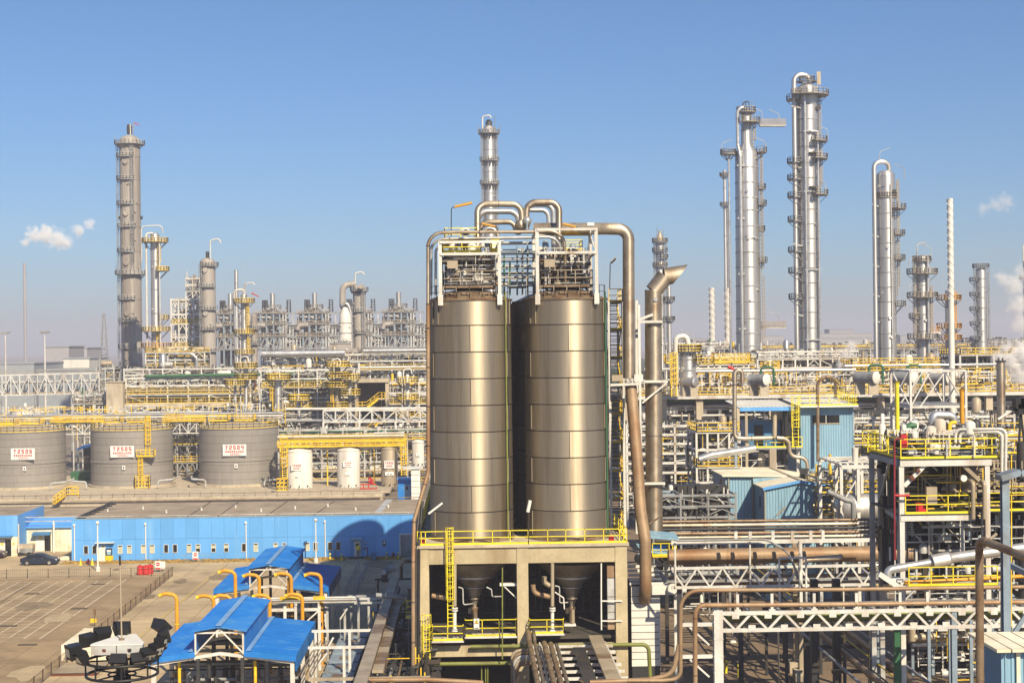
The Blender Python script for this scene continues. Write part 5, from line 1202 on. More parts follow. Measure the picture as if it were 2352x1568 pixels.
for (u0,u1,v)in ((-10,60,985),(120,235,970),(375,470,968)):
 a,b=at(u0,v,311),at(u1,v-(u1-u0)*.012,311);truss('','',a-Vector((0,0,2.4)),b-Vector((0,0,2.4)),2.3,5,'white_steel',.22,parent=t)
 slab('deck',a.x,b.x,310.5,312,a.z-.1,a.z,'yellow_paint',t)
 for y in (310.4,312):mb=MB();railing(mb,[(a.x,y,a.z),(b.x,y,a.z)],1.2,1.0,.05,True,(1,.66,.33));mb.part('railing','yellow_paint',t)
 for x in (a.x,b.x):bar('leg',(x,311,0),(x,311,a.z-.1),.35,.35,'white_steel',t)
for k,(v,m,r_)in enumerate(((950,'silver_pipe',.3),(956,'white_steel',.2),(962,'tank_tan',.18))):
 pipe('long_pipe',[at(-20,v+6,314),at(650,v-2,314)],r_,m,('uppermost of three long pipes running behind the storage tanks','white pipe in the middle of three behind the storage tanks','buff pipe lowest of three behind the storage tanks')[k],n=8)
clutter(MB(),at(0,960,318).x,at(660,960,318).x,314,322,9,15.5,420,(.08,.2)).thing('small_pipework','white_steel','tangle of small white pipes behind the storage tanks','pipework',None,'stuff')
clutter(MB(),at(0,960,318).x,at(660,960,318).x,312,320,10,15.5,160,(.08,.16),lump=False).thing('yellow_fittings','yellow_paint','tangle of yellow rails and fittings behind the storage tanks','railings',None,'stuff')
YC=330.0
t=T('stair_block','open concrete block with yellow stairs inside','building',E6(880,590,YC));xa,xb,xm=E6(768,300,YC).x,E6(978,300,YC).x,E6(1000,300,YC).x
zt_=E6(870,212,YC).z;slab('back_wall',xa,xb,YC+6,YC+6.3,0,zt_-.4,'dark_shaded_concrete',t);slab('roof_slab',xa-.3,xb+.6,YC-.3,YC+6.5,zt_-.8,zt_,'concrete',t);slab('side_wall',xa-.3,xa+.2,YC,YC+5.99,0,zt_-.81,'concrete',t)  # dark back wall paints the shade inside the open block
for x in (xb-.2,):slab('pillar',x,x+.8,YC,YC+1.2,0,zt_-.81,'concrete',t)
for k,zy in enumerate((415,590)):
 z=E6(870,zy,YC).z;slab('landing',xa+.21,xb-.21,YC+3,YC+5.99,z-.3,z,'concrete',t);zu=E6(870,350 if k==0 else 520,YC).z
 a,b=Vector((E6(840,zy,YC).x,YC+.8,z)),Vector((E6(925,zy,YC).x,YC+.8,zu));mb=MB();mb.beam(a,b,.12,.5);mb.beam(a+Vector((0,1.4,0)),b+Vector((0,1.4,0)),.12,.5)
 for i in range(12):q=a.lerp(b,i/12);mb.box(q.x-.2,q.x+.2,q.y,q.y+1.4,q.z-.03,q.z+.03)
 mb.part('stair_flight','yellow_paint',t);mb=MB();railing(mb,[a,b],1.3,1.0,.06,False,(1,.5));railing(mb,[(xa+.3,YC-.1,z),a],1.3,1.0,.06);railing(mb,[b,(xb-.3,YC-.1,zu)],1.3,1,.06);mb.part('stair_railing','yellow_paint',t);slab('landing',b.x,xb-.21,YC,YC+2.9,zu-.25,zu,'concrete',t)
 # truss bridge at the edge of view and low plant round it
a,b=at(-15,908,365),at(228,902,365);h=at(-15,868,365).z-a.z+.6
t=truss('pipe_bridge','grey lattice pipe bridge leading out of view beyond tank T2506',a,b,h,12,'white_steel',.3,alt=True)
truss('','',a+Vector((0,4,0)),b+Vector((0,4,0)),h,12,'grey_steel',.28,parent=t)
for k in range(4):rod('pipe',a+Vector((0,.6+k*.8,.3+(k%2)*h*.55)),b+Vector((0,.6+k*.8,.3+(k%2)*h*.55)),(.22,.3,.18,.25)[k],('tank_tan','pale_steel','tank_tan','silver_pipe')[k],t,8)
mb=MB();railing(mb,[a+Vector((0,0,h)),b+Vector((0,0,h))],1.1,1.6,.04);mb.part('railing','tank_tan',t)
for f_ in (.07,.4,.74,1):q=a.lerp(b,f_);bar('leg',(q.x,q.y,0),q,.4,.4,'grey_steel',t)
module('process_structure','small grey pipe unit beside the concrete shaft','process unit',168,244,(945,925,905),340,8,3,2,m='pale_steel',pipes=6,risers=16,fine=160,dark=80,vessels=1,seed=21,under=6,rails=(1,),rail_m='tank_tan')
module('process_structure','group of upright pipes with a swan neck beside the tall tan column','process unit',222,262,(890,868,845),372,6,2,1,m='pale_steel',pipes=5,risers=14,fine=90,dark=40,vessels=1,seed=22,under=12,rails=())
pipe('swan_neck',[at(229,900,370),at(229,815,370),at(243,812,370)],.25,'silver_pipe','white swan neck pipe rising above the grey pipe unit',.7,8)
p=at(60,965,345)
t=T('lidded_tank','low pale tank with yellow top half hidden behind tank T2506','tank',p);MB().lathe((p.x,345,0),[(3.4,0),(3.4,p.z+2.2),(.01,p.z+3)],24).part('shell','tank_white',t);mb=MB();railing(mb,[(p.x-3,342,p.z+2.3),(p.x+3,342,p.z+2.3)],1.1,1,.05);mb.part('railing','tank_tan',t)
p=at(190,1040,322);t=T('blue_roof_shed','open shed with a blue roof in the gap between tanks T2506 and T2505','shed',(p.x,322,0));xa,xb=at(178,1040,322).x,at(216,1040,322).x
za_=zat(190,1026,322);slab('wall',xa+1,xb,323,327,0,za_-.1,'dark_shaded_concrete',t)
MB().hexa([(xa,321,za_-.5),(xb,321,za_-.1),(xb,328,za_+.3),(xa,328,za_-.1),(xa,321,za_-.3),(xb,321,za_+.1),(xb,328,za_+.6),(xa,328,za_+.1)]).part('roof','blue_roof_paint',t)
for x in (xa+.3,xb-.3):bar('post',(x,321.3,0),(x,321.3,za_-.3),.25,.25,'blue_grey_steel',t)
p=at(190,1078,312);t=T('green_skip','dark green open container below the blue roofed shed','container',(p.x,312,.55));slab('body',p.x-2.2,p.x+2.2,311,314,.56,2.3,'green_paint',t)
for k in range(5):slab('rib',p.x-2.1+k*1,p.x-1.95+k*1,310.9,310.997,.6,2.3,'green_paint',t)
module('pipe_rack','low silver pipe rack near the ground between tank T2504 and the white tank T2500','pipe rack',640,665,(1090,1050,1015),291,5,1,1,pipes=4,risers=8,fine=60,dark=40,vessels=0,seed=31,under=1.2,m='pale_steel')
# columns and stacks
A1=lambda zx,zy:(zx/2.24/1.0629,(250+zy/2.24)/1.0629)
A4=lambda zx,zy:((1600+zx/1.96)/1.0629,(150+zy/1.96)/1.0629)
def tower(name,label,cat,u,v_top,v_bot,w,Y,m,bands=(),stages=(),top='dome',band_m=None,ladder=None,nozzles=6,z0=0.0,n=28,segs=None,rail='yellow_paint',t=.06,group=None):
 """u at mid height; w in picture units; bands and stages at picture heights; stages: (v, a0, a1, reach, rail material)"""
 vm=(v_top+v_bot)/2;c=at(u,vm,Y);r=w/2*px(Y);zt,zb=zat(u,v_top,Y),max(z0,0)
 T_=T(name,label,cat,(c.x,Y,zb),group);cx=c.x
 Z=lambda v:zat(u,v,Y);sg=segs or [(v_bot,r),(v_top,r)]
 cuts=sorted([zb]+[Z(v)for v in bands]+[zt])
 for a,b in zip(cuts,cuts[1:]):
  if segs:continue
  MB().lathe((cx,Y,0),[(r,a+.03),(r,b-.03)],n).part('shell_section',m,T_)
 if segs:
  MB().lathe((cx,Y,0),[(segs[0][1]*px(Y)/2,zb)]+[(rr*px(Y)/2,Z(v))for v,rr in segs],n).part('shell',m,T_)
  r=segs[-1][1]*px(Y)/2
 else:MB().lathe((cx,Y,0),[(r-.05,zb),(r-.05,zt)],16).part('core','dark_steel',T_)
 if top=='dome':
  MB().dome((cx,Y,zt),r,r*.62,n,5).part('dome',m,T_)
 elif top=='open':MB().lathe((cx,Y,zt),[(r,0),(r+.08,.02),(r+.08,.2),(r*.85,.2),(r*.85,-1.5),(.001,-1.5)],n).part('rim',m,T_)
 rr_=lambda z:r
 if segs:
  zz=[(Z(v),q*px(Y)/2)for v,q in segs]
  def rr_(z):
   for (z0_,a),(z1_,b)in zip(zz,zz[1:]):
    if z0_<=z<=z1_:return a+(b-a)*(z-z0_)/max(1e-6,z1_-z0_)
   return zz[-1][1]if z>zz[-1][0]else zz[0][1]
 for v in bands:
  z=Z(v);q=rr_(z);MB().lathe((cx,Y,z),[(q,-.11),(q+.09,-.1),(q+.09,.1),(q,.11)],n).part('ring',band_m or ('grey_steel' if 'silver' in m else 'tank_grey'),T_)
 for s in stages:
  v,a0,a1,reach=s[:4];rm=s[4]if len(s)>4 else rail;z=Z(v);q=rr_(z)
  ring_platform(T_,cx,Y,z,q+.02,q+reach,a0,a1,'grey_steel' if rm!='orange_paint' else 'tank_tan',rm,t)
 for (a,z_a,z_b)in ladder or ():
  a=rad(a);za_,zb_=sorted((Z(z_a),Z(z_b)));q=rr_((za_+zb_)/2)+.35
  cage_ladder(T_,(cx+q*math.cos(a),Y+q*math.sin(a)),za_,zb_,(math.cos(a),math.sin(a)),rail if rail!='pale_steel' else 'grey_steel',.7,True,.09,.7)
 rn=random.Random(int(u*7))
 for k in range(nozzles):
  z=rn.uniform(zb+(zt-zb)*.4,zt-1);a=rad(rn.uniform(-150,-30));q=rr_(z);d=Vector((math.cos(a),math.sin(a),0))
  p=Vector((cx,Y,z))+d*(q-.1);MB().tube([p,p+d*.45],.28,10).part('nozzle',m,T_)
 return T_,cx,r,Z
def side_pipe(T_,pts,r,m,name='pipe',n=10,bend=None):return MB().tube(arc(pts,bend or r*3,5),r,n).part(name,m,T_)
def goose(T_,p,w_,h_,r,m='white_steel',d=1):
 p=Vector(p);side_pipe(T_,[p,p+Vector((0,0,h_)),p+Vector((w_*d,0,h_+.3)),p+Vector((w_*d*1.15,0,h_-h_*.12))],r,m,'vent_pipe',8,.8)
def lamp_arm(T_,p,d=1,h=3.2,L=2.2):
 p=Vector(p);MB().tube(arc([p,p+Vector((0,0,h*.7)),p+Vector((L*d,0,h))],.5,3),.07,6).part('lamp_arm','pale_steel',T_)
 # left: tallest tan column
bv=[361,413.7,470,522,579,630,687.6,738,799,839]
st=[(332,-200,160,1.3,'pale_steel'),(630,-200,160,1.5,'pale_steel')]+[(v,-185,-62,.8,'pale_steel')for v in (361,413.7,470,579,687.6,799)]+[(v,-150,-55,.8,'pale_steel')for v in (522,738,839)]
t,cx,r,Z=tower('distillation_column','tallest tan column with a domed top and a nozzle, left of all other columns','column',300.5,325,850,46.5,430,'tan_cladding',bv,st,nozzles=12,rail='pale_steel',ladder=((-165,332,840),(-70,340,620)),t=.09)
MB().lathe((cx,430,Z(308)),[(.75,0),(.75,Z(290)-Z(308)),(.5,Z(286)-Z(308)),(.001,Z(286)-Z(308))],14).part('nozzle','dark_steel',t)
rod('rod',(cx+.6,428.5,Z(320)),(cx+.6,428.5,Z(287)),.18,'white_steel',t,8);rod('rod',(cx+1.3,429,Z(318)),(cx+1.3,429,Z(283)),.12,'grey_steel',t,8)
for s_ in (-1,1):rod('lifting_lug',(cx+s_*(r+.5),430,Z(500)),(cx+s_*r*.9,430,Z(500)),.5,'dark_steel',t,12);rod('post',(cx-r-1.3,430,Z(332 if s_<0 else 630)),(cx-r-1.3,430,Z(310 if s_<0 else 610)),.09,'grey_steel',t,6)
for v in (374,492,605,720,822):q=Vector((cx-.6,430-r-.02,Z(v)));MB().tube([q+Vector((0,.3,0)),q+Vector((0,-.35,0))],.7,14).part('manhole','tan_cladding',t)
for a in (-118,-82,-60):q=rad(a);rod('riser_pipe',(cx+(r+.15)*math.cos(q),430+(r+.15)*math.sin(q),5),(cx+(r+.15)*math.cos(q),430+(r+.15)*math.sin(q),Z(340 if a!=-82 else 520)),.12,'tan_cladding',t,6)
p=Vector((cx+1.7,428.8,Z(284)));t2=T('wind_sock','small red wind sock on top of the tallest tan column','wind sock',p);MB().tube([p,p+Vector((1.5,0,-.7))],[.16,.08],8).part('sock','red_paint',t2);rod('stick',p+Vector((-.05,0,-1.5)),p,.06,'grey_steel',t2,6)
# slim silver column with yellow stages
t,cx,r,Z=tower('distillation_column','slim silver column with yellow stages right beside the tallest tan column','column',357.5,541,850,20.5,400,'silver_cladding',[600,665,720,770],[(556,-200,160,2.2),(622,-70,80,2.4),(733,-40,60,2.2),(760,-200,160,2.5),(797,-200,160,2.6,'orange_paint')],ladder=((-40,556,622),(-60,760,797)),t=.1)
side_pipe(t,[(cx-2.1,399,10),(cx-2.1,399,Z(537)),(cx-.3,399.5,Z(535)),(cx-.1,400,Z(546))],.28,'white_steel',bend=.8);side_pipe(t,[(cx-3.3,399,Z(600)),(cx-3.3,399,Z(520)),(cx+2,399.5,Z(518)),(cx+2,400,Z(535))],.16,'white_steel',bend=1)
rod('riser_pipe',(cx+1.6,397.6,12),(cx+1.6,397.6,Z(560)),.16,'white_steel',t,8)
# second tan column
t,cx,r,Z=tower('distillation_column','shorter tan column with a rounded top in front of the dark furnaces','column',478,603,850,35,440,'tan_cladding',[611,659,711,757,807],[(611,-120,60,.9,'pale_steel'),(659,-190,-40,.9,'pale_steel'),(711,-190,-20,.9,'pale_steel'),(757,-190,-40,.9,'pale_steel'),(807,-190,-20,.9,'pale_steel')],nozzles=7,rail='pale_steel',ladder=((-130,611,840),),t=.09)
goose(t,(cx+1.2,438,Z(612)),2.6,7.5,.2);rod('nozzle',(cx,440,Z(592)),(cx,440,Z(578)),.5,'dark_steel',t,10)
for v in (620,720,803):q=Vector((cx-.3,440-r-.02,Z(v)));MB().tube([q+Vector((0,.3,0)),q+Vector((0,-.35,0))],.75,14).part('manhole','tan_cladding',t)
# silver column with yellow ladder and red sock
t,cx,r,Z=tower('distillation_column','silver column with a yellow ladder and a white swan neck between the tan columns','column',561,678,835,14.5,395,'silver_cladding',[730,785],[(695,-200,160,1.9),(766,-200,160,1.9),(812,-200,160,1.8)],ladder=((-40,695,766),(-30,766,830)),t=.1)
goose(t,(cx-2.4,394.5,Z(760)),2.4,10.5,.3);goose(t,(cx+.3,394.5,Z(680)),2.2,3.2,.16);rod('riser_pipe',(cx-2.2,394,15),(cx-2.2,394,Z(700)),.3,'silver_pipe',t,8)
p=Vector((cx+2.2,394,Z(673)));t2=T('wind_sock','small red wind sock beside the swan neck of the silver column','wind sock',p);MB().tube([p,p+Vector((1.9,0,-1.1))],[.2,.1],8).part('sock','red_paint',t2);rod('stick',p+Vector((0,0,-3)),p,.06,'grey_steel',t2,6)
tower('distillation_column','short tan column just right of the silver column with the red sock','column',584,726,840,15.5,440,'tan_cladding',[755,790,815],[(755,-190,-10,1,'pale_steel'),(790,-190,-10,1,'pale_steel')],rail='pale_steel',t=.09,ladder=((-120,735,830),))
tower('chimney','thin plain grey stack behind the white lattice structure','chimney',543,622,760,9,560,'silver_cladding',[650,680],top='open',nozzles=0,n=14)
# staged columns standing in front of the process structures
V6=lambda y:(635+y/1.619)/1.0629
U6=lambda x:(244+x/1.619)/1.0629
for k,(x,y0,y1,w,m,sts,lb)in enumerate(((577,405,600,11,'silver_cladding',(425,470),'slender silver column with yellow stages above tank T2504, left of the stout silver vessel'),(704,472,595,17,'silver_cladding',(470,),'stout silver vessel with a yellow stage on top above tank T2504'),(940,415,600,14,'tank_tan',(420,462,500,580),'tan column with four yellow stages left of the concrete stair block'),(988,470,600,8,'pale_steel',(470,530),'thin pale column with two yellow stages next to the concrete stair block'),(1216,455,620,9,'tank_white',(482,548),'thin white column with yellow stages beside the silo edge'),(535,470,590,6,'pale_steel',(492,),'white pole with a round yellow stage above the two storey pipe structure'),(786,540,600,9,'silver_cladding',(552,),'short silver vessel with a yellow stage in front of the dense steel structure'))):
 t,cx,r,Z=tower('staged_column',lb,'column',U6(x),V6(y0),V6(y1),w,325-k*.6,m,[V6(y0+(y1-y0)*.5)],[(V6(v),-200,160,1.9)for v in sts],nozzles=3,t=.085,n=18,ladder=((-165,V6(sts[0]),V6(y1)),)if k in (1,2)else ())
 if k in (0,2,4):goose(t,(cx-r-.5,324,Z(V6(y1-40))),1.6,max(3,Z(V6(y0))-Z(V6(y1-40))+1.2),.16)
 # white lattice structure and cluster at its foot
module('lattice_tower','tall white lattice structure full of pipes left of the shorter tan column','steel structure',394,462,(838,795,772,742,720,686),450,12,4,2,rails=(1,3),pipes=7,risers=16,fine=300,dark=150,vessels=4,brace=.8,w_=.45,seed=41,under=18,rail_m='yellow_paint',rt=.06)
module('lattice_tower','small white lattice head on top of the tall white lattice structure','steel structure',427,458,(686,668,652,638),456,6,2,1,rails=(1,),pipes=4,risers=8,fine=120,dark=50,vessels=1,brace=.6,w_=.3,seed=42,z0=zat(440,686,456),under=zat(440,686,456),rail_m='pale_steel')
module('process_structure','white pipe cluster with orange stages at the foot of the slim silver column','process unit',335,470,(868,845,825,808),392,8,6,1,rails=(1,3),pipes=7,risers=26,fine=360,dark=100,vessels=7,w_=.3,seed=43,under=17,rail_m='yellow_paint')
pipe('pipe_main',[at(392,812,391),at(440,812,391),at(452,822,391),at(452,850,391)],.4,'silver_pipe','bent white pipe at the foot of the white lattice structure',1.2,10)
# tan column with the big looped pipe and cream cone vessel
t,cx,r,Z=tower('quench_column','tan column with a fat looped pipe and a white swan neck in front of the furnaces','column',826,663,850,29,445,'tan_cladding',[668,715,765,806,845],[(668,-200,160,.8,'pale_steel'),(715,-190,-60,.8,'pale_steel'),(765,-120,-10,.8,'pale_steel'),(806,-190,0,.8,'pale_steel'),(845,-190,0,.8,'pale_steel')],nozzles=6,rail='pale_steel',t=.09,ladder=((-60,670,845),))
side_pipe(t,[(cx-1,444,Z(652)),(cx-4.6,443,Z(655)),(cx-4.8,443,Z(705)),(cx-3.4,443,Z(712))],.9,'tan_cladding','overhead_pipe',14,1.8);goose(t,(cx-1,443.5,Z(668)),2.2,5.2,.22);side_pipe(t,[(cx-5,442,Z(702)),(cx-3.2,442,Z(695)),(cx-2.3,442,Z(720)),(cx-2.3,442,Z(850))],.5,'silver_pipe','downcomer',12,1)
MB().tube([(cx+.9,443-r*.4,Z(659)),(cx+.9,441.5-r*.4,Z(659))],.75,14).part('manhole','tan_cladding',t)
for k in range(10):a=rad(-165+k*15);q=r+.3;rod('bracket',(cx+q*math.cos(a),445+q*math.sin(a),Z(674)),(cx+q*math.cos(a),445+q*math.sin(a),Z(669)),.25,'dark_steel',t,6)
t,cx,r,Z=tower('cone_vessel','cream vessel with a cone top beside the tan column with the looped pipe','vessel',793,720,800,28,440,'tank_white',[742,765,785],segs=[(800,30),(786,30),(740,28),(722,25),(706,10)],top='none',nozzles=4)
t=T('drum_house','square tan casing under the cream cone vessel','casing',at(780,850,440));a,b=at(757,830,438),at(806,830,438);slab('casing',a.x,b.x,438,446,10,zat(780,788,438),'tan_cladding',t);slab('casing',b.x+.05,b.x+2,438.5,446,10,zat(780,800,438),'tan_cladding',t)
mb=MB();railing(mb,[(a.x-.3,437.7,zat(780,788,438)),(b.x+.3,437.7,zat(780,788,438))],1.2,1.3,.06);mb.part('railing','pale_steel',t)
# furnaces
YFN=600.0
def furnace():
 u=718.5;c=at(u,760,YFN);Z=lambda v:zat(u,v,YFN);k=px(YFN);t=T('cracking_furnace','','furnace',(c.x,YFN,0),'row of dark furnaces');x=c.x;q=random.Random(9)
 for (v0,v1,hw)in ((800,776,20),(774,748,20),(746,719,20)):
  slab('casing',x-hw*k,x+hw*k,YFN+3,YFN+14,Z(v0),Z(v1),'dark_steel',t)
 slab('casing',x-20*k,x+20*k,YFN+3.5,YFN+14,0,Z(802),'dark_steel',t)
 for dx in (-22,-8,8,22,30,36):
  bar('column',(x+dx*k,YFN,0),(x+dx*k,YFN,Z(716)),.6,.6,'blue_grey_steel' if dx<23 else 'pale_steel',t)
 for dx in (24.5,27.5,33):slab('duct',x+(dx-1)*k,x+(dx+1)*k,YFN+.5,YFN+2,8,Z(732+(dx>25)*12),'pale_steel',t)
 for v in (719,745,772,800):
  bar('beam',(x-36*k,YFN-.1,Z(v)),(x+60*k,YFN-.1,Z(v)),.5,.6,'grey_steel',t)
  if v!=800:mb=MB();railing(mb,[(x-36*k,YFN-.6,Z(v)),(x+38*k,YFN-.6,Z(v))],1.4,2.2,.09);mb.part('railing','tank_tan',t)
 MB().lathe((x,YFN+8,0),[(2.2,Z(718)),(2.2,Z(714)),(1.6,Z(710)),(1.6,Z(706))],16).part('breech','grey_steel',t)
 MB().lathe((x,YFN+8,0),[(.98,Z(706)),(.98,Z(671)),(.8,Z(671)),(.8,Z(674)),(.001,Z(674))],16).part('stack','silver_cladding',t)
 ring_platform(t,x,YFN+8,Z(706),1.1,3.4,0,359,'grey_steel','tank_tan',.09,1.4)
 for dx in (-17.5,-14,39):
  mb=MB()
  for s_ in ((-.7,-.7),(.7,-.7),(.7,.7),(-.7,.7)):mb.beam((x+dx*k+s_[0],YFN+6+s_[1],Z(718)),(x+dx*k+s_[0]*.8,YFN+6+s_[1]*.8,Z(688)),.35)
  for j in range(6):z=Z(718)+(Z(688)-Z(718))*j/5;mb.beam((x+dx*k-.9,YFN+5.2,z),(x+dx*k+.9,YFN+5.2,z),.3)
  mb.part('derrick','dark_steel',t)
 side_pipe(t,[(x-34*k,YFN-1,Z(757)),(x-31*k,YFN-1,Z(747)),(x-10*k,YFN-1,Z(746))],.9,'tan_cladding','transfer_pipe',10,2)
 for (v0,v1)in ((803,774),(773,747)):slab('casing',x+36*k,x+76*k,YFN+4,YFN+13,Z(v0),Z(v1),'dark_steel',t)
 for dx in (44,52,60,68):bar('column',(x+dx*k,YFN+.5,0),(x+dx*k,YFN+.5,Z(745 if dx!=52 else 724)),.5,.5,'pale_steel',t)
 bar('beam',(x+36*k,YFN+.4,Z(746)),(x+76*k,YFN+.4,Z(746)),.6,.7,'grey_steel',t)
 clutter(MB(),x+36*k,x+74*k,YFN-.5,YFN+3.5,Z(803),Z(738),60,(.16,.3),q).stuff('small_pipework','pale_steel',t)
 for j in range(22):
  zz=q.uniform(Z(800),Z(722));xx=x+q.uniform(-36,38)*k;mm=q.choice(('white_steel','pale_steel','silver_pipe','tank_tan','blue_grey_steel'))
  if j%2:rod('pipe',(xx,YFN+1.2,zz),(xx,YFN+1.2,min(Z(716),zz+q.uniform(4,12))),.3,mm,t,6)
  else:rod('pipe',(xx,YFN+.8,zz),(xx+q.uniform(4,10),YFN+.8,zz),.3,mm,t,6)
 for j in range(5):
  a=x+(-22+j*9)*k;b=a+9*k;bar('brace',(a,YFN-.2,Z(798)),(b,YFN-.2,Z(774)),.4,.4,'grey_steel',t)
 clutter(MB(),x-36*k,x+40*k,YFN-.5,YFN+2.8,Z(803),Z(716),80,(.16,.28),q).stuff('small_pipework','pale_steel',t)
 clutter(MB(),x-36*k,x+40*k,YFN+1,YFN+3,Z(803),Z(716),200,(.25,.8),q).stuff('dark_shade_clutter','dark_steel',t)
 clutter(MB(),x-26*k,x+36*k,YFN+2,YFN+8,Z(718),Z(704),18,(.15,.3),q).stuff('roof_fittings','pale_steel',t)
 return t
def copy_tree(o,par=None,d=None):
 c=o.copy();C.objects.link(c)
 if par:c.parent=par
 elif d:c.location=o.location+d
 for ch in o.children:copy_tree(ch,c)
 return c
f0=furnace()
fl=['dark furnace with a silver stack next to the cream cone vessel','dark furnace with a silver stack next to the short tan column','dark furnace half hidden behind the shorter tan column','dark furnace hidden behind the tan column with the looped pipe','dark furnace with a silver stack nearest the silo','dark furnace mostly hidden behind the silo roof pipe']
f0['label']=fl[0]
for i,du in enumerate((-97.3,-194.6,97.3,194.6)):copy_tree(f0,None,Vector((du*px(YFN),0,0)))['label']=fl[i+1]
for k in range(3):
 p=at(905+k*18,772+k*3,590)
 # column behind the silo roofs
t,cx,r,Z=tower('distillation_column','grey blue column rising behind the loop pipes of the silos','column',1124.5,297,560,30.5,450,'silver_cladding',[345,395,445,495],[(307,-200,160,1.2,'pale_steel'),(369.6,-170,10,.9,'pale_steel'),(423,-170,10,.9,'pale_steel')],nozzles=7,rail='pale_steel',t=.1,ladder=((-25,307,560),(-150,307,560)))
MB().lathe((cx,450,Z(292)),[(1.0,0),(1.0,1.5),(.5,2.2),(.001,2.2)],12).part('nozzle','dark_steel',t);goose(t,(cx-1.9,448,Z(305)),2.2,4.6,.22);rod('rod',(cx+1.7,449,Z(305)),(cx+1.7,449,Z(266)),.1,'grey_steel',t,6)
for s_,v in ((-1,290),(1,288)):rod('rod',(cx+s_*3.2,449,Z(307)),(cx+s_*3.2,449,Z(v)),.1,'grey_steel',t,6)
for v in (369.6,423,307):
 for k in range(7):a=rad(-160+k*25);q=r+.3;rod('bracket',(cx+q*math.cos(a),450+q*math.sin(a),Z(v)-1.6),(cx+q*math.cos(a),450+q*math.sin(a),Z(v)-.2),.22,'dark_steel',t,6)
q=Vector((cx,450-r,Z(292-3)));MB().tube([q+Vector((0,.8,-1)),q+Vector((0,-.3,-1))],.7,12).part('manhole','silver_cladding',t)
# right: two tallest silver columns
YR=330.0
bz=lambda*zs:[A4(0,z)[1]for z in zs]
t,cx,r,Z=tower('distillation_column','silver column with a narrower neck, lower of the linked tall pair','column',1717,256,835,55,YR,'silver_cladding',bz(510,582,655,715,790,850,915,985,1075,1150,1230,1300,1360)+[300],segs=[(850,57.5),(560,55),(352,53),(331,25),(262,22.5),(256,16),(254,2)],top='none',nozzles=12,stages=[(258,-200,160,1.2,'tank_tan'),(282,-130,60,1.9,'tank_tan'),(351,-40,70,1.9,'tank_tan'),(A4(0,612)[1],-30,40,1.5,'tank_tan'),(A4(0,690)[1],-40,50,1.6,'tank_tan'),(A4(0,812)[1],-25,30,1.2,'tank_tan'),(A4(0,962)[1],-35,45,1.6,'tank_tan')],ladder=((-15,351,640),(-10,640,800),(0,282,345)),rail='tank_tan',t=.08)
MB().lathe((cx,YR,0),[(27.6*px(YR),Z(850)),(27.6*px(YR),Z(842)),(26.8*px(YR),Z(840))],24).part('skirt','yellow_paint',t)
side_pipe(t,[(cx+.2,YR-1.2,Z(258)),(cx-1,YR-1.6,Z(246)),(cx-2.2,YR-1.6,Z(258)),(cx-2.2,YR-1.6,Z(335)),(cx-1.9,YR-2.7,Z(360)),(cx-1.9,YR-2.75,Z(830))],.38,'silver_pipe','overhead_pipe',12,1.2)
side_pipe(t,[(cx-3.1,YR-.8,Z(352)),(cx-4.1,YR-.9,Z(353)),(cx-4.1,YR-.9,Z(830))],.24,'silver_pipe','riser_pipe',10,.7);ring_platform(t,cx-4.1,YR-.5,Z(355),.3,1.7,-200,160,'grey_steel','tank_tan',.08)
for v in (383,503,630,755):MB().beam((cx-2.6,YR-2.6,Z(v)),(cx-1.1,YR-2.6,Z(v)),.35).part('pipe_clamp','pale_steel',t)
goose(t,(cx-.9,YR-1,Z(254)),1.2,1.6,.12,'dark_steel');rod('rod',(cx+1.3,YR,Z(256)),(cx+1.3,YR,Z(232)),.09,'grey_steel',t,6);lamp_arm(t,(cx+3.3,YR-1,Z(282)),-1);lamp_arm(t,(cx+4,YR-1,Z(351)),-1);lamp_arm(t,(cx-5.6,YR-1,Z(355)),1)
for k in range(3):rod('rod',(cx-.9+k*.7,YR-.8,Z(256)),(cx-.9+k*.7,YR-.8,Z(240-(k==1)*4)),.1,'dark_steel',t,6)
t9,cx9,r9,Z9=tower('distillation_column','tallest silver column of all, with a fat overhead pipe down its side','column',1857.5,207,868,47.5,YR,'silver_cladding',bz(208,280,345,412,488,560,640,710,780,850,920,990,1060,1130,1200,1275,1340,1410),nozzles=14,stages=[(A4(0,164)[1],-150,70,2.4,'tank_tan'),(A4(0,97)[1],-200,160,-.6,'tank_tan')]+[(A4(0,v)[1],-80,30,2.0,'tank_tan')for v in (385,468,640)]+[(A4(0,v)[1],150,215,2.2,'grey_steel')for v in (185,485,565,650,765,910,1010,1135)],ladder=((5,218,330),(-5,330,450),(178,240,700)),rail='tank_tan',t=.08)
cx,r,Z,t=cx9,r9,Z9,t9
side_pipe(t,[(cx+.6,YR-.5,Z(196)),(cx+.3,YR-.5,Z(175)),(cx-3.05,YR-.9,Z(172)),(cx-3.05,YR-1.0,Z(866))],.55,'silver_cladding','overhead_pipe',16,1.6)
side_pipe(t,[(cx-1.1,YR-r-.25,Z(222)),(cx-1.1,YR-r-.25,Z(866))],.25,'silver_pipe','riser_pipe',10);side_pipe(t,[(cx-.1,YR-r+.3,Z(306)),(cx-.1,YR-r-.5,Z(306)),(cx+1.65,YR-r-.3,Z(305)),(cx+1.65,YR-r-.2,Z(866))],.26,'silver_pipe','riser_pipe',10,.6)
for v in (355,433):side_pipe(t,[(cx-.1,YR-r+.3,Z(v)),(cx-.1,YR-r-.5,Z(v)),(cx+1.3,YR-r-.3,Z(v-1)),(cx+1.3,YR-r-.2,Z(v+22))],.28,'dark_steel','branch_pipe',10,.5)
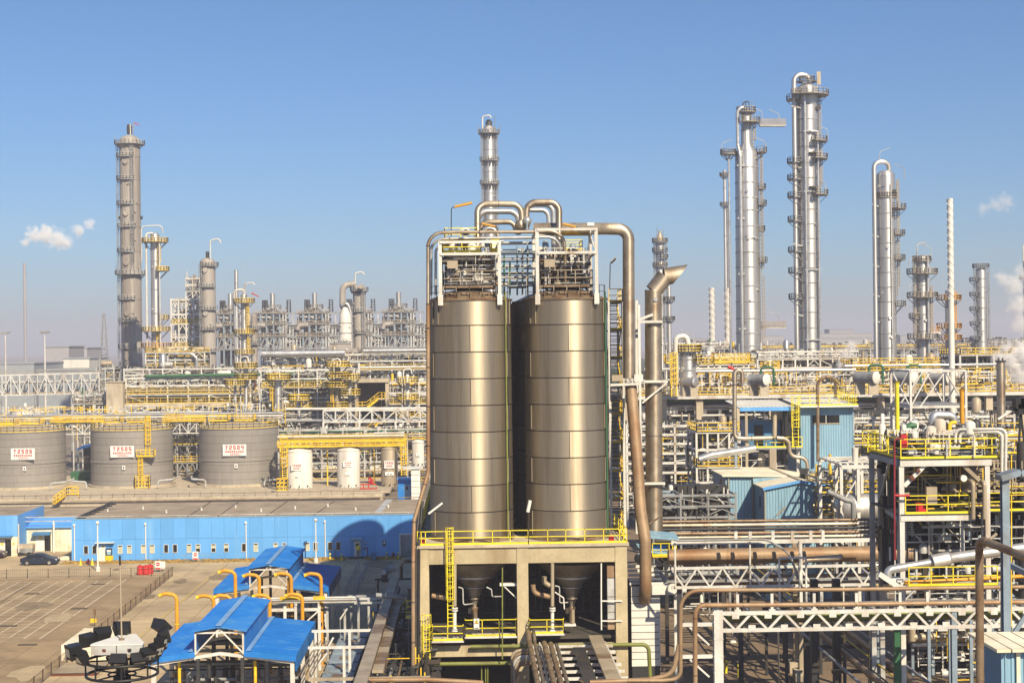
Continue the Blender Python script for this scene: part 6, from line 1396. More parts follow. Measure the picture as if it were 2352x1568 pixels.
for v in (245,382,560,720):MB().beam((cx-3.8,YR-1.2,Z(v)),(cx-1.6,YR-1.6,Z(v+6)),.3).part('pipe_clamp','pale_steel',t);MB().beam((cx-1.5,YR-r-.3,Z(v+60)),(cx+2,YR-r-.3,Z(v+60)),.22).part('pipe_clamp','pale_steel',t)
slab('screen',cx+2,cx+2.9,YR-.6,YR-.5,Z(196),Z(166),'tank_tan',t);rod('davit',(cx+2,YR-1,Z(205)),(cx+2,YR-1,Z(167)),.12,'pale_steel',t,6);lamp_arm(t,(cx+4.2,YR-1,Z(323)),-1);lamp_arm(t,(cx+3.6,YR-1,Z(446)),-1);MB().tube([(cx+2.0,YR-r*.5,Z(251)),(cx+2.0,YR-r*.5-.9,Z(251))],.55,14).part('manhole','dark_steel',t)
for (v,lab)in ((288,'narrow railed footbridge linking the tops of the two tallest silver columns'),(752,'low railed footbridge linking the feet of the two tallest silver columns')):
 a,b=at(1745,v,YR),at(1804,v-1,YR);t=T('footbridge',lab,'footbridge',a.lerp(b,.5));slab('deck',a.x,b.x,YR-.6,YR+.6,a.z-.3,a.z,'pale_steel',t)
 mb=MB()
 for y in (-.6,.6):railing(mb,[a+Vector((0,y,0)),Vector((b.x,YR+y,a.z))],1.25,.5,.05,True,(1,.5))
 mb.part('railing','tank_tan',t);lamp_arm(t,a.lerp(b,.75)+Vector((0,0,.2)),-1)
 # third and fourth columns on the right
t,cx,r,Z=tower('distillation_column','medium silver column with an overhead pipe, standing free of the tall pair','column',2036.5,404,850,42,YR,'silver_cladding',bz(728,800,870,940,1010,1080,1150,1225,1300,1370),nozzles=9,stages=[(A4(0,652)[1],-200,160,.3,'tank_tan'),(A4(0,707)[1],-70,40,2.3,'tank_tan')]+[(A4(0,v)[1],-45,40,2.0,'tank_tan')for v in (832,950,1170)],ladder=((-8,415,560),(-5,560,680)),rail='tank_tan',t=.08)
side_pipe(t,[(cx+.8,YR,Z(398)),(cx+.6,YR-.5,Z(372)),(cx-2.75,YR-.8,Z(373)),(cx-2.75,YR-.9,Z(826))],.5,'silver_cladding','overhead_pipe',14,1.4);side_pipe(t,[(cx+.5,YR-r-.2,Z(425)),(cx+.5,YR-r-.2,Z(835))],.14,'pale_steel','riser_pipe',8)
for v in (470,540,608,676,735):MB().beam((cx-3.3,YR-1,Z(v)),(cx-1.9,YR-1.2,Z(v+5)),.26).part('pipe_clamp','pale_steel',t)
lamp_arm(t,(cx-1.5,YR-1,Z(374)),1);lamp_arm(t,(cx+3.9,YR-1,Z(412)),-1);MB().tube([(cx+1.4,YR-r*.7,Z(425+16)),(cx+1.4,YR-r*.7-.8,Z(425+16))],.42,12).part('manhole','dark_steel',t)
t,cx,r,Z=tower('distillation_column','lower silver column with tan stages on both sides, next to the medium one','column',2119,594,850,27.5,335,'silver_cladding',bz(1005,1070,1140,1210,1290,1365),nozzles=6,stages=[(A4(0,955)[1],-200,160,.7,'tank_tan')]+[(A4(0,v)[1],-205,25,2.0,'tank_tan')for v in (1015,1128,1325)]+[(A4(0,1228)[1],140,220,1.6,'tank_tan')],ladder=((-170,600,800),(-10,660,790)),rail='tank_tan',t=.09)
side_pipe(t,[(cx+.8,335-r-.3,Z(590)),(cx+.8,335-r-.3,Z(840))],.3,'silver_pipe','riser_pipe',10);goose(t,(cx-1.4,334,Z(600)),1.8,3.8,.12,'pale_steel');lamp_arm(t,(cx+1.8,334,Z(594)),-1);lamp_arm(t,(cx-3.2,334,Z(620)),1);lamp_arm(t,(cx-3.2,334,Z(678)),1)
t,cx,r,Z=tower('distillation_column','dim column with tan stages hidden behind the white strake stack','column',2180,670,850,17,345,'silver_cladding',[705,740],[(A4(0,v)[1],-205,25,1.9,'orange_paint')for v in (1140,1275,1330)],rail='orange_paint',t=.1,nozzles=3,ladder=((-10,672,800),))
a,b=at(2125,762,336),at(2160,761,336);t=T('footbridge','short tan footbridge between the lower silver column and the white strake stack','footbridge',a);slab('deck',a.x,b.x,335.5,336.5,a.z-.5,a.z-.1,'white_steel',t);mb=MB();railing(mb,[a,b],1.3,.8,.06);mb.part('railing','orange_paint',t)
def strake(label,u,v0,v1,v2,w,Y,m='white_paint',turns=7,hand=1):
 c=at(u,(v0+v2)/2,Y);r=w/2*px(Y);z0,z1,zb=zat(u,v0,Y),zat(u,v1,Y),max(0,zat(u,v2,Y));t=T('strake_stack',label,'chimney',(c.x,Y,zb),'stacks with spiral strakes')
 MB().lathe((c.x,Y,0),[(r,zb),(r,z0),(r*.8,z0),(r*.8,z0-1.2),(.001,z0-1.2)],20).part('tube',m,t)
 for k in range(3):
  mb=MB();N=14*turns//2;
  for i in range(N):
   q=[]
   for f_ in (i/N,(i+1)/N):
    a=hand*(turns/3*2*math.pi*f_)+k*2.094;z=z0+(z1-z0)*f_
    q+=[(c.x+r*math.cos(a),Y+r*math.sin(a),z),(c.x+r*1.15*math.cos(a),Y+r*1.15*math.sin(a),z)]
   mb.quad(q[0],q[1],q[3],q[2]).quad((q[0][0],q[0][1],q[0][2]-.08),(q[2][0],q[2][1],q[2][2]-.08),q[3],q[1])
  mb.part('strake',m,t)
 return t,c,r
strake('tall thin white stack with spiral strakes on its upper half',2185,456,690,1015,13.5,200,'white_paint',13)
strake('short tan stack with spiral strakes, standing clear beside the vent stack',1635.5,661,778,830,13,480,'tank_white',8)
strake('tan stack with spiral strakes touching the tall silver column',1671,662,800,830,13,480,'tank_white',8)
for k,(u,v0)in enumerate(((1665.5,392),(1673,470))):
 tower('thin_column',('bluish thin column far behind the linked silver pair, taller one','pale thin column far behind the linked silver pair, lower one')[k],'column',u+1,v0,800,7,540,'silver_cladding',[v0+40,v0+90,v0+150],[(v0+12,-200,160,1.2,'grey_steel'),(v0+80,-200,0,1.2,'grey_steel')]if k==0 else [],nozzles=0,rail='grey_steel',t=.12,n=14)
t,cx,r,Z=tower('distillation_column','dark grey column wrapped in stages and ladders near the steam cloud','column',2254,622,815,25,470,'silver_cladding',bz(1040,1080,1130,1180,1235,1290,1340),[(A4(0,v)[1],-205,-120,1.8,'grey_steel')for v in (1050,1120,1190,1260,1330)]+[(A4(0,985)[1],-200,160,.8,'grey_steel')],rail='grey_steel',t=.12,nozzles=4,ladder=((-165,625,800),(-15,625,800)))
t,cx,r,Z=tower('distillation_column','dark column cut by the edge of view above the steam cloud','column',2357,590,700,14,430,'grey_steel',[600,640],[(640,-200,160,1,'grey_steel')],rail='grey_steel',t=.1);goose(t,(cx-1.2,429,Z(600)),1.5,4.5,.2)
t,cx,r,Z=tower('distillation_column','cluttered grey column with ladders behind the mouth of the vent stack','column',1517,556,812,19,430,'silver_cladding',[575,590,610,660,700,745],[(556,-200,160,1.0,'tank_tan'),(578,-200,-20,1.0,'grey_steel'),(593,-90,90,1.1,'grey_steel'),(612,-200,0,.9,'tank_tan'),(690,-60,60,1.0,'grey_steel'),(735,-200,-60,1.0,'grey_steel')],nozzles=10,rail='pale_steel',t=.1,ladder=((-165,560,800),(-10,560,800)))
MB().lathe((cx,430,Z(556)),[(.9,0),(.9,1.6),(.4,2.2),(.4,3.2),(.001,3.2)],14).part('nozzle','tank_tan',t);rod('rod',(cx-.9,429,Z(550)),(cx-.9,429,Z(524)),.1,'grey_steel',t,6);rod('rod',(cx+.9,429,Z(550)),(cx+.9,429,Z(528)),.1,'grey_steel',t,6)
tower('thin_column','slim pale column just right of the vent stack','column',1537,660,800,10,430,'silver_cladding',[690,730],[(690,-200,160,1,'grey_steel'),(735,-200,160,1,'grey_steel')],rail='pale_steel',t=.1,nozzles=2)
# low far things: masts, town, sheds, trees
def high_mast(u,v0,v1,Y,label):
 a,b=at(u,v1,Y),at(u,v0,Y);t=T('high_mast',label,'lamp post',(a.x,Y,0),'high lamp masts by the far road');MB().tube([(a.x,Y,0),(a.x,Y,b.z)],[.45,.2],10).part('pole','white_steel',t)
 slab('lamp_bar',a.x-1.6,a.x+1.6,Y-.3,Y+.3,b.z,b.z+.4,'grey_steel',t)
 for s_ in (-1.3,-.5,.5,1.3):slab('lamp',a.x+s_-.3,a.x+s_+.3,Y-.6,Y+.2,b.z-.45,b.z-.003,'grey_steel',t)
high_mast(13,764,850,520,'high lamp mast nearest the edge of view');high_mast(103.5,763,860,520,'high lamp mast in front of the far pale block')
def far_block(label,u0,u1,vt,Y,dep,m='far_wall',rows=0,cols=0,roof=True):
 a,b,z=at(u0,vt,Y).x,at(u1,vt,Y).x,zat((u0+u1)/2,vt,Y);t=T('far_building',label,'building',((a+b)/2,Y,0));slab('wall',a,b,Y,Y+dep,0,z,m,t)
 if roof:slab('roof',a-.3,b+.3,Y-.3,Y+dep+.3,z+.003,z+.5,'far_roof',t)
 for i in range(rows):
  for j in range(cols):
   x=a+(b-a)*(j+.25)/cols;zz=z*(i+.35)/max(rows,1);slab('window',x,x+(b-a)*.5/cols,Y-.25,Y-.003,zz,zz+z*.3/rows,'grey_steel',t)
 return t
far_block('far pale block building behind the second high lamp mast',104,158,797,640,25,rows=1,cols=5);far_block('long low far shed with a bright roof edge',145,205,824,600,30,'tank_white',roof=True)
far_block('far low flat hall at the edge of view',-30,78,836,560,40,'far_roof',roof=True);far_block('long flat grey roofed hall beyond the tall tan column',88,230,851,520,30,'far_roof')
far_block('hazy pale hall behind the far pale block',150,200,800,760,30)
for k,(u0,u1,vt,rw,cl)in enumerate(((1560,1630,778,2,8),(1745,1800,772,3,8),(1868,2005,766,4,22),(1905,1960,757,2,8),(2068,2100,770,3,5),(2145,2172,776,2,4))):
 far_block(('hazy town block seen past the vent stack','hazy town block between the linked tall columns','longest hazy town block right of the tallest column','upper storeys rising above the longest hazy town block','hazy town block past the medium column','small hazy town block behind the strake stack')[k],u0,u1,vt,1300+k*25,20,rows=rw,cols=cl)
def tree(u,v0,v1,Y,label,m,conif=False,wd=None):
 b,tp=at(u,v1,Y),at(u,v0,Y);h=tp.z-max(0,b.z)if b.z>0 else tp.z;wd=wd or h*.45;t=T('tree',label,'tree',(b.x,Y,0));q=random.Random(int(u*3+v0))
 MB().tube([(b.x,Y,0),(b.x+.2,Y,h*.5),(b.x,Y,h*.9)],[.35,.22,.08],7).part('trunk','bark',t)
 mb=MB()
 for i in range(420):
  f_=q.random()**.8;z=h*(.15+.85*f_);rr=wd/2*((1-f_)*1.1+.05 if conif else math.sqrt(max(.05,1-(2*f_-.9)**2)))*math.sqrt(q.random())*q.uniform(.7,1.15);a=q.uniform(0,6.283);s_=q.uniform(.25,.7)*(h/12)
  p=Vector((b.x+rr*math.cos(a),Y+rr*math.sin(a),z));e1=Vector((q.uniform(-1,1),q.uniform(-1,1),q.uniform(-.6,.6))).normalized()*s_;e2=Vector((q.uniform(-1,1),q.uniform(-1,1),q.uniform(-1,.3))).normalized()*s_
  mb.quad(p-e1,p+e2*.6,p+e1,p-e2*.6)
 mb.part('crown',m,t)
for k,(u,v0,v1)in enumerate(((33,808,836),(40,812,836),(55,803,836),(88,815,842),(93,822,842))):
 tree(u,v0,v1,500+k*7,('reddish pointed tree left of its taller neighbour beyond the bridge','reddish pointed tree squeezed between two taller ones','tallest reddish pointed tree beyond the lattice bridge','pointed tree just left of the second high mast','small pointed tree at the foot of the second high mast')[k],'leaf_brown',True)
for k,(u,v0,v1,w_)in enumerate(((118,825,852,6),(130,832,852,8),(146,838,856,9),(170,840,856,10),(190,841,856,9))):
 tree(u,v0,v1,490+k*5,('dark round tree in front of the far pale block','dark low bush between the far block and the bright shed','bushy tree left of the bright low shed','bushy tree below the bright low shed','bushy tree right below the bright low shed')[k],'leaf_dark',False,w_)
MB().lathe((0,0,0),[(0,0)],3)
mb=MB();q=random.Random(3)
for i in range(900):
 a=q.uniform(-480,480);y=q.uniform(900,1500);h=q.uniform(5,13);x=a*y/800;s_=q.uniform(4,12);mb.hexa([(x-s_,y-3,0),(x+s_,y-3,0),(x+s_,y+3,0),(x-s_,y+3,0),(x-s_*.5,y-2,h),(x+s_*.4,y-2,h*.9),(x+s_*.5,y+2,h*.9),(x-s_*.6,y+2,h)])
mb.thing('far_woods','leaf_dark','hazy far belt of trees along the horizon','woods',None,'stuff')
for (u,v0,v1,Y,w_,lb)in ((57,605,760,1150,7,'very hazy far chimney under the drifting white plume'),):
 tower('chimney',lb,'chimney',u,v0,v1,w_,Y,'far_wall',[630,650,670,690],top='open',nozzles=0,n=12)
for (u,v0,Y,lb)in ((238,720,900,'faint far mast in the haze left of the tallest tan column'),):
 p=at(u,v0,Y);t=T('lattice_mast',lb,'mast',(p.x,Y,0));mb=MB();k=1.5
 for s_ in ((-1,-1),(1,-1),(1,1),(-1,1)):mb.beam((p.x+s_[0]*3,Y+s_[1]*3,0),(p.x+s_[0]*.5,Y+s_[1]*.5,p.z),.5)
 for i in range(8):z=p.z*i/8;w_=3-2.5*i/8;mb.beam((p.x-w_,Y-w_,z),(p.x+w_,Y-w_,z+p.z/8),.35)
 mb.part('lattice','grey_steel',t);slab('arm',p.x-20,p.x+1,Y-.4,Y+.4,p.z*.55,p.z*.55+.8,'grey_steel',t)
 # raised process deck on the right
G4=lambda zx,zy,Y:at((1500+zx/3.485)/1.0629,(850+zy/3.485)/1.0629,Y)
G5=lambda zx,zy,Y:at((2000+zx/3.484)/1.0629,(850+zy/3.484)/1.0629,Y)
G6=lambda zx,zy,Y:at((1550+zx/3.358)/1.0629,(1200+zy/3.358)/1.0629,Y)
G7=lambda zx,zy,Y:at((2000+zx/3.358)/1.0629,(1200+zy/3.358)/1.0629,Y)
YK=268.0
zd=zat(1950,902,YK);xa,xb=at(1440,900,YK).x,at(2440,900,YK).x
t=T('process_deck','long raised concrete deck with a white edge beam and yellow railing across the right half','deck',((xa+xb)/2,YK,0))
slab('floor_slab',xa,xb,YK,YK+34,zd-.7,zd,'concrete',t);slab('edge_beam',xa,xb,YK-.25,YK-.02,zd-.75,zd-.15,'white_steel',t)
n=12
for i in range(n+1):
 x=xa+(xb-xa)*i/n
 for y in (YK+1,YK+12,YK+24):slab('column',x-.6,x+.6,y-.6,y+.6,0,zd-.71,'concrete' if y<YK+2 else 'dark_shaded_concrete',t)  # rear columns take the dark copy, painted shade under the deck
for i in range(10):
 a,b=xa+(xb-xa)*i/10,xa+(xb-xa)*(i+1)/10
 mb=MB();railing(mb,[(a,YK-.1,zd),(b,YK-.1,zd)],1.25,1.3,.05,True,(1,.5));mb.part('railing','yellow_paint',t)
clutter(MB(),xa,xb,YK+4,YK+30,1,zd-1,420,(.3,1.0)).stuff('dark_shade_clutter','dark_steel',t)  # dark shapes added as the shade below the deck
clutter(MB(),xa,xb,YK+2,YK+5,1,zd-1,300,(.08,.18)).stuff('small_pipework','white_steel',t)
clutter(MB(),xa,xb,YK+.5,YK+14,zd,zd+3.5,520,(.08,.2)).stuff('small_pipework','white_steel',t);clutter(MB(),xa,xb,YK+.5,YK+8,zd,zd+3,160,(.08,.16)).stuff('small_fittings','brown_steel',t)
clutter(MB(),xa,xb,YK+.3,YK+10,zd,zd+4,150,(.08,.14),lump=False).stuff('yellow_fittings','yellow_paint',t);clutter(MB(),xa,xb,YK+9,YK+20,zd,zd+4,170,(.3,.8)).stuff('dark_shade_clutter','dark_steel',t)  # dark shapes at the rear deepen the gaps like shade
for k,(v,m,r_)in enumerate(((917,'green_paint',.22),(930,'white_steel',.25),(937,'silver_pipe',.18),(925,'dark_steel',.5),(952,'white_steel',.2))):
 rod('hung_pipe',(xa,YK+1.8+k*.3,zat(1900,v,YK)),(xb,YK+1.8+k*.3,zat(1900,v,YK)),r_,m,t,8)
def drum(u,v,rp,lp,Y,label,m='silver_cladding',pale=True,arch=False):
 c=at(u,v,Y);r=rp*px(Y);d=Vector((-.62,.78,0));L=lp*px(Y)/.62;t=T('process_drum',label,'drum',(c.x,Y,zd),'drums on the raised deck')
 MB().tube([c,c+d*L],r,22).part('shell',m,t);MB().drum(c-d*.02,c+d*.1,r*1.04,22,.18).part('end_cap','white_paint' if pale else m,t);MB().dome((0,0,0),.01,.01,3,2)
 for f_ in (.15,.8):q=c+d*L*f_;slab('saddle',q.x-r*.8,q.x+r*.8,q.y-.2,q.y+.2,zd,q.z-r*.6,'concrete',t)
 if arch:MB().tube(arc([c+d*L*.35+Vector((0,0,r*.9)),c+d*L*.35+Vector((0,0,r+1.1)),c+d*L*.35+Vector((r*2.2,-.3,r+1.1)),c+d*L*.35+Vector((r*2.2,-.3,-r))],.6),.22,10).part('arch_pipe','green_paint',t)
drum(1598,877,10.5,24,258,'silver drum with a bright end cap, nearest the vent stack',pale=False);drum(1761,871.5,13,30,256,'drum with a white end cap and a green arch pipe below the linked columns','grey_steel',True,True)
drum(2013,867,14,36,256,'drum with a big white end cap below the medium column','grey_steel',True,True);drum(2101,867,13.5,36,260,'drum with a white end cap half behind the white lattice frame','grey_steel',True,True);drum(2180,869,12,30,262,'drum with a pale end cap behind the strake stack','grey_steel')
t,cx,r,Z=tower('upright_vessel','stout silver upright vessel with a white swan neck and a yellow stage','vessel',1580,812,885,37,262,'silver_cladding',[825,850],[(806,-200,160,.9),(830,-60,60,1.0)],z0=zd,t=.1,nozzles=3)
goose(t,(cx-2.2,261,zd),1.9,10.2,.45,'tank_white');lamp_arm(t,(cx+1,262,Z(800)),-1)
q=at(1560,860,261);cage_ladder(t,(q.x-1.0,260.5),zd,zat(1560,812,261),(0,-1),'yellow_paint',.9,True,.12)
for (u0,u1,v,lb)in ((1528,1556,826,'yellow railed platform left of the stout silver vessel'),(1638,1722,824,'long yellow railed platform behind the deck drums'),(1752,1790,842,'yellow platform at the foot of the linked silver column'),(1650,1680,868,'small yellow platform above the deck edge')):
 a,b=at(u0,v+6,275),at(u1,v+6,275);t=T('yellow_platform',lb,'platform',a);slab('deck',a.x,b.x,274,277,a.z-.2,a.z,'yellow_paint',t)
 for x in (a.x+.2,(a.x+b.x)/2,b.x-.2):bar('leg',(x,275,zd),(x,275,a.z-.2),.25,.25,'white_steel',t)
 mb=MB();railing(mb,[(a.x,277,a.z),(a.x,274,a.z),(b.x,274,a.z),(b.x,277,a.z)],1.4,.9,.06,True,(1,.66,.33));mb.part('railing','yellow_paint',t)
for k,(ua,ub,v,r_,m,lb)in enumerate(((1580,1965,851,.3,'silver_pipe','long silver pipe running level above the deck drums'),(1480,1720,846,.2,'white_steel','white pipe behind the stout silver vessel'),(1940,2300,838,.22,'silver_pipe','silver pipe behind the medium and lower columns'))):
 pipe('long_pipe',[at(ua,v+2,272),at(ub,v-(ub-ua)*.011+2,272)],r_,m,lb,n=8)
module('process_structure','white pipe structure with yellow rails standing on the deck behind the stout vessel','process unit',1600,1735,(880,858,835,818),286,10,5,1,rails=(1,2),pipes=6,risers=16,fine=240,dark=70,vessels=3,seed=51,z0=zd,under=zd,rail_m='yellow_paint',rt=.06)
module('process_structure','low white pipe structure between the two tallest columns and beyond','process unit',1740,1970,(862,842,822,806),300,10,8,1,rails=(2,),pipes=7,risers=16,fine=300,dark=70,vessels=3,seed=52,z0=zd,under=zd,rail_m='white_steel',rt=.05)
module('process_structure','pipe structure with long yellow railings at the feet of the medium and lower columns','process unit',1955,2160,(870,850,836),290,10,7,1,rails=(1,2),pipes=6,risers=14,fine=260,dark=70,vessels=2,seed=53,z0=zd,under=zd,rt=.07)
module('process_structure','tan railed structure at the edge of view below the steam cloud','process unit',2205,2400,(905,880,858,835,812),285,12,5,1,m='white_steel',rails=(0,1,2,4),pipes=5,risers=12,fine=240,dark=130,vessels=2,seed=54,z0=0,under=zd-8,rt=.07)
module('process_structure','hazy grey pipe plant between the vent stack and the spiral stacks','process unit',1530,1690,(815,800,786),460,10,6,1,m='pale_steel',rails=(1,),pipes=6,risers=16,fine=220,dark=140,vessels=5,seed=55,under=10,rail_m='tank_tan',rt=.07)
module('process_structure','hazy grey pipe plant beyond the strake stack','process unit',2215,2400,(815,795,778),470,10,6,1,m='grey_steel',rails=(1,),pipes=5,risers=14,fine=180,dark=140,vessels=3,seed=56,under=10,rail_m='tank_tan',rt=.07)
module('process_structure','hazy long pipe plant behind the tallest columns','process unit',1690,2230,(815,800,790),430,10,14,1,m='pale_steel',rails=(1,),pipes=9,risers=24,fine=420,dark=240,vessels=6,seed=57,under=10,rail_m='tank_tan',rt=.07)
# pipe racks in front of the deck
module('pipe_rack','bank of level white pipes beside the vent stack below the deck','pipe rack',1440,1660,(1082,1060,1038,1016,995,975),225,8,2,2,rails=(),pipes=9,risers=6,fine=240,dark=320,vessels=1,brace=.1,w_=.3,seed=61,under=0,pal=['white_steel','silver_pipe','white_steel','tank_tan','green_paint'])
module('process_structure','grey steel structure with yellow stairs left of the blue ribbed building','process unit',1600,1700,(1105,1070,1030,990),205,8,4,2,rails=(1,3),pipes=5,risers=12,fine=340,dark=240,vessels=3,w_=.26,seed=62,under=1,m='white_steel',rt=.05)
module('pipe_rack','dense bank of white pipes between the blue ribbed building and the dark stack','pipe rack',1960,2330,(1075,1045,1015,985,955),215,10,8,2,rails=(2,),pipes=8,risers=16,fine=560,dark=420,vessels=3,w_=.28,seed=63,under=0,pal=['white_steel','white_steel','silver_pipe','pale_steel','tank_tan'],rt=.05)
module('pipe_rack','dim grey low pipe rack at the foot of the vent stack','pipe rack',1500,1690,(1185,1160,1135),150,8,3,2,m='grey_steel',pipes=6,risers=6,fine=60,dark=260,vessels=0,w_=.18,seed=64,under=0,pal=['blue_grey_steel','grey_steel','dark_steel','dark_steel'])
a,b=G5(775,195,192),G5(1245,195,192);zt_,zm_,zl_=a.z,G5(775,500,192).z,0
t=T('lattice_structure','tall white lattice frame with crossed braces in front of the strake stack','steel structure',((a.x+b.x)/2,192,0));xs=[a.x,b.x]
for y in (192,201):
 for x in xs:bar('post',(x,y,0),(x,y,zt_),.28,.28,'white_steel',t)
 for z in (zt_,zm_):bar('beam',(a.x,y-.05,z),(b.x,y-.05,z),.24,.3,'white_steel',t)
 m_=(a.x+b.x)/2
 for (p,q)in (((a.x,zm_),(m_-1,zt_)),((b.x,zm_),(m_+1,zt_)),((a.x+1.2,zm_),(m_+1,zt_)),((a.x,zm_-5.6),(m_,zm_)),((b.x,zm_-5.6),(m_,zm_))):bar('brace',(p[0],y+.1,p[1]),(q[0],y+.1,q[1]),.16,.16,'white_steel',t)
for x in xs:
 for z in (zt_,zm_):bar('side_beam',(x,192.2,z),(x,200.8,z),.22,.28,'white_steel',t)
 bar('brace',(x,192.2,zm_),(x,200.8,zt_),.15,.15,'white_steel',t);bar('brace',(x,200.8,zm_),(x,192.2,zt_),.15,.15,'white_steel',t)
slab('platform',a.x,b.x,192.3,200.7,zm_+.2,zm_+.3,'grey_steel',t)
def vent_pipe(u,v0,v1,w,Y,m,label,mouth=True,name='vent_pipe'):
 a,b=at(u,v1,Y),at(u,v0,Y);r=w/2*px(Y);t=T(name,label,'pipe',(a.x,Y,a.z));rod('tube',(a.x,Y,a.z),b if abs(b.x-a.x)<.01 else (a.x,Y,b.z),r,m,t,16)
 if mouth:MB().tube([(a.x,Y,b.z-.05),(a.x+r*.5,Y-r*.5,b.z+r*.8)],r,16,False).part('mouth',m,t);MB().tube([(a.x+r*.4,Y-r*.4,b.z+r*.6),(a.x+r*.42,Y-r*.42,b.z+r*.63)],r*.96,16).part('bore','black_iron',t)
 return t,r
vent_pipe(2061.6,880,1006,9.5,150,'lemon_paint','tall yellow vent pipe rising above the yellow railed deck');t,r=vent_pipe(2210,896,972,10.5,140,'orange_paint','shorter orange yellow vent pipe in front of the white lattice frame')
t,r=vent_pipe(2300,830,975,20,190,'duct_steel','dark steel stack with a flanged top close to the edge of view',False,'dark_stack');b=at(2300,829,190);MB().lathe((at(2300,975,190).x,190,b.z),[(r,-.1),(r+.12,-.1),(r+.12,.06),(r,.08)],18).part('rim','dark_steel',t)
for dx in (-.25,.25):MB().lathe((at(2300,975,190).x+dx,190,b.z+.05),[(.12,0),(.12,.3),(.001,.4)],8).part('lifting_lug','dark_steel',t)
for u,v0 in ((2277,952),(2287,950)):vent_pipe(u,v0,1010,6.5,150,'duct_steel','slim tan pipe, %s of a pair beside the dark steel stack'%('first' if u<2280 else 'second'),False,'slim_pipe')
# blue ribbed building with the pale roof
YG=178.0
t=T('ribbed_building','tall light blue ribbed building with a railed pale roof and a dark strip window','building',G4(1800,960,YG));xa,xb=G4(1590,800,YG).x,G4(2037,800,YG).x;zt_=G4(1800,500,YG).z;wa,wb,wz0,wz1=G4(1685,600,YG).x,G4(1915,600,YG).x,G4(1800,635,YG).z,G4(1800,568,YG).z
slab('core',xa+.1,xb-.1,YG+.12,YG+8,0,zt_,'deep_blue_sheet',t)
for (p,q,z0,z1)in ((xa,wa,0,zt_),(wb,xb,0,zt_),(wa,wb,0,wz0),(wa,wb,wz1,zt_)):ribbed(MB(),(p,YG),(q,YG),z0,z1,.28,.05).part('ribbed_sheet','pale_blue_sheet',t)
ribbed(MB(),(xa,YG+8),(xa,YG),0,zt_,.28,.05).part('ribbed_sheet','pale_blue_sheet',t)
o=slab('window',wa,wb,YG+.05,YG+.11,wz0,wz1,'glass_dark',t);slab('mullion',(wa+wb)/2-.04,(wa+wb)/2+.04,YG-.02,YG+.04,wz0,wz1,'white_steel',t);slab('sill',wa-.1,wb+.1,YG-.1,YG+.04,wz0-.12,wz0,'tank_tan',t)
zr0=zt_+.05;xl_=G4(1050,450,YG).x
def sheet_roof(mb,x0,x1,y0,y1,z0,z1,th=.15,pitch=.5):
 x=x0
 while x<x1-.01:
  x2=min(x+pitch,x1);xm=x+(x2-x)*.8
  mb.hexa([(x,y0,z0),(xm,y0,z0),(xm,y1,z1),(x,y1,z1),(x,y0,z0+th),(xm,y0,z0+th),(xm,y1,z1+th),(x,y1,z1+th)]).hexa([(xm,y0,z0),(x2,y0,z0),(x2,y1,z1),(xm,y1,z1),(xm,y0,z0+th+.06),(x2,y0,z0+th+.06),(x2,y1,z1+th+.06),(xm,y1,z1+th+.06)]);x=x2
 return mb
sheet_roof(MB(),G4(1562,450,YG).x,xb+.3,YG-1.2,YG+9,zr0,zr0+.5).part('roof','pale_roof',t);sheet_roof(MB(),xl_,G4(1510,450,YG).x,YG-1.2,YG+9,zr0-.1,zr0+.4).part('canopy_roof','pale_roof',t);slab('fascia',xl_,G4(1510,450,YG).x,YG-1.3,YG-1.21,zr0-.35,zr0+.1,'blue_wall_paint',t)
mb=MB();railing(mb,[(G4(1562,450,YG).x,YG-1.15,zr0+.2),(xb+.28,YG-1.15,zr0+.2),(xb+.28,YG+8.8,zr0+.6)],1.15,1.1,.035);mb.part('roof_railing','lemon_paint',t)
cage_ladder(t,(G4(1540,600,YG-1.6).x,YG-1.5),G4(1540,820,YG).z,zr0+1.3,(0,-1),'lemon_paint',.7,True,.06)
zf=G4(1350,838,YG).z;slab('service_floor',G4(1120,838,YG).x,xa-.1,YG-1,YG+7,zf-.2,zf,'grey_steel',t);mb=MB();railing(mb,[(G4(1125,838,YG).x,YG-.95,zf),(xa-.1,YG-.95,zf)],1.2,1.0,.035);mb.part('railing','lemon_paint',t)
for x in (G4(1112,800,YG).x,G4(1020,800,YG).x):bar('post',(x,YG-.9,0),(x,YG-.9,zr0-.1),.3,.3,'tank_tan' if x>G4(1100,800,YG).x else 'blue_grey_steel',t)
slab('plant_box',G4(1150,700,YG).x,G4(1440,700,YG).x,YG+2,YG+6,zf+.01,G4(1300,625,YG).z,'deep_blue_sheet',t);slab('doorway',G4(1215,700,YG).x,G4(1290,700,YG).x,YG+1.95,YG+1.997,zf+.02,G4(1300,660,YG).z,'glass_dark',t)
slab('canopy_shade',G4(1445,700,YG).x,xa-.12,YG+1,YG+7.9,zf+.01,zr0-.2,'black_iron',t)  # black slab painted as the shade under the canopy roof
for (p,q)in (((1240,500),(1330,590)),((1240,500),(1150,600))):bar('brace',G4(*p,YG-.5),G4(*q,YG-.5),.12,.12,'dark_steel',t)
for zx in (1460,1560):bar('leg',(G4(zx,900,YG).x,YG,0),(G4(zx,900,YG).x,YG,zf-.2),.35,.35,'dark_steel' if zx<1500 else 'white_steel',t)
pipe('arch_pipe',[G4(1732,960,YG-1),G4(1728,250,YG-1),G4(1878,240,YG-1),G4(1882,410,YG+1)],.2,'brown_steel','brown pipe arching over the pale roof of the ribbed building',1.6,12,(4,'dark_steel',.03),k=10)
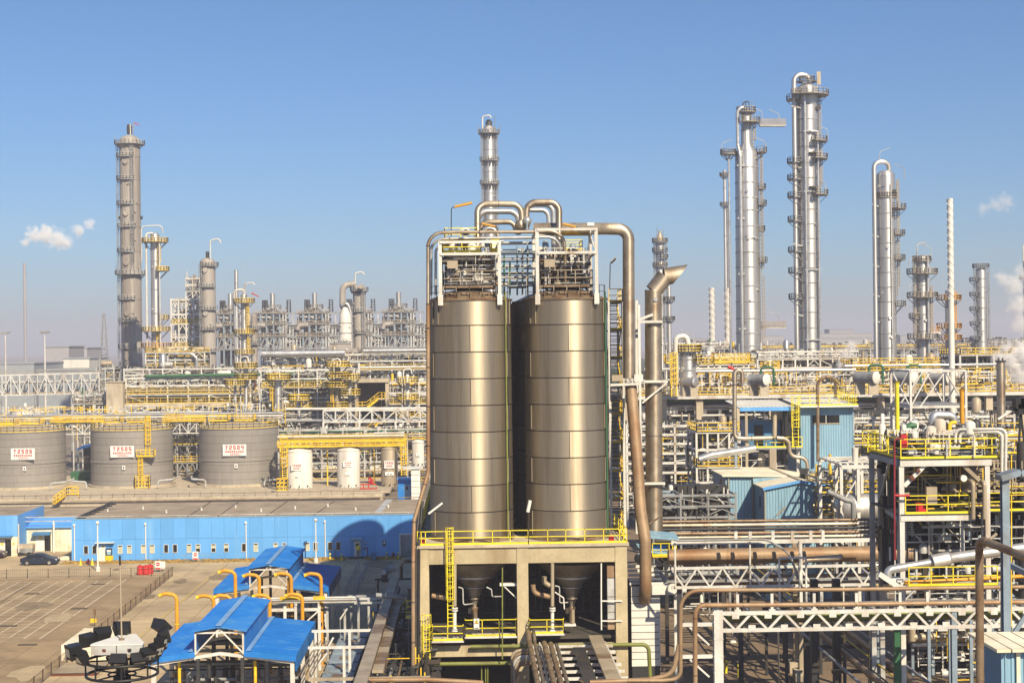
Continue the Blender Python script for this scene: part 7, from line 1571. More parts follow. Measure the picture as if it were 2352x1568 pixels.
pipe('arch_pipe',[G4(1340,760,YG-1.3),G4(1100,768,YG-1.3),G4(1022,760,YG-1.3),G4(1022,185,YG-1.3),G4(1088,188,YG-1.3),G4(1088,300,YG-1.3)],.26,'duct_steel','brown swan neck pipe rising left of the pale canopy roof',1.2,12,(4,'dark_steel',.03),k=8)
pipe('bent_pipe',[G4(1365,540,YG-.4),G4(1362,765,YG-.8)],.27,'tank_tan','short upright tan pipe under the canopy roof')
pipe('bent_pipe',[G4(1380,760,YG-1.2),G4(1490,770,YG-1.2),G4(1490,915,YG-1.2),G4(1640,935,YG-1.2),G4(1645,1080,YG-1.2)],.24,'duct_steel','brown pipe stepping down in front of the ribbed building',.9,12)
pipe('silver_duct',[G4(720,945,172),G4(820,910,172),G4(1200,850,172)],.42,'silver_pipe','shiny sloping duct below the canopy floor',1.5,14)
p=G4(985,170,YG-1.3);t=T('red_lamp','red beacon arm on top of the brown swan neck pipe','beacon',p);rod('lamp_tube',G4(1015,178,YG-1.5),G4(965,155,YG-1.5),.2,'red_paint',t,10)
# blue gabled shed
YH=160.0
t=T('gabled_shed','light blue ribbed shed with a cream gabled roof below the ribbed building','shed',G4(1560,1450,YH));xa,xb,xm=G4(1285,1300,YH).x,G4(1840,1300,YH).x,G4(1578,1130,YH).x;ze,zp_=G4(1285,1190,YH).z,G4(1578,1132,YH).z;ze2=G4(1830,1172,YH).z;YHb=YH+17
ribbed(MB(),(xa,YH),(xm,YH),0,ze,.3,.06,zp_).part('ribbed_sheet','pale_blue_sheet',t);ribbed(MB(),(xm,YH),(xb,YH),0,zp_,.3,.06,ze2).part('ribbed_sheet','pale_blue_sheet',t)
ribbed(MB(),(xa,YH+6),(xa,YH),0,ze,.3,.06).part('ribbed_sheet','pale_blue_sheet',t);MB().poly([(xa+.1,YHb,0),(xb-.1,YHb,0),(xb-.1,YHb,ze2),(xm,YHb,zp_),(xa+.1,YHb,ze)]).part('rear_wall','pale_blue_sheet',t)
slab('side_wall',xb-.12,xb-.02,YH+.1,YHb-.1,0,ze2-.1,'pale_blue_sheet',t)
for (p,q,zp1,zq1)in ((xa-.25,xm,ze-.1,zp_),(xm+.02,xb+.3,zp_,ze2-.1)):
 n_=6
 for i in range(n_):
  y0,y1=YH-.3+i*17.4/n_,YH-.3+(i+1)*17.4/n_-.04;pp,zz=(p,zp1)if p>xm-.1 or i<2 else (G4(912,1090,YH+6).x,G4(912,1088,YH+6).z);MB().hexa([(pp,y0,zz),(q,y0,zq1),(q,y1,zq1),(pp,y1,zz),(pp,y0,zz+.14),(q,y0,zq1+.14),(q,y1,zq1+.14),(pp,y1,zz+.14)]).part('roof_sheet','cream_sheet',t)
MB().poly([(xa-.25,YH+5.6,ze-.1),(xm,YH+5.6,zp_),(xa-.25,YH+5.6,zp_-.1)]).part('gable_fill','pale_blue_sheet',t)
MB().beam((xm,YH-.35,zp_+.16),(xm,YHb+.2,zp_+.16),.35,.08).part('ridge_cap','tank_tan',t);bar('gutter',(xa-.3,YH-.32,ze-.05),(xm,YH-.32,zp_+.03),.06,.3,'blue_wall_paint',t);bar('gutter',(xm,YH-.32,zp_+.03),(xb+.3,YH-.32,ze2-.05),.06,.3,'blue_wall_paint',t)
wx0,wx1,zw=G4(945,1200,YH+6).x,xa-.05,G4(1100,1092,YH+6).z
ribbed(MB(),(wx0,YH+6),(wx1,YH+6),0,zw,.3,.06).part('wing_sheet','pale_blue_sheet',t)
slab('wing_core',wx0+.1,wx1-.1,YH+6.15,YHb-2,0,zw-.05,'deep_blue_sheet',t)
for x in (wx0+.3,(wx0+wx1)/2+1.4):rod('downpipe',(x,YH+5.85,0),(x,YH+5.85,zw),.08,'tank_tan',t,8)
rod('downpipe',(xa-.1,YH-.15,0),(xa-.1,YH-.15,ze),.08,'tank_tan',t,8)
slab('side_window',xa-.1,xa-.07,YH+2.2,YH+3.1,G4(1220,1370,YH).z,G4(1220,1280,YH).z,'glass_dark',t)
t=T('tube_lamp','slanting brown tube lamp in front of the gabled shed','lamp',G4(1350,1440,150));rod('lamp_tube',G4(1380,1420,150),G4(1455,1352,150),.09,'tank_tan',t,8);rod('arm',G4(1350,1445,150),G4(1380,1420,150),.03,'dark_steel',t,6)
YI=148.0
t=T('open_frame','white open steel frame with roof joists between the shed and the yellow decked structure','steel structure',G5(300,1440,YI));a,b=G5(185,1008,YI),G5(560,1008,YI);zt_=a.z;y2=YI+9
for x in (a.x,(a.x+b.x)/2-.5,b.x):
 for y in (YI,y2):bar('post',(x,y,0),(x,y,zt_),.3,.3,'white_steel',t,'ibeam')
for y in (YI,YI+4.5,y2):bar('beam',(a.x,y-.05,zt_),(b.x,y-.05,zt_),.3,.34,'white_steel',t)
for i in range(7):x=a.x+(b.x-a.x)*i/6;bar('joist',(x,YI+.2,zt_+.22),(x,y2-.2,zt_+.22),.18,.14,'white_steel',t)
for i in range(5):y=YI+.9+i*1.7;bar('purlin',(a.x,y,zt_+.36),(b.x,y,zt_+.36),.14,.1,'white_steel',t)
bar('brace',(a.x+.2,YI+.1,zt_-3.4),(a.x+2.2,YI+.1,zt_-.2),.14,.14,'white_steel',t);bar('brace',G5(150,1440,YI),G5(110,1290,YI),.2,.2,'white_steel',t);bar('brace',G5(75,1225,YI-1),G5(230,1300,YI-1),.22,.3,'blue_grey_steel',t)
pipe('bent_pipe',[G5(70,1215,YI-2),G5(230,1290,YI-2),G5(290,1300,YI-2),G5(292,1450,YI-2)],.26,'grey_steel','grey pipe bending down at the foot of the white open frame',.8)
t=T('pump_vessel','rounded silver vessel with a neck under the white open frame','vessel',G5(380,1400,YI+1));c=G5(385,1350,YI+1);MB().drum(c+Vector((-2.4,0,0)),c+Vector((1.8,.4,0)),1.35,22).part('shell','silver_cladding',t);MB().lathe(G5(310,1290,YI+1),[(.5,0),(.32,.6),(.3,4.2),(.35,5.2)],14).part('neck','tank_white',t)
module('process_structure','tangle of brown pipes and yellow rails behind the white open frame','process unit',1880,2060,(1180,1130,1095),158,8,5,1,m='grey_steel',rails=(0,1),pipes=9,risers=16,fine=260,dark=130,vessels=2,w_=.22,seed=71,under=2,pal=['tank_tan','brown_steel','brown_steel','silver_pipe','yellow_paint','duct_steel'],rt=.035)
# decked structure near the right edge
YJ=92.0
xa,xb=G5(690,1000,YJ).x,G5(1545,950,YJ).x;zu,zl=G5(1000,937,YJ).z,G5(1000,1407,YJ).z;yb=YJ+7.0
t=T('decked_structure','steel structure with two yellow railed decks full of pipes and vessels','process unit',((xa+xb)/2,YJ,0))
lx=[G5(705,1200,YJ).x,G5(1435,1200,YJ).x]
for x in lx+[xb+5]:
 for y in (YJ+.2,yb):bar('leg',(x,y,0),(x,y,zu-.45),.3,.3,'white_steel' if y<YJ+1 else 'pale_steel',t,'ibeam')
slab('upper_deck',xa,xb,YJ,yb,zu-.08,zu,'dark_steel',t);bar('edge_beam',(xa,YJ+.1,zu-.28),(lx[1]+.25,YJ+.1,zu-.28),.2,.36,'white_steel',t);bar('side_beam',(xa+.1,YJ+.25,zu-.28),(xa+.1,yb,zu-.28),.25,.36,'blue_grey_steel',t);bar('edge_beam',(xa,yb,zu-.28),(xb,yb,zu-.28),.2,.36,'grey_steel',t)
xl2=G5(1287,1400,YJ).x;slab('lower_deck',xa,xl2,YJ,yb,zl-.08,zl,'dark_steel',t);bar('edge_beam',(xa,YJ+.1,zl-.26),(xl2,YJ+.1,zl-.26),.2,.32,'white_steel',t);slab('lower_deck',lx[1]+.3,xb+6,YJ+1,yb,zl-.08,zl,'dark_steel',t)
def deck_rail(pts,par,h=1.18,m='lemon_paint',step=1.4):
 mb=MB();pts=[Vector(p)for p in pts]
 for a,b in zip(pts,pts[1:]):
  for f_ in (1,.52):mb.beam(a+Vector((0,0,h*f_)),b+Vector((0,0,h*f_)),.055)
  mb.beam(a+Vector((0,0,.07)),b+Vector((0,0,.07)),.02,.14)
 o=mb.part('guard_rail',m,par)
 for a,b in zip(pts,pts[1:]):
  n_=max(1,round((b-a).length/step))
  for i in range(n_):q=a.lerp(b,i/n_);bar('rail_post',q,q+Vector((0,0,h+.02)),.055,.055,m,o)
 bar('rail_post',pts[-1],pts[-1]+Vector((0,0,h+.02)),.055,.055,m,o)
deck_rail([(xa+.05,yb,zu),(xa+.05,YJ+.05,zu),(xb-.05,YJ+.05,zu),(xb-.05,yb,zu),(xa+.05,yb,zu)],t,1.2)
deck_rail([(xa+.3,YJ+.05,zl),(xl2-.05,YJ+.05,zl),(xl2-.05,YJ+2,zl)],t,1.12);deck_rail([(lx[1]+.4,YJ+1.05,zl),(xb+6,YJ+1.05,zl)],t,1.12)
bar('brace',G5(720,1170,YJ+.3),G5(905,985,YJ+.3),.24,.24,'white_steel',t);bar('brace',G5(1410,1170,YJ+.3),G5(1215,985,YJ+.3),.22,.22,'tank_tan',t);bar('brace',G5(505,1330,yb),G5(600,960,YJ+3),.15,.15,'pale_steel',t)
for (p,q)in (((830,1045),(850,1030)),((775,1110),(800,1090))):bar('rust_patch',G5(*p,YJ+.16),G5(*q,YJ+.16),.27,.27,'copper_rust',t)
x=G5(520,1200,yb).x;bar('leg',(x,yb,0),(x,yb,zu-.2),.3,.3,'pale_steel',t);bar('beam',(x,yb,zl-.2),(xa,YJ+.5,zl-.3),.22,.32,'blue_grey_steel',t);bar('beam',(x,yb,zu-.2),(xa,YJ+.4,zu-.25),.22,.36,'blue_grey_steel',t)
x0=G5(482,860,yb+1.5).x;zz=zu-.1;slab('rear_deck',x0,xb-2,yb+.1,yb+5,zz-.08,zz,'dark_steel',t);deck_rail([(x0,yb+.2,zz),(xa-.1,yb+.2,zz)],t,1.15);deck_rail([(x0,yb+5,zz),(x0,yb+.2,zz)],t,1.15);deck_rail([(x0,yb+4.9,zz),(xb-2,yb+4.9,zz)],t,1.15)
def upright(zx,zy0,zy1,rp,Y,m,name='vessel',parent=None,dome=True):
 a,b=G5(zx,zy1,Y),G5(zx,zy0,Y);r=rp/3.484/1.0629*px(Y);mb=MB().lathe((a.x,Y,a.z),[(r,0),(r,b.z-a.z),(r*.7,b.z-a.z+r*.3),(.001,b.z-a.z+r*.4)],20);return mb.part(name,m,parent)
upright(538,650,860,28,YJ+5,'tank_white','vessel',t);upright(538,560,650,16,YJ+5,'tank_white','vessel_neck',t);upright(820,610,760,22,YJ+6,'blue_grey_steel','vessel',t);upright(955,640,720,38,YJ+3,'duct_steel','vessel',t);upright(958,720,900,26,YJ+3,'duct_steel','vessel',t)
upright(1262,740,930,60,YJ+3.5,'brown_steel','vessel',t);upright(1240,1000,1200,92,YJ+3,'brown_steel','hanging_vessel',t);upright(985,985,1250,55,YJ+3.5,'dark_steel','hanging_vessel',t);upright(1080,700,900,14,YJ+3,'pale_steel','vessel',t)
MB().tube(arc([G5(965,640,YJ+3),G5(970,565,YJ+3),G5(1135,575,YJ+3),G5(1150,640,YJ+3)],.75,8),.28,16).part('bend_pipe','silver_pipe',t);MB().tube(arc([G5(738,760,YJ+4),G5(740,660,YJ+4),G5(825,655,YJ+4)],.5,6),.2,12).part('bend_pipe','green_paint',t)
MB().tube(arc([G5(1108,810,YJ+2),G5(1110,632,YJ+2),G5(1165,630,YJ+2)],.35,6),.12,12).part('bend_pipe','yellow_paint',t)
MB().tube(arc([G5(1158,800,YJ+1),G5(1160,690,YJ+1),G5(1588,686,YJ-.3),G5(1584,1068,YJ-.3)],.35,6),.1,12).part('bend_pipe','white_steel',t);MB().tube(arc([G5(1195,800,YJ+1),G5(1196,714,YJ+1),G5(1556,710,YJ-.2),G5(1552,1068,YJ-.2)],.35,6),.1,12).part('bend_pipe','white_steel',t)
rod('stand_pole',G5(1318,930,YJ-.1),G5(1318,740,YJ-.1),.05,'white_paint',t,8);rod('stand_pole',G5(1085,920,YJ-.1),G5(1082,780,YJ-.1),.06,'pale_steel',t,8)
p=G5(720,770,YJ+.6);slab('red_cabinet',p.x-.18,p.x+.18,YJ+.5,YJ+.8,zu+.7,G5(720,738,YJ).z,'red_paint',t);p=G5(875,1370,YJ+.8);slab('red_cabinet',p.x-.35,p.x+.35,YJ+.8,YJ+1.1,zl+.01,G5(875,1330,YJ).z,'red_paint',t);slab('control_cabinet',G5(914,1250,YJ+.5).x,G5(1004,1250,YJ+.5).x,YJ+.5,YJ+.9,zl+.5,G5(950,1186,YJ).z,'tank_tan',t)
c=G5(1232,1105,YJ+.2);MB().tube([c,c+Vector((0,.25,0))],.2,16).part('gauge','white_paint',t)
for zx,zy in ((1010,830),(1130,835),(880,830)):
 c=G5(zx,zy,YJ+1.4);MB().drum(c+Vector((-.4,0,0)),c+Vector((.4,0,0)),.24,14).part('motor','pale_steel' if zx>900 else 'dark_steel',t)
for zx in (1310,1405):
 MB().tube(arc([G5(zx,1450,YJ-.2),G5(zx,1130,YJ-.2),G5(zx-60,1125,YJ+.8)],.3,5),.13,12).part('bend_pipe','tank_tan',t)
q_=random.Random(17)
clutter(MB(),xa+.4,xb-.4,YJ+.8,YJ+5,zu,zu+1.6,300,(.03,.1),q_).stuff('small_pipework','white_steel',t);clutter(MB(),xa+.4,xb-.4,YJ+2,YJ+5,zu,zu+1.5,110,(.1,.4),q_).stuff('dark_shade_clutter','dark_steel',t);clutter(MB(),xa+.4,xb-.4,YJ+.6,YJ+5,zu,zu+1.5,50,(.04,.08),q_,lump=False).stuff('yellow_fittings','yellow_paint',t)
clutter(MB(),xa+.3,xb+5,YJ+2,YJ+6,zl,zu-.4,260,(.04,.12),q_).stuff('small_pipework','tank_tan',t);clutter(MB(),xa+.3,xb+5,YJ+4,YJ+7,zl-6,zu-.4,200,(.15,.7),q_).stuff('dark_shade_clutter','dark_steel',t);clutter(MB(),xa+.3,xb+5,YJ+1,YJ+6,zl,zu-.4,60,(.04,.08),q_,lump=False).stuff('yellow_fittings','yellow_paint',t);clutter(MB(),xa+.3,xb+6,YJ+2,YJ+6,zl-6,zl-.4,260,(.04,.13),q_).stuff('small_pipework','pale_steel',t)  # dark shapes behind paint the shade between the decks
for k in range(6):bar('stair_tread',G5(745+k*2,1470+k*22,YJ+3),G5(800+k*2,1470+k*22,YJ+3),.25,.04,'pale_steel',t)
pipe('red_pipe',[G5(720,768,YJ-.4),G5(640,764,YJ-.4),G5(640,1250,YJ-.4),G5(642,1800,YJ-.4)],.06,'maroon_paint','red fire pipe climbing beside the leg of the decked structure',.25,10)
pipe('red_pipe',[G5(645,1250,YJ-.4),G5(770,1252,YJ-.4)],.07,'red_paint','short red branch at the lower deck of the decked structure',n=8)
module('process_structure','dark crowded pipe structure with yellow rails behind the decked structure at the edge of view','process unit',2130,2420,(1300,1200,1150,1095),118,9,6,2,m='blue_grey_steel',rails=(1,3),pipes=8,risers=20,fine=460,dark=420,vessels=3,w_=.24,seed=72,under=0,pal=['tank_tan','brown_steel','silver_pipe','white_steel','orange_paint','duct_steel'],rt=.03)
module('process_structure','yellow railed pipe structure level with the dark floodlight mast at the edge of view','process unit',2290,2440,(1085,1040,1000),132,8,3,1,m='white_steel',rails=(1,2),pipes=5,risers=8,fine=160,dark=100,vessels=1,w_=.25,seed=73,under=8,rt=.03)
# pipe bundle, second truss, fat tan pipe
t=T('pipe_bundle','bank of parallel brown steel pipes in front of the gabled shed','pipes',at(1780,1230,128))
for k,v in enumerate((1194,1203,1212,1222,1231,1238)):
 y=130-k*.9;rod('pipe',at(1505,v+4,y),at(2060,v-2,y),.13+.03*(k%2),('brown_steel','duct_steel','dark_steel')[k%3],t,10)
for u in (1530,1660,1800,1930):q=at(u,1250,129);bar('support',(q.x,126,q.z-.3),(q.x,131,q.z+.2),.2,.2,'dark_steel',t);bar('leg',(q.x,129,0),(q.x,129,q.z-.3),.3,.3,'dark_steel',t)
YT2=116.0
a,b=G6(300,785,YT2),at(2012,1341,YT2);h=G6(600,628,YT2).z-G6(600,785,YT2).z
t=truss('truss_bridge','white zigzag truss carrying the fat tan pipe behind the near bridge',a,b,h,16,'white_steel',.2,posts=False)
for dz,w_ in ((h+1.95,.24),):bar('upper_beam',a+Vector((0,0,dz)),b+Vector((0,0,dz)),w_,w_*1.2,'white_steel',t)
for u,m in ((1551,.12),(1723,.12),(1839,.22),(2004,.3)):q=at(u,1300,YT2-.15);bar('post',(q.x,YT2-.15,a.z-(0 if u<1830 else 2)),(q.x,YT2-.15,a.z+h+2.0),m,m,'white_steel',t)
for u in (1690,1723,1775,1820,1862,1890):q=at(u,1240,YT2);slab('pipe_stool',q.x-.12,q.x+.12,YT2-.1,YT2+.1,a.z+h+2.1,a.z+h+2.75,'white_steel',t)
for u in (1560,1700,1850,1998):q=at(u,1300,YT2+.5);bar('leg',(q.x,YT2+.6,0),(q.x,YT2+.6,a.z),.35,.35,'dark_steel',t)
t2=truss('truss_bridge','grey rear truss parallel to the white zigzag truss',a+Vector((0,3,0)),b+Vector((8,3,0)),h,16,'grey_steel',.18,posts=False)
pipe('fat_pipe',[at(1535,1279,118.8),at(2105,1269,118.8)],.62,'rust_duct','fat tan pipe with dark bands lying level above the white zigzag truss',n=24,bands=(2.9,'rust_duct',.02))
pipe('branch_pipe',[G6(1345,720,117.8),G6(1345,560,117.8),G6(1690,535,117.8),at(1930,1276,118.4)],.22,'duct_steel','silver brown branch pipe bending out of the fat tan pipe',.7,14)
pipe('black_hose',[G6(340,400,YT2-.6),G6(1080,388,YT2-.6),G6(1265,500,YT2-.8),G6(1370,785,YT2-1)],.09,'grey_steel','dark hose running level and curving down before the fat tan pipe',1.8,10,k=8)
t=T('portal_frame','small white portal frame straddling the branch pipe','frame',G6(1300,780,YT2-1.5));a_,b_=G6(1185,780,YT2-1.5),G6(1405,780,YT2-1.5);zt_=G6(1300,540,YT2-1.5).z
for q in (a_,b_):bar('post',(q.x,YT2-1.5,q.z-1.5),(q.x,YT2-1.5,zt_),.13,.13,'white_steel',t)
bar('beam',(a_.x,YT2-1.55,zt_),(b_.x,YT2-1.55,zt_),.14,.14,'white_steel',t)
for k,(v,m)in enumerate(((1320,'brown_steel'),(1328,'tank_tan'),(1336,'brown_steel'),(1344,'yellow_paint'))):
 pipe('low_pipe',[at(1540,v+5,121+k),at(2300,v-5,121+k)],(.12,.09,.14,.05)[k],m,('uppermost brown pipe seen through the zigzag truss','buff pipe seen through the zigzag truss','lower brown pipe seen through the zigzag truss','thin yellow line low behind the zigzag truss')[k],n=8)
t=T('blue_lean_to','small stepped pale blue roofs with a yellow railing beside the rusty duct','canopy',G6(230,500,121))
for (zx0,zx1,zy0,zy1)in ((115,350,368,385),(30,275,478,502)):
 a,b=G6(zx0,zy0,121),G6(zx1,zy1,121);MB().hexa([(a.x,120,a.z),(b.x,120,b.z),(b.x,123,b.z+.1),(a.x,123,a.z+.1),(a.x,120,a.z+.18),(b.x,120,b.z+.18),(b.x,123,b.z+.28),(a.x,123,a.z+.28)]).part('roof','pale_blue_sheet',t)
z=G6(250,525,120).z;xa_,xb_=G6(145,520,120).x,G6(350,520,120).x;slab('deck',xa_,xb_,120,123,z-.1,z,'yellow_paint',t);mb=MB();railing(mb,[(xa_,120,z),(xb_,120,z),(xb_,123,z)],1.0,.7,.03);mb.part('railing','lemon_paint',t);slab('plant_box',xa_+.1,xb_-.8,121,122.5,z+.01,z+.7,'blue_roof_paint',t)
for x in (xa_+.1,xb_-.1):bar('leg',(x,121,0),(x,121,z-.1),.2,.2,'white_steel',t)
for (p,q)in (((140,520),(340,700)),((200,520),(300,650)),((0,600),(250,600)),((0,650),(330,650))):bar('brace',G6(*p,121.5),G6(*q,121.5),.12,.14,'white_steel',t)
# near truss bridge
YN=85.0
a,b=at(1652,1446,YN),at(2430,1434,YN);zb_,zt_=at(1900,1443,YN).z,at(1900,1404,YN).z
t=truss('near_bridge','nearest white truss bridge with zigzag braces and two brown pipes on top',Vector((a.x,YN,zb_)),Vector((b.x,YN,zb_)),zt_-zb_,21,'white_steel',.2,posts=False)
truss('','',Vector((a.x,YN+2.6,zb_)),Vector((b.x,YN+2.6,zb_)),zt_-zb_,21,'grey_steel',.18,parent=t,posts=False)
for k in range(22):
 x=a.x+(b.x-a.x)*k/21;slab('gusset',x-.2,x+.2,YN-.115,YN-.101,(zt_-.3)if k%2 else zb_-.02,(zt_+.02)if k%2 else zb_+.3,'white_steel',t)
for k in range(12):x=a.x+(b.x-a.x)*k/11;bar('cross_beam',(x,YN+.1,zt_),(x,YN+2.5,zt_),.14,.16,'grey_steel',t);bar('cross_beam',(x,YN+.1,zb_),(x,YN+2.5,zb_),.14,.16,'grey_steel',t)
for u in (1694,1773,1870,1967,2009+58,2130,2225,2292+6,2363):
 q=at(u,1400,YN);zz=at(1900,1360,YN).z;bar('pipe_stand',(q.x,YN,zt_+.1),(q.x,YN,zz),.16,.14,'white_steel',t,'ibeam');slab('foot',q.x-.18,q.x+.18,YN-.1,YN+.1,zt_+.101,zt_+.2,'white_steel',t)
q=at(1650,1480,YN);bar('end_post',(q.x,YN+.1,0),(q.x,YN+.1,zt_+.2),.5,.5,'white_steel',t,'ibeam')
for k in range(8):z=zt_-.5-k*.95;slab('stiffener',q.x-.27,q.x+.27,YN-.16,YN+.36,z,z+.05,'white_steel',t)
q2=at(2192,1480,YN);bar('end_post',(q2.x,YN+.1,0),(q2.x,YN+.1,zt_+.1),.3,.3,'blue_grey_steel',t,'ibeam')
for zy in (1088,1350):p=G6(390,zy,YN+.1);bar('bracket_beam',(p.x,YN+.1,p.z),(q.x-.26,YN+.1,p.z),.16,.2,'white_steel',t);bar('bracket_stay',G6(450,zy+20,YN+.1),G6(610,zy+165,YN+.1),.08,.1,'white_steel',t)
rod('pipe',(a.x+.2,YN+1.3,zb_+.45),(b.x,YN+1.3,zb_+.45),.22,'olive_paint',t,12);rod('pipe',(a.x+.2,YN+2,zb_+.2),(b.x,YN+2,zb_+.2),.14,'dark_steel',t,10)
pipe('bridge_pipe',[at(2430,1346,YN-.15),G6(1679,800,YN-.15),G6(375,808,YN-.15),G6(375,1530,YN-.15),G6(230,1545,YN-.15),G6(-60,1545,YN-.15)],.115,'rust_duct','upper brown pipe on the near bridge that curves down at its end',1.05,12,(3.2,'brown_steel',.015),k=8)
pipe('bridge_pipe',[at(2430,1381,YN),G6(1679,922,YN),G6(495,930,YN),G6(495,1640,YN)],.13,'rust_duct','lower brown pipe on the near bridge that drops straight down at its end',.5,12,(3.2,'brown_steel',.015))
for k,(u,r_,m,z)in enumerate(((1975,.1,'grey_steel',6.3),(2022,.22,'brown_steel',6.0),(2040,.06,'dark_steel',6.2),(2072,.05,'yellow_paint',6.2),(2100,.24,'brown_steel',5.9),(2135,.1,'grey_steel',6.1))):
 p=atz(u,1568,z);pipe('floor_pipe',[Vector((p.x,72,z)),Vector((p.x,146,z))],r_,m,('grey pipe at the outer side of the sloping looking pipe group','first fat brown pipe running under the near bridge','thin dark pipe beside the first fat brown pipe','thin yellow pipe between the fat brown pipes','second fat brown pipe running under the near bridge','grey pipe last in the group under the near bridge')[k],n=10)
t=T('pipe_sleepers','dark steel cross supports under the pipes that run below the near bridge','supports',atz(2050,1500,5.6));x0_,x1_=atz(1975,1568,6).x-.4,atz(2135,1568,6).x+.4
for k in range(9):y=76+k*8;bar('cross_beam',(x0_,y,5.5),(x1_,y,5.5),.2,.25,'dark_steel',t);bar('post',(x0_+.3,y,0),(x0_+.3,y,5.4),.22,.22,'dark_steel',t);bar('post',(x1_-.3,y,0),(x1_-.3,y,5.4),.22,.22,'dark_steel',t)
for k,(u,Y,m)in enumerate(((1871,104,'dark_steel'),(1922,104,'dark_steel'),(1827,125,'tank_tan'),(1840,122,'tank_tan'),(2060,92,'green_paint'),(2015,100,'blue_grey_steel'))):
 p=at(u,1500,Y);t=T('steel_post',('dark square post standing on the shaded ground below the near bridge','dark square post right of its twin below the near bridge','buff post on a concrete foot further back','buff post next to its twin on a concrete foot','dark green post behind the thin yellow pipe','blue grey post in the shade behind the pipe group')[k],'post',(p.x,Y,0));bar('shaft',(p.x,Y,0),(p.x,Y,11),.5 if k<2 else.35,.5 if k<2 else.35,m,t)
 slab('footing',p.x-.6,p.x+.6,Y-.6,Y+.6,0,.9 if k in (2,3)else.25,'concrete',t)
for k,(u,v)in enumerate(((1697,1554),(1703,1560),(2014,1560),(2026,1566),(1668,1545))):
 p=atz(u,v,0);t=T('yellow_bollard',('yellow bollard below the bridge post, first of two','yellow bollard below the bridge post, second of two','yellow bollard left of the pipe group on the shaded ground','yellow bollard closest to the pipe group on the shaded ground','yellow bollard just beside the white bridge post')[k],'bollard',p,'bollards below the near bridge');MB().lathe(p,[(.12,0),(.12,1.0),(.08,1.06),(.001,1.08)],10).part('tube','lemon_paint',t);MB().lathe(p,[(.125,.7),(.125,.85)],10).part('band','dark_steel',t)
p=atz(1683,1474,0);t=T('ground_lamp','small white floodlight on a stand on the shaded ground','floodlight',p);MB().lathe(p,[(.35,0),(.3,.15),(.08,.2),(.06,.9),(.2,1.0),(.22,1.25),(.001,1.3)],10).part('body','white_paint',t)
rod('thin_post',atz(1791,1620,0),at(1787,1445,90),.05,'pale_steel',T('thin_pole','thin pale pole crossing the shaded ground below the near bridge','pole',atz(1790,1568,0)),8)
t=T('hanging_lamp','small white lamp hanging under the upper brown pipe','lamp',G6(545,900,YN));rod('cord',G6(545,815,YN),G6(545,850,YN),.02,'dark_steel',t,6);MB().lathe(G6(545,905,YN),[(.09,0),(.09,.3),(.03,.45),(.001,.46)],10).part('lamp_body','cream_sheet',t)
pipe('white_reducer_pipe',[G7(560,720,89),G7(560,640,89),G7(840,592,89),G7(930,575,89)],.24,'silver_pipe','white pipe with a tan elbow leading to the fat silver reducer',.5,16)
t=T('silver_pipe','shiny silver pipe with a fat reducer running off to the edge of view','pipe',G7(930,570,89));a,b,c=G7(925,572,89),G7(1060,545,89),G7(1700,455,89)
MB().tube([a,b],.42,20).part('reducer','silver_cladding',t);MB().tube([b,b.lerp(c,.04),c],[.42,.31,.3],18).part('tube','silver_pipe',t);MB().tube([a-(b-a)*.02,a+(b-a)*.03],.46,20).part('flange','grey_steel',t)
t=T('bridge_handrail','yellow handrail along the walkway below the silver reducer pipe','railing',G7(1000,690,88));a,b=G7(735,690,88),G7(1460,680,88);deck_rail([a-Vector((0,0,.6)),Vector((b.x,b.y,a.z-.6))],t,1.1);slab('walkway',a.x,b.x,88,89.2,a.z-.75,a.z-.62,'tank_tan',t)
pipe('orange_pipe',[G7(700,745,88.6),G7(1700,690,88.6)],.12,'orange_paint','long rusty orange pipe below the yellow handrail',n=10)
t=T('white_hatch','white angled steel frame and plate at the elbow of the white pipe','frame',G7(640,760,88.6));bar('beam',G7(490,670,88.3),G7(660,785,88.3),.2,.3,'white_steel',t);bar('beam',G7(660,785,88.3),G7(830,780,88.3),.2,.2,'white_steel',t);bar('beam',G7(700,720,88.8),G7(830,785,88.4),.2,.3,'pale_steel',t);slab('plate',G7(580,720,89).x,G7(690,720,89).x,89,90,G7(600,740,89).z,G7(600,715,89).z,'white_paint',t)
YP=50.0
pipe('near_pipe',[G7(1320,1900,YP),G7(1312,415,YP),G7(1345,400,YP-.2),G7(1720,545,YP-3)],.135,'brown_steel','close brown pipe rising beside the blue cabinet and bending towards the edge of view',.28,16,(2.5,'brown_steel',.012),k=6)
YQ=70.0
t=T('blue_column','close blue grey steel column with a slanted roof edge on top','steel column',G7(1530,1568,YQ));p=G7(1530,800,YQ);zt_=G5(1590,1100,YQ).z;bar('shaft',(p.x,YQ,0),(p.x,YQ,zt_),.34,.34,'blue_grey_steel',t,'ibeam');a,b=G5(1525,1100,YQ),G5(1690,1050,YQ);MB().beam(a,b,.9,.28).part('roof_edge','blue_grey_steel',t);MB().beam(b,b+Vector((2.4,0,-.6)),.9,.28).part('roof_edge','blue_grey_steel',t)
bar('knee_brace',G7(1560,600,YQ),G7(1700,670,YQ-1),.16,.26,'blue_grey_steel',t);bar('knee_brace',G7(1545,1240,YQ),G7(1700,1000,YQ),.14,.2,'blue_grey_steel',t)
for zx,m in ((1575,'yellow_paint'),(1490,'tank_tan')):rod('conduit',G7(zx,1300,YQ+.6),G7(zx,-300,YQ+.6),.03,m,t,8)
YM=60.0
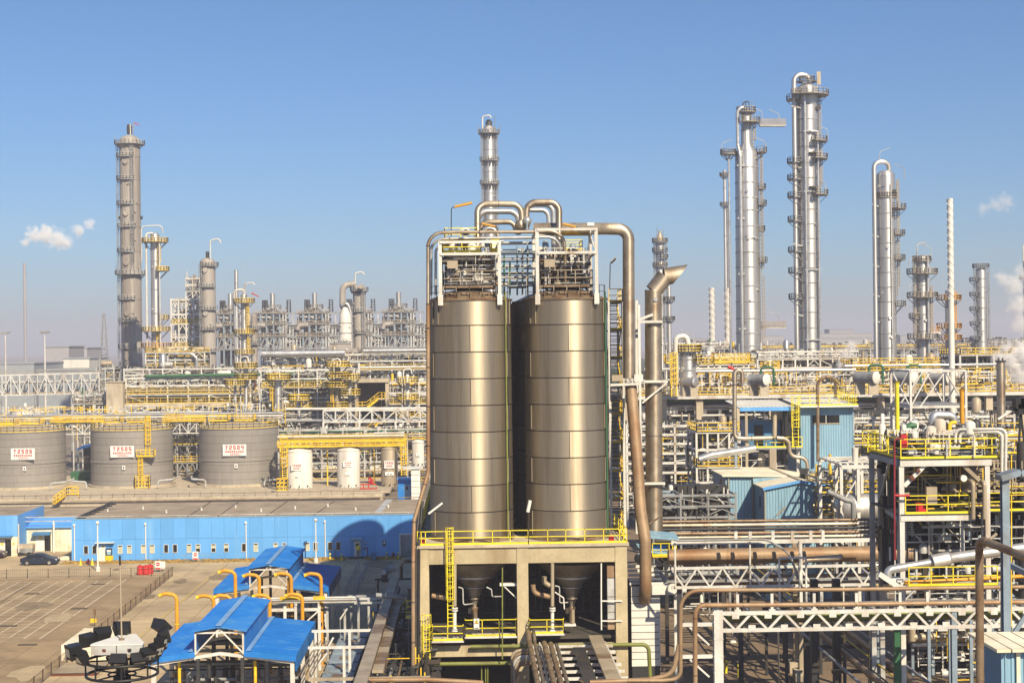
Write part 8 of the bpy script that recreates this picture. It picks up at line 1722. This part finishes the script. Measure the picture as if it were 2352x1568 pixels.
t=T('blue_cabinet','close blue cabinet with a slotted cream roof in the bottom corner','cabinet',G7(1600,1568,YM));xa,xb=G7(1492,1400,YM).x,G7(1492,1400,YM).x+3.6;z=G7(1500,1310,YM).z;ribbed(MB(),(xa,YM),(xb,YM),z-5,z,.25,.05).part('ribbed_sheet','pale_blue_sheet',t);slab('core',xa+.05,xb,YM+.1,YM+3,z-5,z,'deep_blue_sheet',t);slab('corner_post',G7(1610,1400,YM).x,G7(1640,1400,YM).x,YM-.12,YM-.06,z-5,z,'cream_sheet',t)
for k in range(7):slab('roof_slat',xa-.3+k*.62,xa+.25+k*.62,YM-.4,YM+3.2,z+.05+k*.001,z+.17+k*.001,'cream_sheet',t)
slab('stand',xa,xb,YM+.2,YM+2.8,0,z-5.001,'dark_steel',t)
YX=95.0
t=T('dark_mast','dark tripod floodlight mast cut by the edge of view','floodlight mast',G5(1720,900,YX));bar('leg',G5(1700,800,YX),G5(1712,560,YX),.12,.12,'black_iron',t);bar('leg',G5(1745,800,YX),G5(1715,560,YX),.12,.12,'black_iron',t)
for k in range(5):c=G5(1705+k*22,470+(k%2)*50,YX);MB().box(c.x-.35,c.x+.35,YX-.3,YX+.4,c.z-.3,c.z+.35).part('floodlight','black_iron',t)
rod('shaft',(G5(1720,900,YX).x,YX,0),G5(1720,800,YX),.3,'dark_steel',t,12);MB().tube([G5(1640,520,YX),G5(1760,520,YX)],.09,8).part('ring','black_iron',t)
t=T('tube_lamp','slanting white tube lamp beside the dark steel stack','lamp',G5(1520,605,130));rod('lamp_tube',G5(1520,605,130),G5(1620,538,130),.12,'tank_white',t,8)
t=T('tube_lamp','slanting buff tube lamp in front of the dark pipes of the decked structure','lamp',G7(1390,400,88));rod('lamp_tube',G7(1385,400,88),G7(1455,342,88),.1,'tank_tan',t,8)
t=T('tube_lamp','dark brown slanting lamp in front of the foot of the vent stack','lamp',G6(170,225,112));rod('lamp_tube',G6(120,262,112),G6(222,192,112),.07,'brown_steel',t,8)
# blue pump shelters
def canopy():
 uL,uR,Y0,Y1=343,678.6,110.0,123.6
 xl_,xr_=at(uL,1511,Y0).x,at(uR,1504,Y0).x;ml,mr=at(447,1446,Y0).x,at(559.7,1445,Y0).x;mm=(ml+mr)/2
 t=T('pump_shelter','near pump shelter with a bright blue roof and a raised ridge vent','shelter',((xl_+xr_)/2,Y0,0),'blue roofed pump shelters')
 ze,zi,zme,zmr=5.0,5.42,6.95,7.28
 def pan(name,x0,z0,x1,z1,y0,y1,m='blue_roof_paint'):
  mb=MB();n=24
  for i in range(n):
   a,b=y0+(y1-y0)*i/n,y0+(y1-y0)*(i+1)/n;c=a+(b-a)*.8
   mb.hexa([(x0,a,z0),(x1,a,z1),(x1,c,z1),(x0,c,z0),(x0,a,z0+.08),(x1,a,z1+.08),(x1,c,z1+.08),(x0,c,z0+.08)]).hexa([(x0,c,z0),(x1,c,z1),(x1,b,z1),(x0,b,z0),(x0,c,z0+.11),(x1,c,z1+.11),(x1,b,z1+.11),(x0,b,z0+.11)])
  mb.part(name,m,t)
 pan('roof',mr-.05,zi,xr_,ze,Y0,Y1);pan('roof',xl_,ze,ml+.05,zi,Y0,Y1)
 pan('ridge_roof',ml-.25,zme,mm,zmr,Y0-.3,Y1-.8);pan('ridge_roof',mm,zmr,mr+.25,zme,Y0-.3,Y1-.8)
 MB().beam((mm,Y0-.3,zmr+.17),(mm,Y1-.8,zmr+.17),.42,.05).part('ridge_cap','ridge_paint',t)
 for x in (ml,mr):slab('ridge_wall',x-.04,x+.04,Y0+.1,Y1-1,zi+.1,zme-.02,'blue_roof_paint',t)
 MB().beam((mr+.3,Y0,zi+.14),(mr+.3,Y1,zi+.14),.32,.04).part('flashing','ridge_paint',t);MB().beam((ml-.3,Y0,zi+.14),(ml-.3,Y1,zi+.14),.32,.04).part('flashing','ridge_paint',t)
 slab('fascia',xr_,xr_+.05,Y0-.02,Y1,ze-1.0,ze+.12,'blue_roof_paint',t);slab('fascia',xl_-.05,xl_,Y0-.02,Y1,ze-.5,ze+.12,'blue_roof_paint',t)
 for x0,x1,za,zb in ((mr,xr_,zi,ze),(xl_,ml,ze,zi)):MB().hexa([(x0,Y0-.06,za-.3),(x1,Y0-.06,zb-.3),(x1,Y0-.01,zb-.3),(x0,Y0-.01,za-.3),(x0,Y0-.06,za+.1),(x1,Y0-.06,zb+.1),(x1,Y0-.01,zb+.1),(x0,Y0-.01,za+.1)]).part('fascia','blue_roof_paint',t)
 for y in (Y0+.25,(Y0+Y1)/2,Y1-.4):
  bar('rafter',(xl_+.1,y,ze-.42),(mm,y,zi-.1),.18,.22,'white_steel',t);bar('rafter',(mm,y,zi-.1),(xr_-.1,y,ze-.42),.18,.22,'white_steel',t)
  for x in (xl_+.25,xr_-.25):bar('column',(x,y,0),(x,y,ze-.5),.3,.3,'white_steel',t,'ibeam')
  for x in (mm-1.6,mm+1.6):bar('column',(x,y+.1,0),(x,y+.1,zi-.3),.25,.25,'dark_steel',t)
  yy=y-.25
  bar('gable_post',(ml+.05,yy,zi-.1),(ml+.05,yy,zme-.02),.12,.12,'white_steel',t);bar('gable_post',(mr-.05,yy,zi-.1),(mr-.05,yy,zme-.02),.12,.12,'white_steel',t)
  bar('gable_brace',(ml+.1,yy,zi),(mm,yy,zmr-.12),.1,.1,'white_steel',t);bar('gable_brace',(mr-.1,yy,zi),(mm,yy,zmr-.12),.1,.1,'white_steel',t);bar('gable_beam',(ml,yy,zme-.08),(mr,yy,zme-.08),.12,.12,'white_steel',t)
 return t,(xl_+xr_)/2,mm
can,cxm,cmm=canopy()
can2=copy_tree(can,None,Vector((at(623,1351,140.8).x-at(510.8,1507,110).x,30.6,0)));can2['label']='far pump shelter with a bright blue roof and a raised ridge vent'
def pump(x,y,k,label):
 t=T('pump',label,'pump',(x,y,0),'pumps under the near shelter');slab('base',x-.5,x+.5,y-1.2,y+1.6,0,.3,'dark_shaded_concrete',t);MB().drum((x,y+.2,.75),(x,y+1.4,.75),.34,16,.3).part('motor','brown_steel' if k%3 else 'orange_paint',t)
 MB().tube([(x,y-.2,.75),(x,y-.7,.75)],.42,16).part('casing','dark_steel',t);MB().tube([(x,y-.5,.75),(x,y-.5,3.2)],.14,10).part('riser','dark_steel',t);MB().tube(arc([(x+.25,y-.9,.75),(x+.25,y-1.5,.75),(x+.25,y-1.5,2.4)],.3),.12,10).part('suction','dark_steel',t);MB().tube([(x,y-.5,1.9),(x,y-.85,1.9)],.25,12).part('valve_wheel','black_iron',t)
for k in range(6):pump(cxm-4.1+k*1.6,112.8+(k%2)*.5,k,'pump with a domed motor under the near shelter, %s along its open front'%('first','second','third','fourth','fifth','sixth')[k])
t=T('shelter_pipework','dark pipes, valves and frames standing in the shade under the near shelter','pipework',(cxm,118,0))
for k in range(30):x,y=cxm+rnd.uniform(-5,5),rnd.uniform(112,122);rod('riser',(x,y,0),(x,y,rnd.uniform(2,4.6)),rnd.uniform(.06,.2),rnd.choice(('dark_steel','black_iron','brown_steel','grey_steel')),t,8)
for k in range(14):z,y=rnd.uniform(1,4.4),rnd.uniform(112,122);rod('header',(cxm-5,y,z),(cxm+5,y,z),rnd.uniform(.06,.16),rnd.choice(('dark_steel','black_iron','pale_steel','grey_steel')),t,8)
for (zx,lb)in ((1480,'yellow post under the near shelter'),):pass
for x in (cxm-3.3,cxm+2.2):rod('yellow_riser',(x,111,0),(x,111,4.6),.12,'yellow_paint',t,8)
VX=lambda zx:(450+zx/3.76)/1.0629
VY=lambda zy:(1250+zy/3.76)/1.0629
for k,(zs,zt_,zbm,hook,Y,lb)in enumerate(((470,545,800,-1,130,'orange gooseneck vent in front of the far shelter corner'),(690,580,760,-1,133,'orange gooseneck vent below the open gable of the far shelter'),(985,570,980,-1,132,'tallest orange gooseneck vent in the middle of the group'),(1262,572,1230,-1,131,'orange gooseneck vent standing apart on the silo side of the group'),(270,775,900,-1,127,'short orange vent just behind the near roof edge'),(430,772,850,-1,127,'orange vent stub peeping over the near roof'),(785,768,970,-1,128,'orange vent behind the near ridge, first of two'),(1085,760,985,-1,128,'yellow orange vent between the white posts'),(-68,757,950,-1,126,'orange vent standing over the left eave of the near shelter'))):
 a,b=at(VX(zs),VY(zbm),Y),at(VX(zs),VY(zt_),Y);r=.155;hk=.95
 pts=arc([Vector((a.x,Y,0)),Vector((a.x,Y,b.z)),Vector((a.x-hk,Y,b.z+.12)),Vector((a.x-hk-.28,Y,b.z+.02))],.5,6)
 t=T('gooseneck_vent',lb,'vent pipe',(a.x,Y,0),'orange gooseneck vents');MB().tube(pts,r,14).part('tube','orange_paint',t);d=(pts[-1]-pts[-2]).normalized();MB().tube([pts[-1]-d*.02,pts[-1]+d*.22],[r,r*1.05],14,True).part('mouth','yellow_paint',t)
 MB().lathe((a.x,Y,max(.5,b.z-2.4)),[(r+.02,-.05),(r+.05,-.05),(r+.05,.05),(r+.02,.05)],14).part('clamp','yellow_paint',t)
p=at(VX(960),VY(700),132.4);rod('tube',(p.x,132.4,0),(p.x,132.4,at(VX(960),VY(600),132.4).z),.16,'orange_paint',T('vent_riser','straight orange pipe joined to the tallest gooseneck vent','vent pipe',(p.x,132.4,0)),12)
t=T('manifold_frame','white steel frame with pipes and yellow clamps between the two blue shelters','steel frame',at(VX(1050),VY(960),129));z=at(VX(1050),VY(892),129).z;xa,xb=at(VX(760),VY(892),129).x,at(VX(1245),VY(892),129).x
for y in (129,134):
 bar('beam',(xa,y,z),(xb,y,z),.2,.24,'white_steel',t)
 for zx in (770,925,1025,1240):x=at(VX(zx),VY(950),y).x;bar('post',(x,y-.02,0),(x,y-.02,z+.3),.24,.24,'white_steel',t)
bar('brace',(xb-3,128.9,z-2.6),(xb-.1,128.9,z-.1),.12,.12,'white_steel',t)
for k,(dz,m)in enumerate(((.9,'white_steel'),(.6,'silver_pipe'),(.3,'white_steel'),(-.5,'pale_steel'),(-.9,'dark_steel'))):rod('pipe',(xa-.5,129.4+k*.8,z+dz),(xb+(3 if k<3 else.4),129.4+k*.8,z+dz),.1+.05*(k%2),m,t,10)
for zx in (935,1030,1240):x=at(VX(zx),VY(840),129).x;slab('clamp',x-.5,x+.5,128.7,128.9,z+.85,z+1.15,'yellow_paint',t)
clutter(MB(),xa,xb,130,134,.3,z-.4,80,(.1,.4)).stuff('dark_shade_clutter','dark_steel',t)
for u,v in ((720,1452),(713,1459),(771,1452)):
 pass
p=atz(VX(1140),VY(810),0);t=T('grey_pump','dark machine on the ground under the far shelter','machine',p);MB().drum(p+Vector((-.6,0,.7)),p+Vector((.6,.2,.9)),.3,12).part('motor','black_iron',t);slab('base',p.x-.8,p.x+.6,p.y-.3,p.y+.3,0,.35,'dark_steel',t)
for dx in (.7,1.0):p2=p+Vector((dx+.3,0,0));rod('post',p2,p2+Vector((0,0,1.6)),.1,'yellow_paint',t,8)
# sunken rack between shelters and silo frame
t=T('cable_tray','long tan cable tray with jointed covers leading away between shelters and silo frame','cable tray',atz(905,1600,6));x0=atz(833.6,1548.6,6.0).x
for k in range(24):y=94+k*1.9;slab('tray_cover',x0-.42,x0+.42,y+.02,y+1.86,5.85,6.05,'tank_tan' if k<10 else ('brown_steel' if k%4 else 'tank_tan'),t)
for k in range(8):y=96+k*6.4;bar('trestle',(x0,y,0),(x0,y,5.84),.2,.2,'white_steel',t)
t=T('cable_tray','second shorter cable tray close beside the silo frame column','cable tray',atz(915,1560,5.2));x1=atz((450+1790/3.76)/1.0629,(1250+1400/3.76)/1.0629,5.2).x
for k in range(15):y=104+k*2;slab('tray_cover',x1-.38,x1+.38,y+.02,y+1.96,5.05,5.25,'brown_steel' if k%3 else 'tank_tan',t)
t=T('cell_covers','row of grey blue square covers with rust stains lying beside the long cable tray','covers',atz(800,1540,2));xc_=atz((450+1480/3.76)/1.0629,(1250+1330/3.76)/1.0629,2.0).x
for k in range(11):
 y=99+k*3.4;slab('cover',xc_-1.25,xc_+1.15,y,y+2.7,1.7,2.0,'blue_grey_steel',t);slab('rust_patch',xc_-.5,xc_+.45,y+.6,y+2.0,2.001,2.012,'brown_steel',t);slab('side_cover',xc_+1.3,xc_+2.2,y+.3,y+2.6,1.4,1.75,'blue_grey_steel',t)
slab('tank_wall',xc_-1.4,xc_+2.3,98,136,0,1.39,'dark_steel',t)
t=T('cross_rack','white beams and posts of the low rack crossing between the shelters and the silo frame','pipe rack',atz(800,1560,4))
for (za,zb,zy,z,m)in ((1170,1790,1090,5.4,'white_steel'),(1135,1720,1242,5.2,'white_steel'),(1440,1880,795,5.6,'pale_steel'),(1280,1850,835,5.3,'pale_steel'),(1140,2256,1532,5.2,'tank_tan'),(1750,2090,615,4.5,'dark_steel'),(1500,2050,770,5.7,'grey_steel')):
 a,b=atz(VX(za),VY(zy),z),atz(VX(zb),VY(zy-4),z);b.y=a.y;bar('beam',a,b,.14,.2,m,t)
 for q in (a,a.lerp(b,.5)):bar('post',(q.x+.3,q.y,0),(q.x+.3,q.y,z-.1),.2,.2,m,t)
for (za,ya,zb,yb_)in ((1225,1405,1350,1315),(1310,1255,1405,1175),(1430,980,1530,905)):
 a,b=atz(VX(za),VY(ya),4),atz(VX(zb),VY(yb_),4);b.y=a.y;b.z=a.z+.9;t2=T('tube_lamp','slanting white tube lamp %s above the grey blue covers'%('lowest' if za==1225 else 'midway' if za==1310 else 'highest'),'lamp',a);rod('lamp_tube',a,b,.08,'white_paint',t2,8);rod('pole',(a.x,a.y,0),a,.03,'grey_steel',t2,6)
for k in range(16):x=xc_+rnd.uniform(2.4,7);r_=rnd.uniform(.06,.2);z=rnd.uniform(.5,5);rod('pipe',(x,98,z),(x,142,z),r_,rnd.choice(('dark_steel','grey_steel','brown_steel','black_iron','blue_grey_steel')),t,8)
clutter(MB(),xc_+3.2,xc_+8,100,142,0,4.2,260,(.08,.35)).stuff('dark_shade_clutter','dark_steel',t);clutter(MB(),xc_+1,xc_+8,132,146,0,3.5,120,(.06,.16)).stuff('small_pipework','blue_grey_steel',t);clutter(MB(),xc_+2,xc_+7.5,100,140,2,5,40,(.04,.1),lump=False).stuff('yellow_fittings','yellow_paint',t)
for k in range(5):x=atz(VX(1230),VY(1150),5).x+k*.22;rod('thin_pipe',(x,104,5.0),(x+.1,116,5.0),.05,('brown_steel','tank_tan')[k%2],t,8)
slab('pit_floor',xc_-2,xc_+8.2,90,147,.01,.03,'dark_shaded_concrete',t)
p=atz(VX(1838),VY(600),0);t=T('round_tank_end','small grey horizontal vessel with a round pale end on the open yard','vessel',p);c=atz(VX(1835),VY(545),1.2);MB().drum(c,c+Vector((.8,2.2,0)),.45,18).part('shell','grey_steel',t);MB().tube([c+Vector((-.05,-.2,0)),c+Vector((-.08,-.26,0))],.3,16).part('end_plate','white_paint',t);slab('saddle',c.x-.3,c.x+.4,c.y,c.y+.5,0,.8,'dark_steel',t)
t=T('stair_rail','grey steel steps with handrails leading down from the yard into the sunken rack','stairs',atz(VX(1600),VY(750),0));a,b=atz(VX(1520),VY(780),.2),atz(VX(1650),VY(600),.2);mb=MB()
for d_ in (-.5,.5):railing(mb,[a+Vector((d_,0,0)),b+Vector((d_,0,1))],1.1,1.5,.035,False)
mb.part('handrail','grey_steel',t);mb=MB()
for i in range(12):q=a.lerp(b+Vector((0,0,1)),i/12);mb.box(q.x-.5,q.x+.5,q.y,q.y+.3,q.z-.04,q.z)
mb.part('treads','grey_steel',t)
for k,(pts,r_,m,lb)in enumerate((([(1990,600),(1990,450),(2090,445)],.14,'dark_steel','dark swan neck pipe beside the rusty pipe at the silo frame'),([(2050,1500),(2050,1180),(2130,1130)],.3,'dark_steel','fat dark pipe curving up beside the silo frame column'),([(2075,700),(2085,900),(2130,990)],.25,'dark_steel','dark bent pipe hugging the silo frame'),([(1760,760),(1920,770),(2060,790)],.2,'grey_steel','grey curved pipe crossing to the silo frame'))):
 pipe('dark_pipe',[at(VX(a),VY(b),121)for a,b in pts],r_,m,lb,.8,12)
t=T('yellow_cage','small yellow caged platform hanging beside the silo frame','platform',at(VX(2050),VY(960),119));a,b=at(VX(2030),VY(965),119),at(VX(2115),VY(965),119);slab('deck',a.x,b.x,119,120.5,a.z-.1,a.z,'tank_white',t);mb=MB();railing(mb,[(a.x,120.5,a.z),(a.x,119,a.z),(b.x,119,a.z)],1.3,.5,.03,True,(1,.66,.33));mb.part('railing','lemon_paint',t);bar('bracket',(b.x,119.7,a.z-.2),(b.x+1.2,119.7,a.z-.2),.12,.12,'grey_steel',t);bar('post',(a.x+.2,119.7,0),(a.x+.2,119.7,a.z-.1),.12,.12,'grey_steel',t)
# floodlight mast in front
YL=52.0
L1=lambda zx,zy,Y=YL:at(zx/3.358/1.0629,(1200+zy/3.358)/1.0629,Y)
c=L1(1000,1400);t=T('floodlight_mast','close dark floodlight mast with a ring of black lamps and a white triangular top box','floodlight mast',(c.x,YL,0));cx_,k=c.x,px(YL)/3.358/1.0629
zr=L1(1000,1375).z;zr2=L1(1000,1490).z;zbx0,zbx1=L1(1000,1298).z,L1(1000,1222).z
MB().lathe((cx_,YL,0),[(.36,0),(.22,zr-1.6),(.2,zr)],20).part('pole','dark_steel',t);MB().lathe((cx_,YL,zr-1.5),[(.3,0),(.3,.9),(.22,1.0)],18).part('collar','dark_steel',t);slab('notice',cx_-.1,cx_+.1,YL-.33,YL-.31,zr-1.2,zr-.75,'tank_tan',t)
def ring_tube(z,r,rt,m,sq=1.0):return MB().tube([(cx_+r*math.cos(rad(a)),YL+r*math.sin(rad(a))*sq,z)for a in range(0,361,12)],rt,8,False).part('ring',m,t)
ring_tube(zr,288*k,.05,'black_iron');ring_tube(zr2,285*k,.05,'black_iron');ring_tube(zr+.1,120*k,.04,'black_iron');ring_tube(zr2,110*k,.03,'black_iron')
for a in range(0,360,45):q=rad(a+12);R_=286*k;bar('strut',(cx_+R_*math.cos(q),YL+R_*math.sin(q),zr2),(cx_+R_*math.cos(q),YL+R_*math.sin(q),zr),.05,.05,'black_iron',t);bar('spoke',(cx_,YL,zr2 if a%90 else zr),(cx_+R_*math.cos(q),YL+R_*math.sin(q),zr2 if a%90 else zr),.045,.045,'black_iron',t)
tri=[(cx_-205*k,YL-.75),(cx_+205*k,YL-.75),(cx_+205*k,YL-.5),(cx_+.22,YL+1.1),(cx_-.22,YL+1.1),(cx_-205*k,YL-.5)]
MB().prism([(x,y,zbx0)for x,y in tri],(0,0,zbx1-zbx0)).part('top_box','pale_steel',t);MB().prism([(cx_+(x-cx_)*1.02,YL+(y-YL)*1.02,zbx1+.002)for x,y in tri],(0,0,.035)).part('box_lid','white_paint',t)
slab('box_joint',cx_-.012,cx_+.012,YL-.756,YL-.751,zbx0+.02,zbx1,'dark_print',t);rod('box_knob',(cx_+.45,YL-.75,(zbx0+zbx1)/2),(cx_+.45,YL-.8,(zbx0+zbx1)/2),.05,'dark_steel',t,10)
for s_ in (-.42,.42):MB().box(cx_+s_-.06,cx_+s_+.06,YL-.757,YL-.751,zbx0+.1,zbx0+.2).part('rust_spot','copper_rust',t)
rd=T('lightning_rod',None,None,t['_o']);rd.parent=t;rd.location=(0,0,0);rod('rod',(cx_,YL,zbx1+.03),(cx_-.03,YL,L1(980,600).z),.026,'tank_tan',rd,8);rod('tip',(cx_-.03,YL,L1(980,600).z),(cx_-.035,YL,L1(978,522).z),.035,'dark_steel',rd,6);MB().lathe((cx_,YL,zbx1+.037),[(.1,0),(.1,.05),(.04,.06)],10).part('rod_foot','brown_steel',rd)
for j,(zx,zy,ang,tilt)in enumerate(((655,1290,205,-.3),(745,1230,150,.1),(850,1190,120,.3),(990,1150,88,.4),(1310,1130,50,.9),(1325,1190,10,.3),(1290,1235,-8,-.1),(1250,1280,-25,-.4),(1190,1310,-42,-.7),(625,1310,214,-.1),(1125,1345,-60,-.95),(985,1352,-95,-1.0),(690,1335,222,-.5))):
 dy=.9*math.sin(rad(ang));p=L1(zx,zy,YL+dy);d=Vector((math.cos(rad(ang)),math.sin(rad(ang)),0));fl_=T('floodlight',None,None,t['_o']);fl_.parent=t;fl_.location=(0,0,0)
 up=Vector((0,0,1));s_=d.cross(up);n_=(d*math.cos(tilt)+up*math.sin(tilt));v_=s_.cross(n_)*-1
 def corner(a,b,cc):return p+s_*a+n_*b+v_*cc
 MB().hexa([corner(-.27,-.05,-.2),corner(.27,-.05,-.2),corner(.3,.3,-.26),corner(-.3,.3,-.26),corner(-.2,-.05,.14),corner(.2,-.05,.14),corner(.28,.26,.24),corner(-.28,.26,.24)]).part('housing','black_iron',fl_)
 MB().quad(corner(-.2,.305,-.16),corner(.2,.305,-.16),corner(.19,.29,.12),corner(-.19,.29,.12)).part('lens','lamp_lens',fl_)
 q=Vector((cx_+286*k*math.cos(rad(ang)),YL+286*k*math.sin(rad(ang)),zr));bar('bracket',q,p,.05,.05,'tank_white' if j in (0,1,6)else 'black_iron',fl_)
 # steam and haze
def plume(name,label,puffs,dens,seed=1,sc=1.0,thr=.42):
 """puffs: list of (u, v, Y, radius) blended into one cloud"""
 m=bpy.data.materials.new(name);m.use_nodes=True;n,l=m.node_tree.nodes,m.node_tree.links;n.remove(n['Principled BSDF'])
 out=n['Material Output'];pv=n.new('ShaderNodeVolumePrincipled');pv.inputs['Color'].default_value=(.97,.96,.95,1);pv.inputs['Anisotropy'].default_value=-.35;l.new(pv.outputs[0],out.inputs['Volume'])
 g=n.new('ShaderNodeNewGeometry');acc=None
 def mth(op,a,b=None,c=None):
  x=n.new('ShaderNodeMath');x.operation=op
  for i,s in enumerate((a,b,c)):
   if s is None:continue
   if isinstance(s,(int,float)):x.inputs[i].default_value=s
   else:l.new(s,x.inputs[i])
  return x.outputs[0]
 pts=[]
 for (u,v,Y,r)in puffs:
  p=at(u,v,Y);r_=r*px(Y);pts.append((p,r_));vm=n.new('ShaderNodeVectorMath');vm.operation='DISTANCE';l.new(g.outputs['Position'],vm.inputs[0]);vm.inputs[1].default_value=p
  d=mth('SUBTRACT',1.0,mth('DIVIDE',vm.outputs['Value'],r_));acc=d if acc is None else mth('SMOOTH_MAX',acc,d,.25)
 R0=sum(r for _,r in pts)/len(pts);tn=n.new('ShaderNodeTexNoise');mp=n.new('ShaderNodeMapping');mp.inputs['Scale'].default_value=(1.6/R0*sc,)*3;mp.inputs['Location'].default_value=(seed*3.1,seed,0);l.new(g.outputs['Position'],mp.inputs[0]);l.new(mp.outputs[0],tn.inputs['Vector']);tn.inputs['Scale'].default_value=1;tn.inputs['Detail'].default_value=5;tn.inputs['Roughness'].default_value=.6
 f=mth('ADD',acc,mth('MULTIPLY',mth('SUBTRACT',tn.outputs['Fac'],.5),2.2));f=mth('MULTIPLY',mth('MAXIMUM',mth('SUBTRACT',f,thr),0),dens/R0);l.new(mth('MINIMUM',f,dens*.9/R0),pv.inputs['Density'])
 lo=Vector([min(p[i]-r for p,r in pts)for i in range(3)]);hi=Vector([max(p[i]+r for p,r in pts)for i in range(3)]);lo.z=max(lo.z,.5)
 MATS[name]=m;o=MB().box(lo.x,hi.x,lo.y,hi.y,lo.z,hi.z).thing(name,name,label,'steam',None,'stuff');return o
plume('steam_cloud','white steam plume drifting from the far hazy chimney',[(58,556,1150,16),(78,540,1150,26),(105,540,1150,32),(132,550,1150,30),(152,558,1150,22),(180,530,1150,20),(205,515,1150,18)],2.6,1,1.2,.22)
plume('steam_cloud_edge','big white steam cloud at the edge of view',[(2296,822,240,24),(2320,830,240,36),(2345,808,240,34),(2372,830,240,46),(2340,862,240,34),(2310,800,240,20)],4.0,2,1.2,.2)
plume('steam_cloud_high','white steam billow above the big steam cloud at the edge of view',[(2300,638,400,24),(2328,655,400,36),(2358,635,400,38),(2342,700,400,38),(2345,745,400,36),(2375,690,400,40)],2.2,3,1.2,.22)
plume('steam_wisp','thin high steam wisp right of the strake stack',[(2285,468,600,26),(2310,465,600,32),(2260,480,600,24)],.8,4,1.2,.25)
plume('steam_jet','thin steam jet rising over the deck beside the brown arch pipe',[(1921,862,240,10),(1930,838,240,14),(1942,815,240,17),(1955,795,240,20)],1.6,5,1.2,.25)
if 1:plume('steam_puff','steam drifting off the pale canopy roof',[(1705,905,176,16),(1712,885,176,16),(1718,868,176,12),(1702,925,176,16)],.5,6,1.2,.25)
hz=bpy.data.materials.new('haze');hz.use_nodes=True;n,l=hz.node_tree.nodes,hz.node_tree.links;n.remove(n['Principled BSDF']);pv=n.new('ShaderNodeVolumePrincipled');l.new(pv.outputs[0],n['Material Output'].inputs['Volume'])
pv.inputs['Color'].default_value=(.68,.70,.83,1);pv.inputs['Density'].default_value=.00036;pv.inputs['Anisotropy'].default_value=.0
MATS['haze']=hz;o=MB().box(-3560,3560,-360,6060,-1,98).thing('haze','haze','pale haze of the air over the whole plant','haze',None,'stuff')
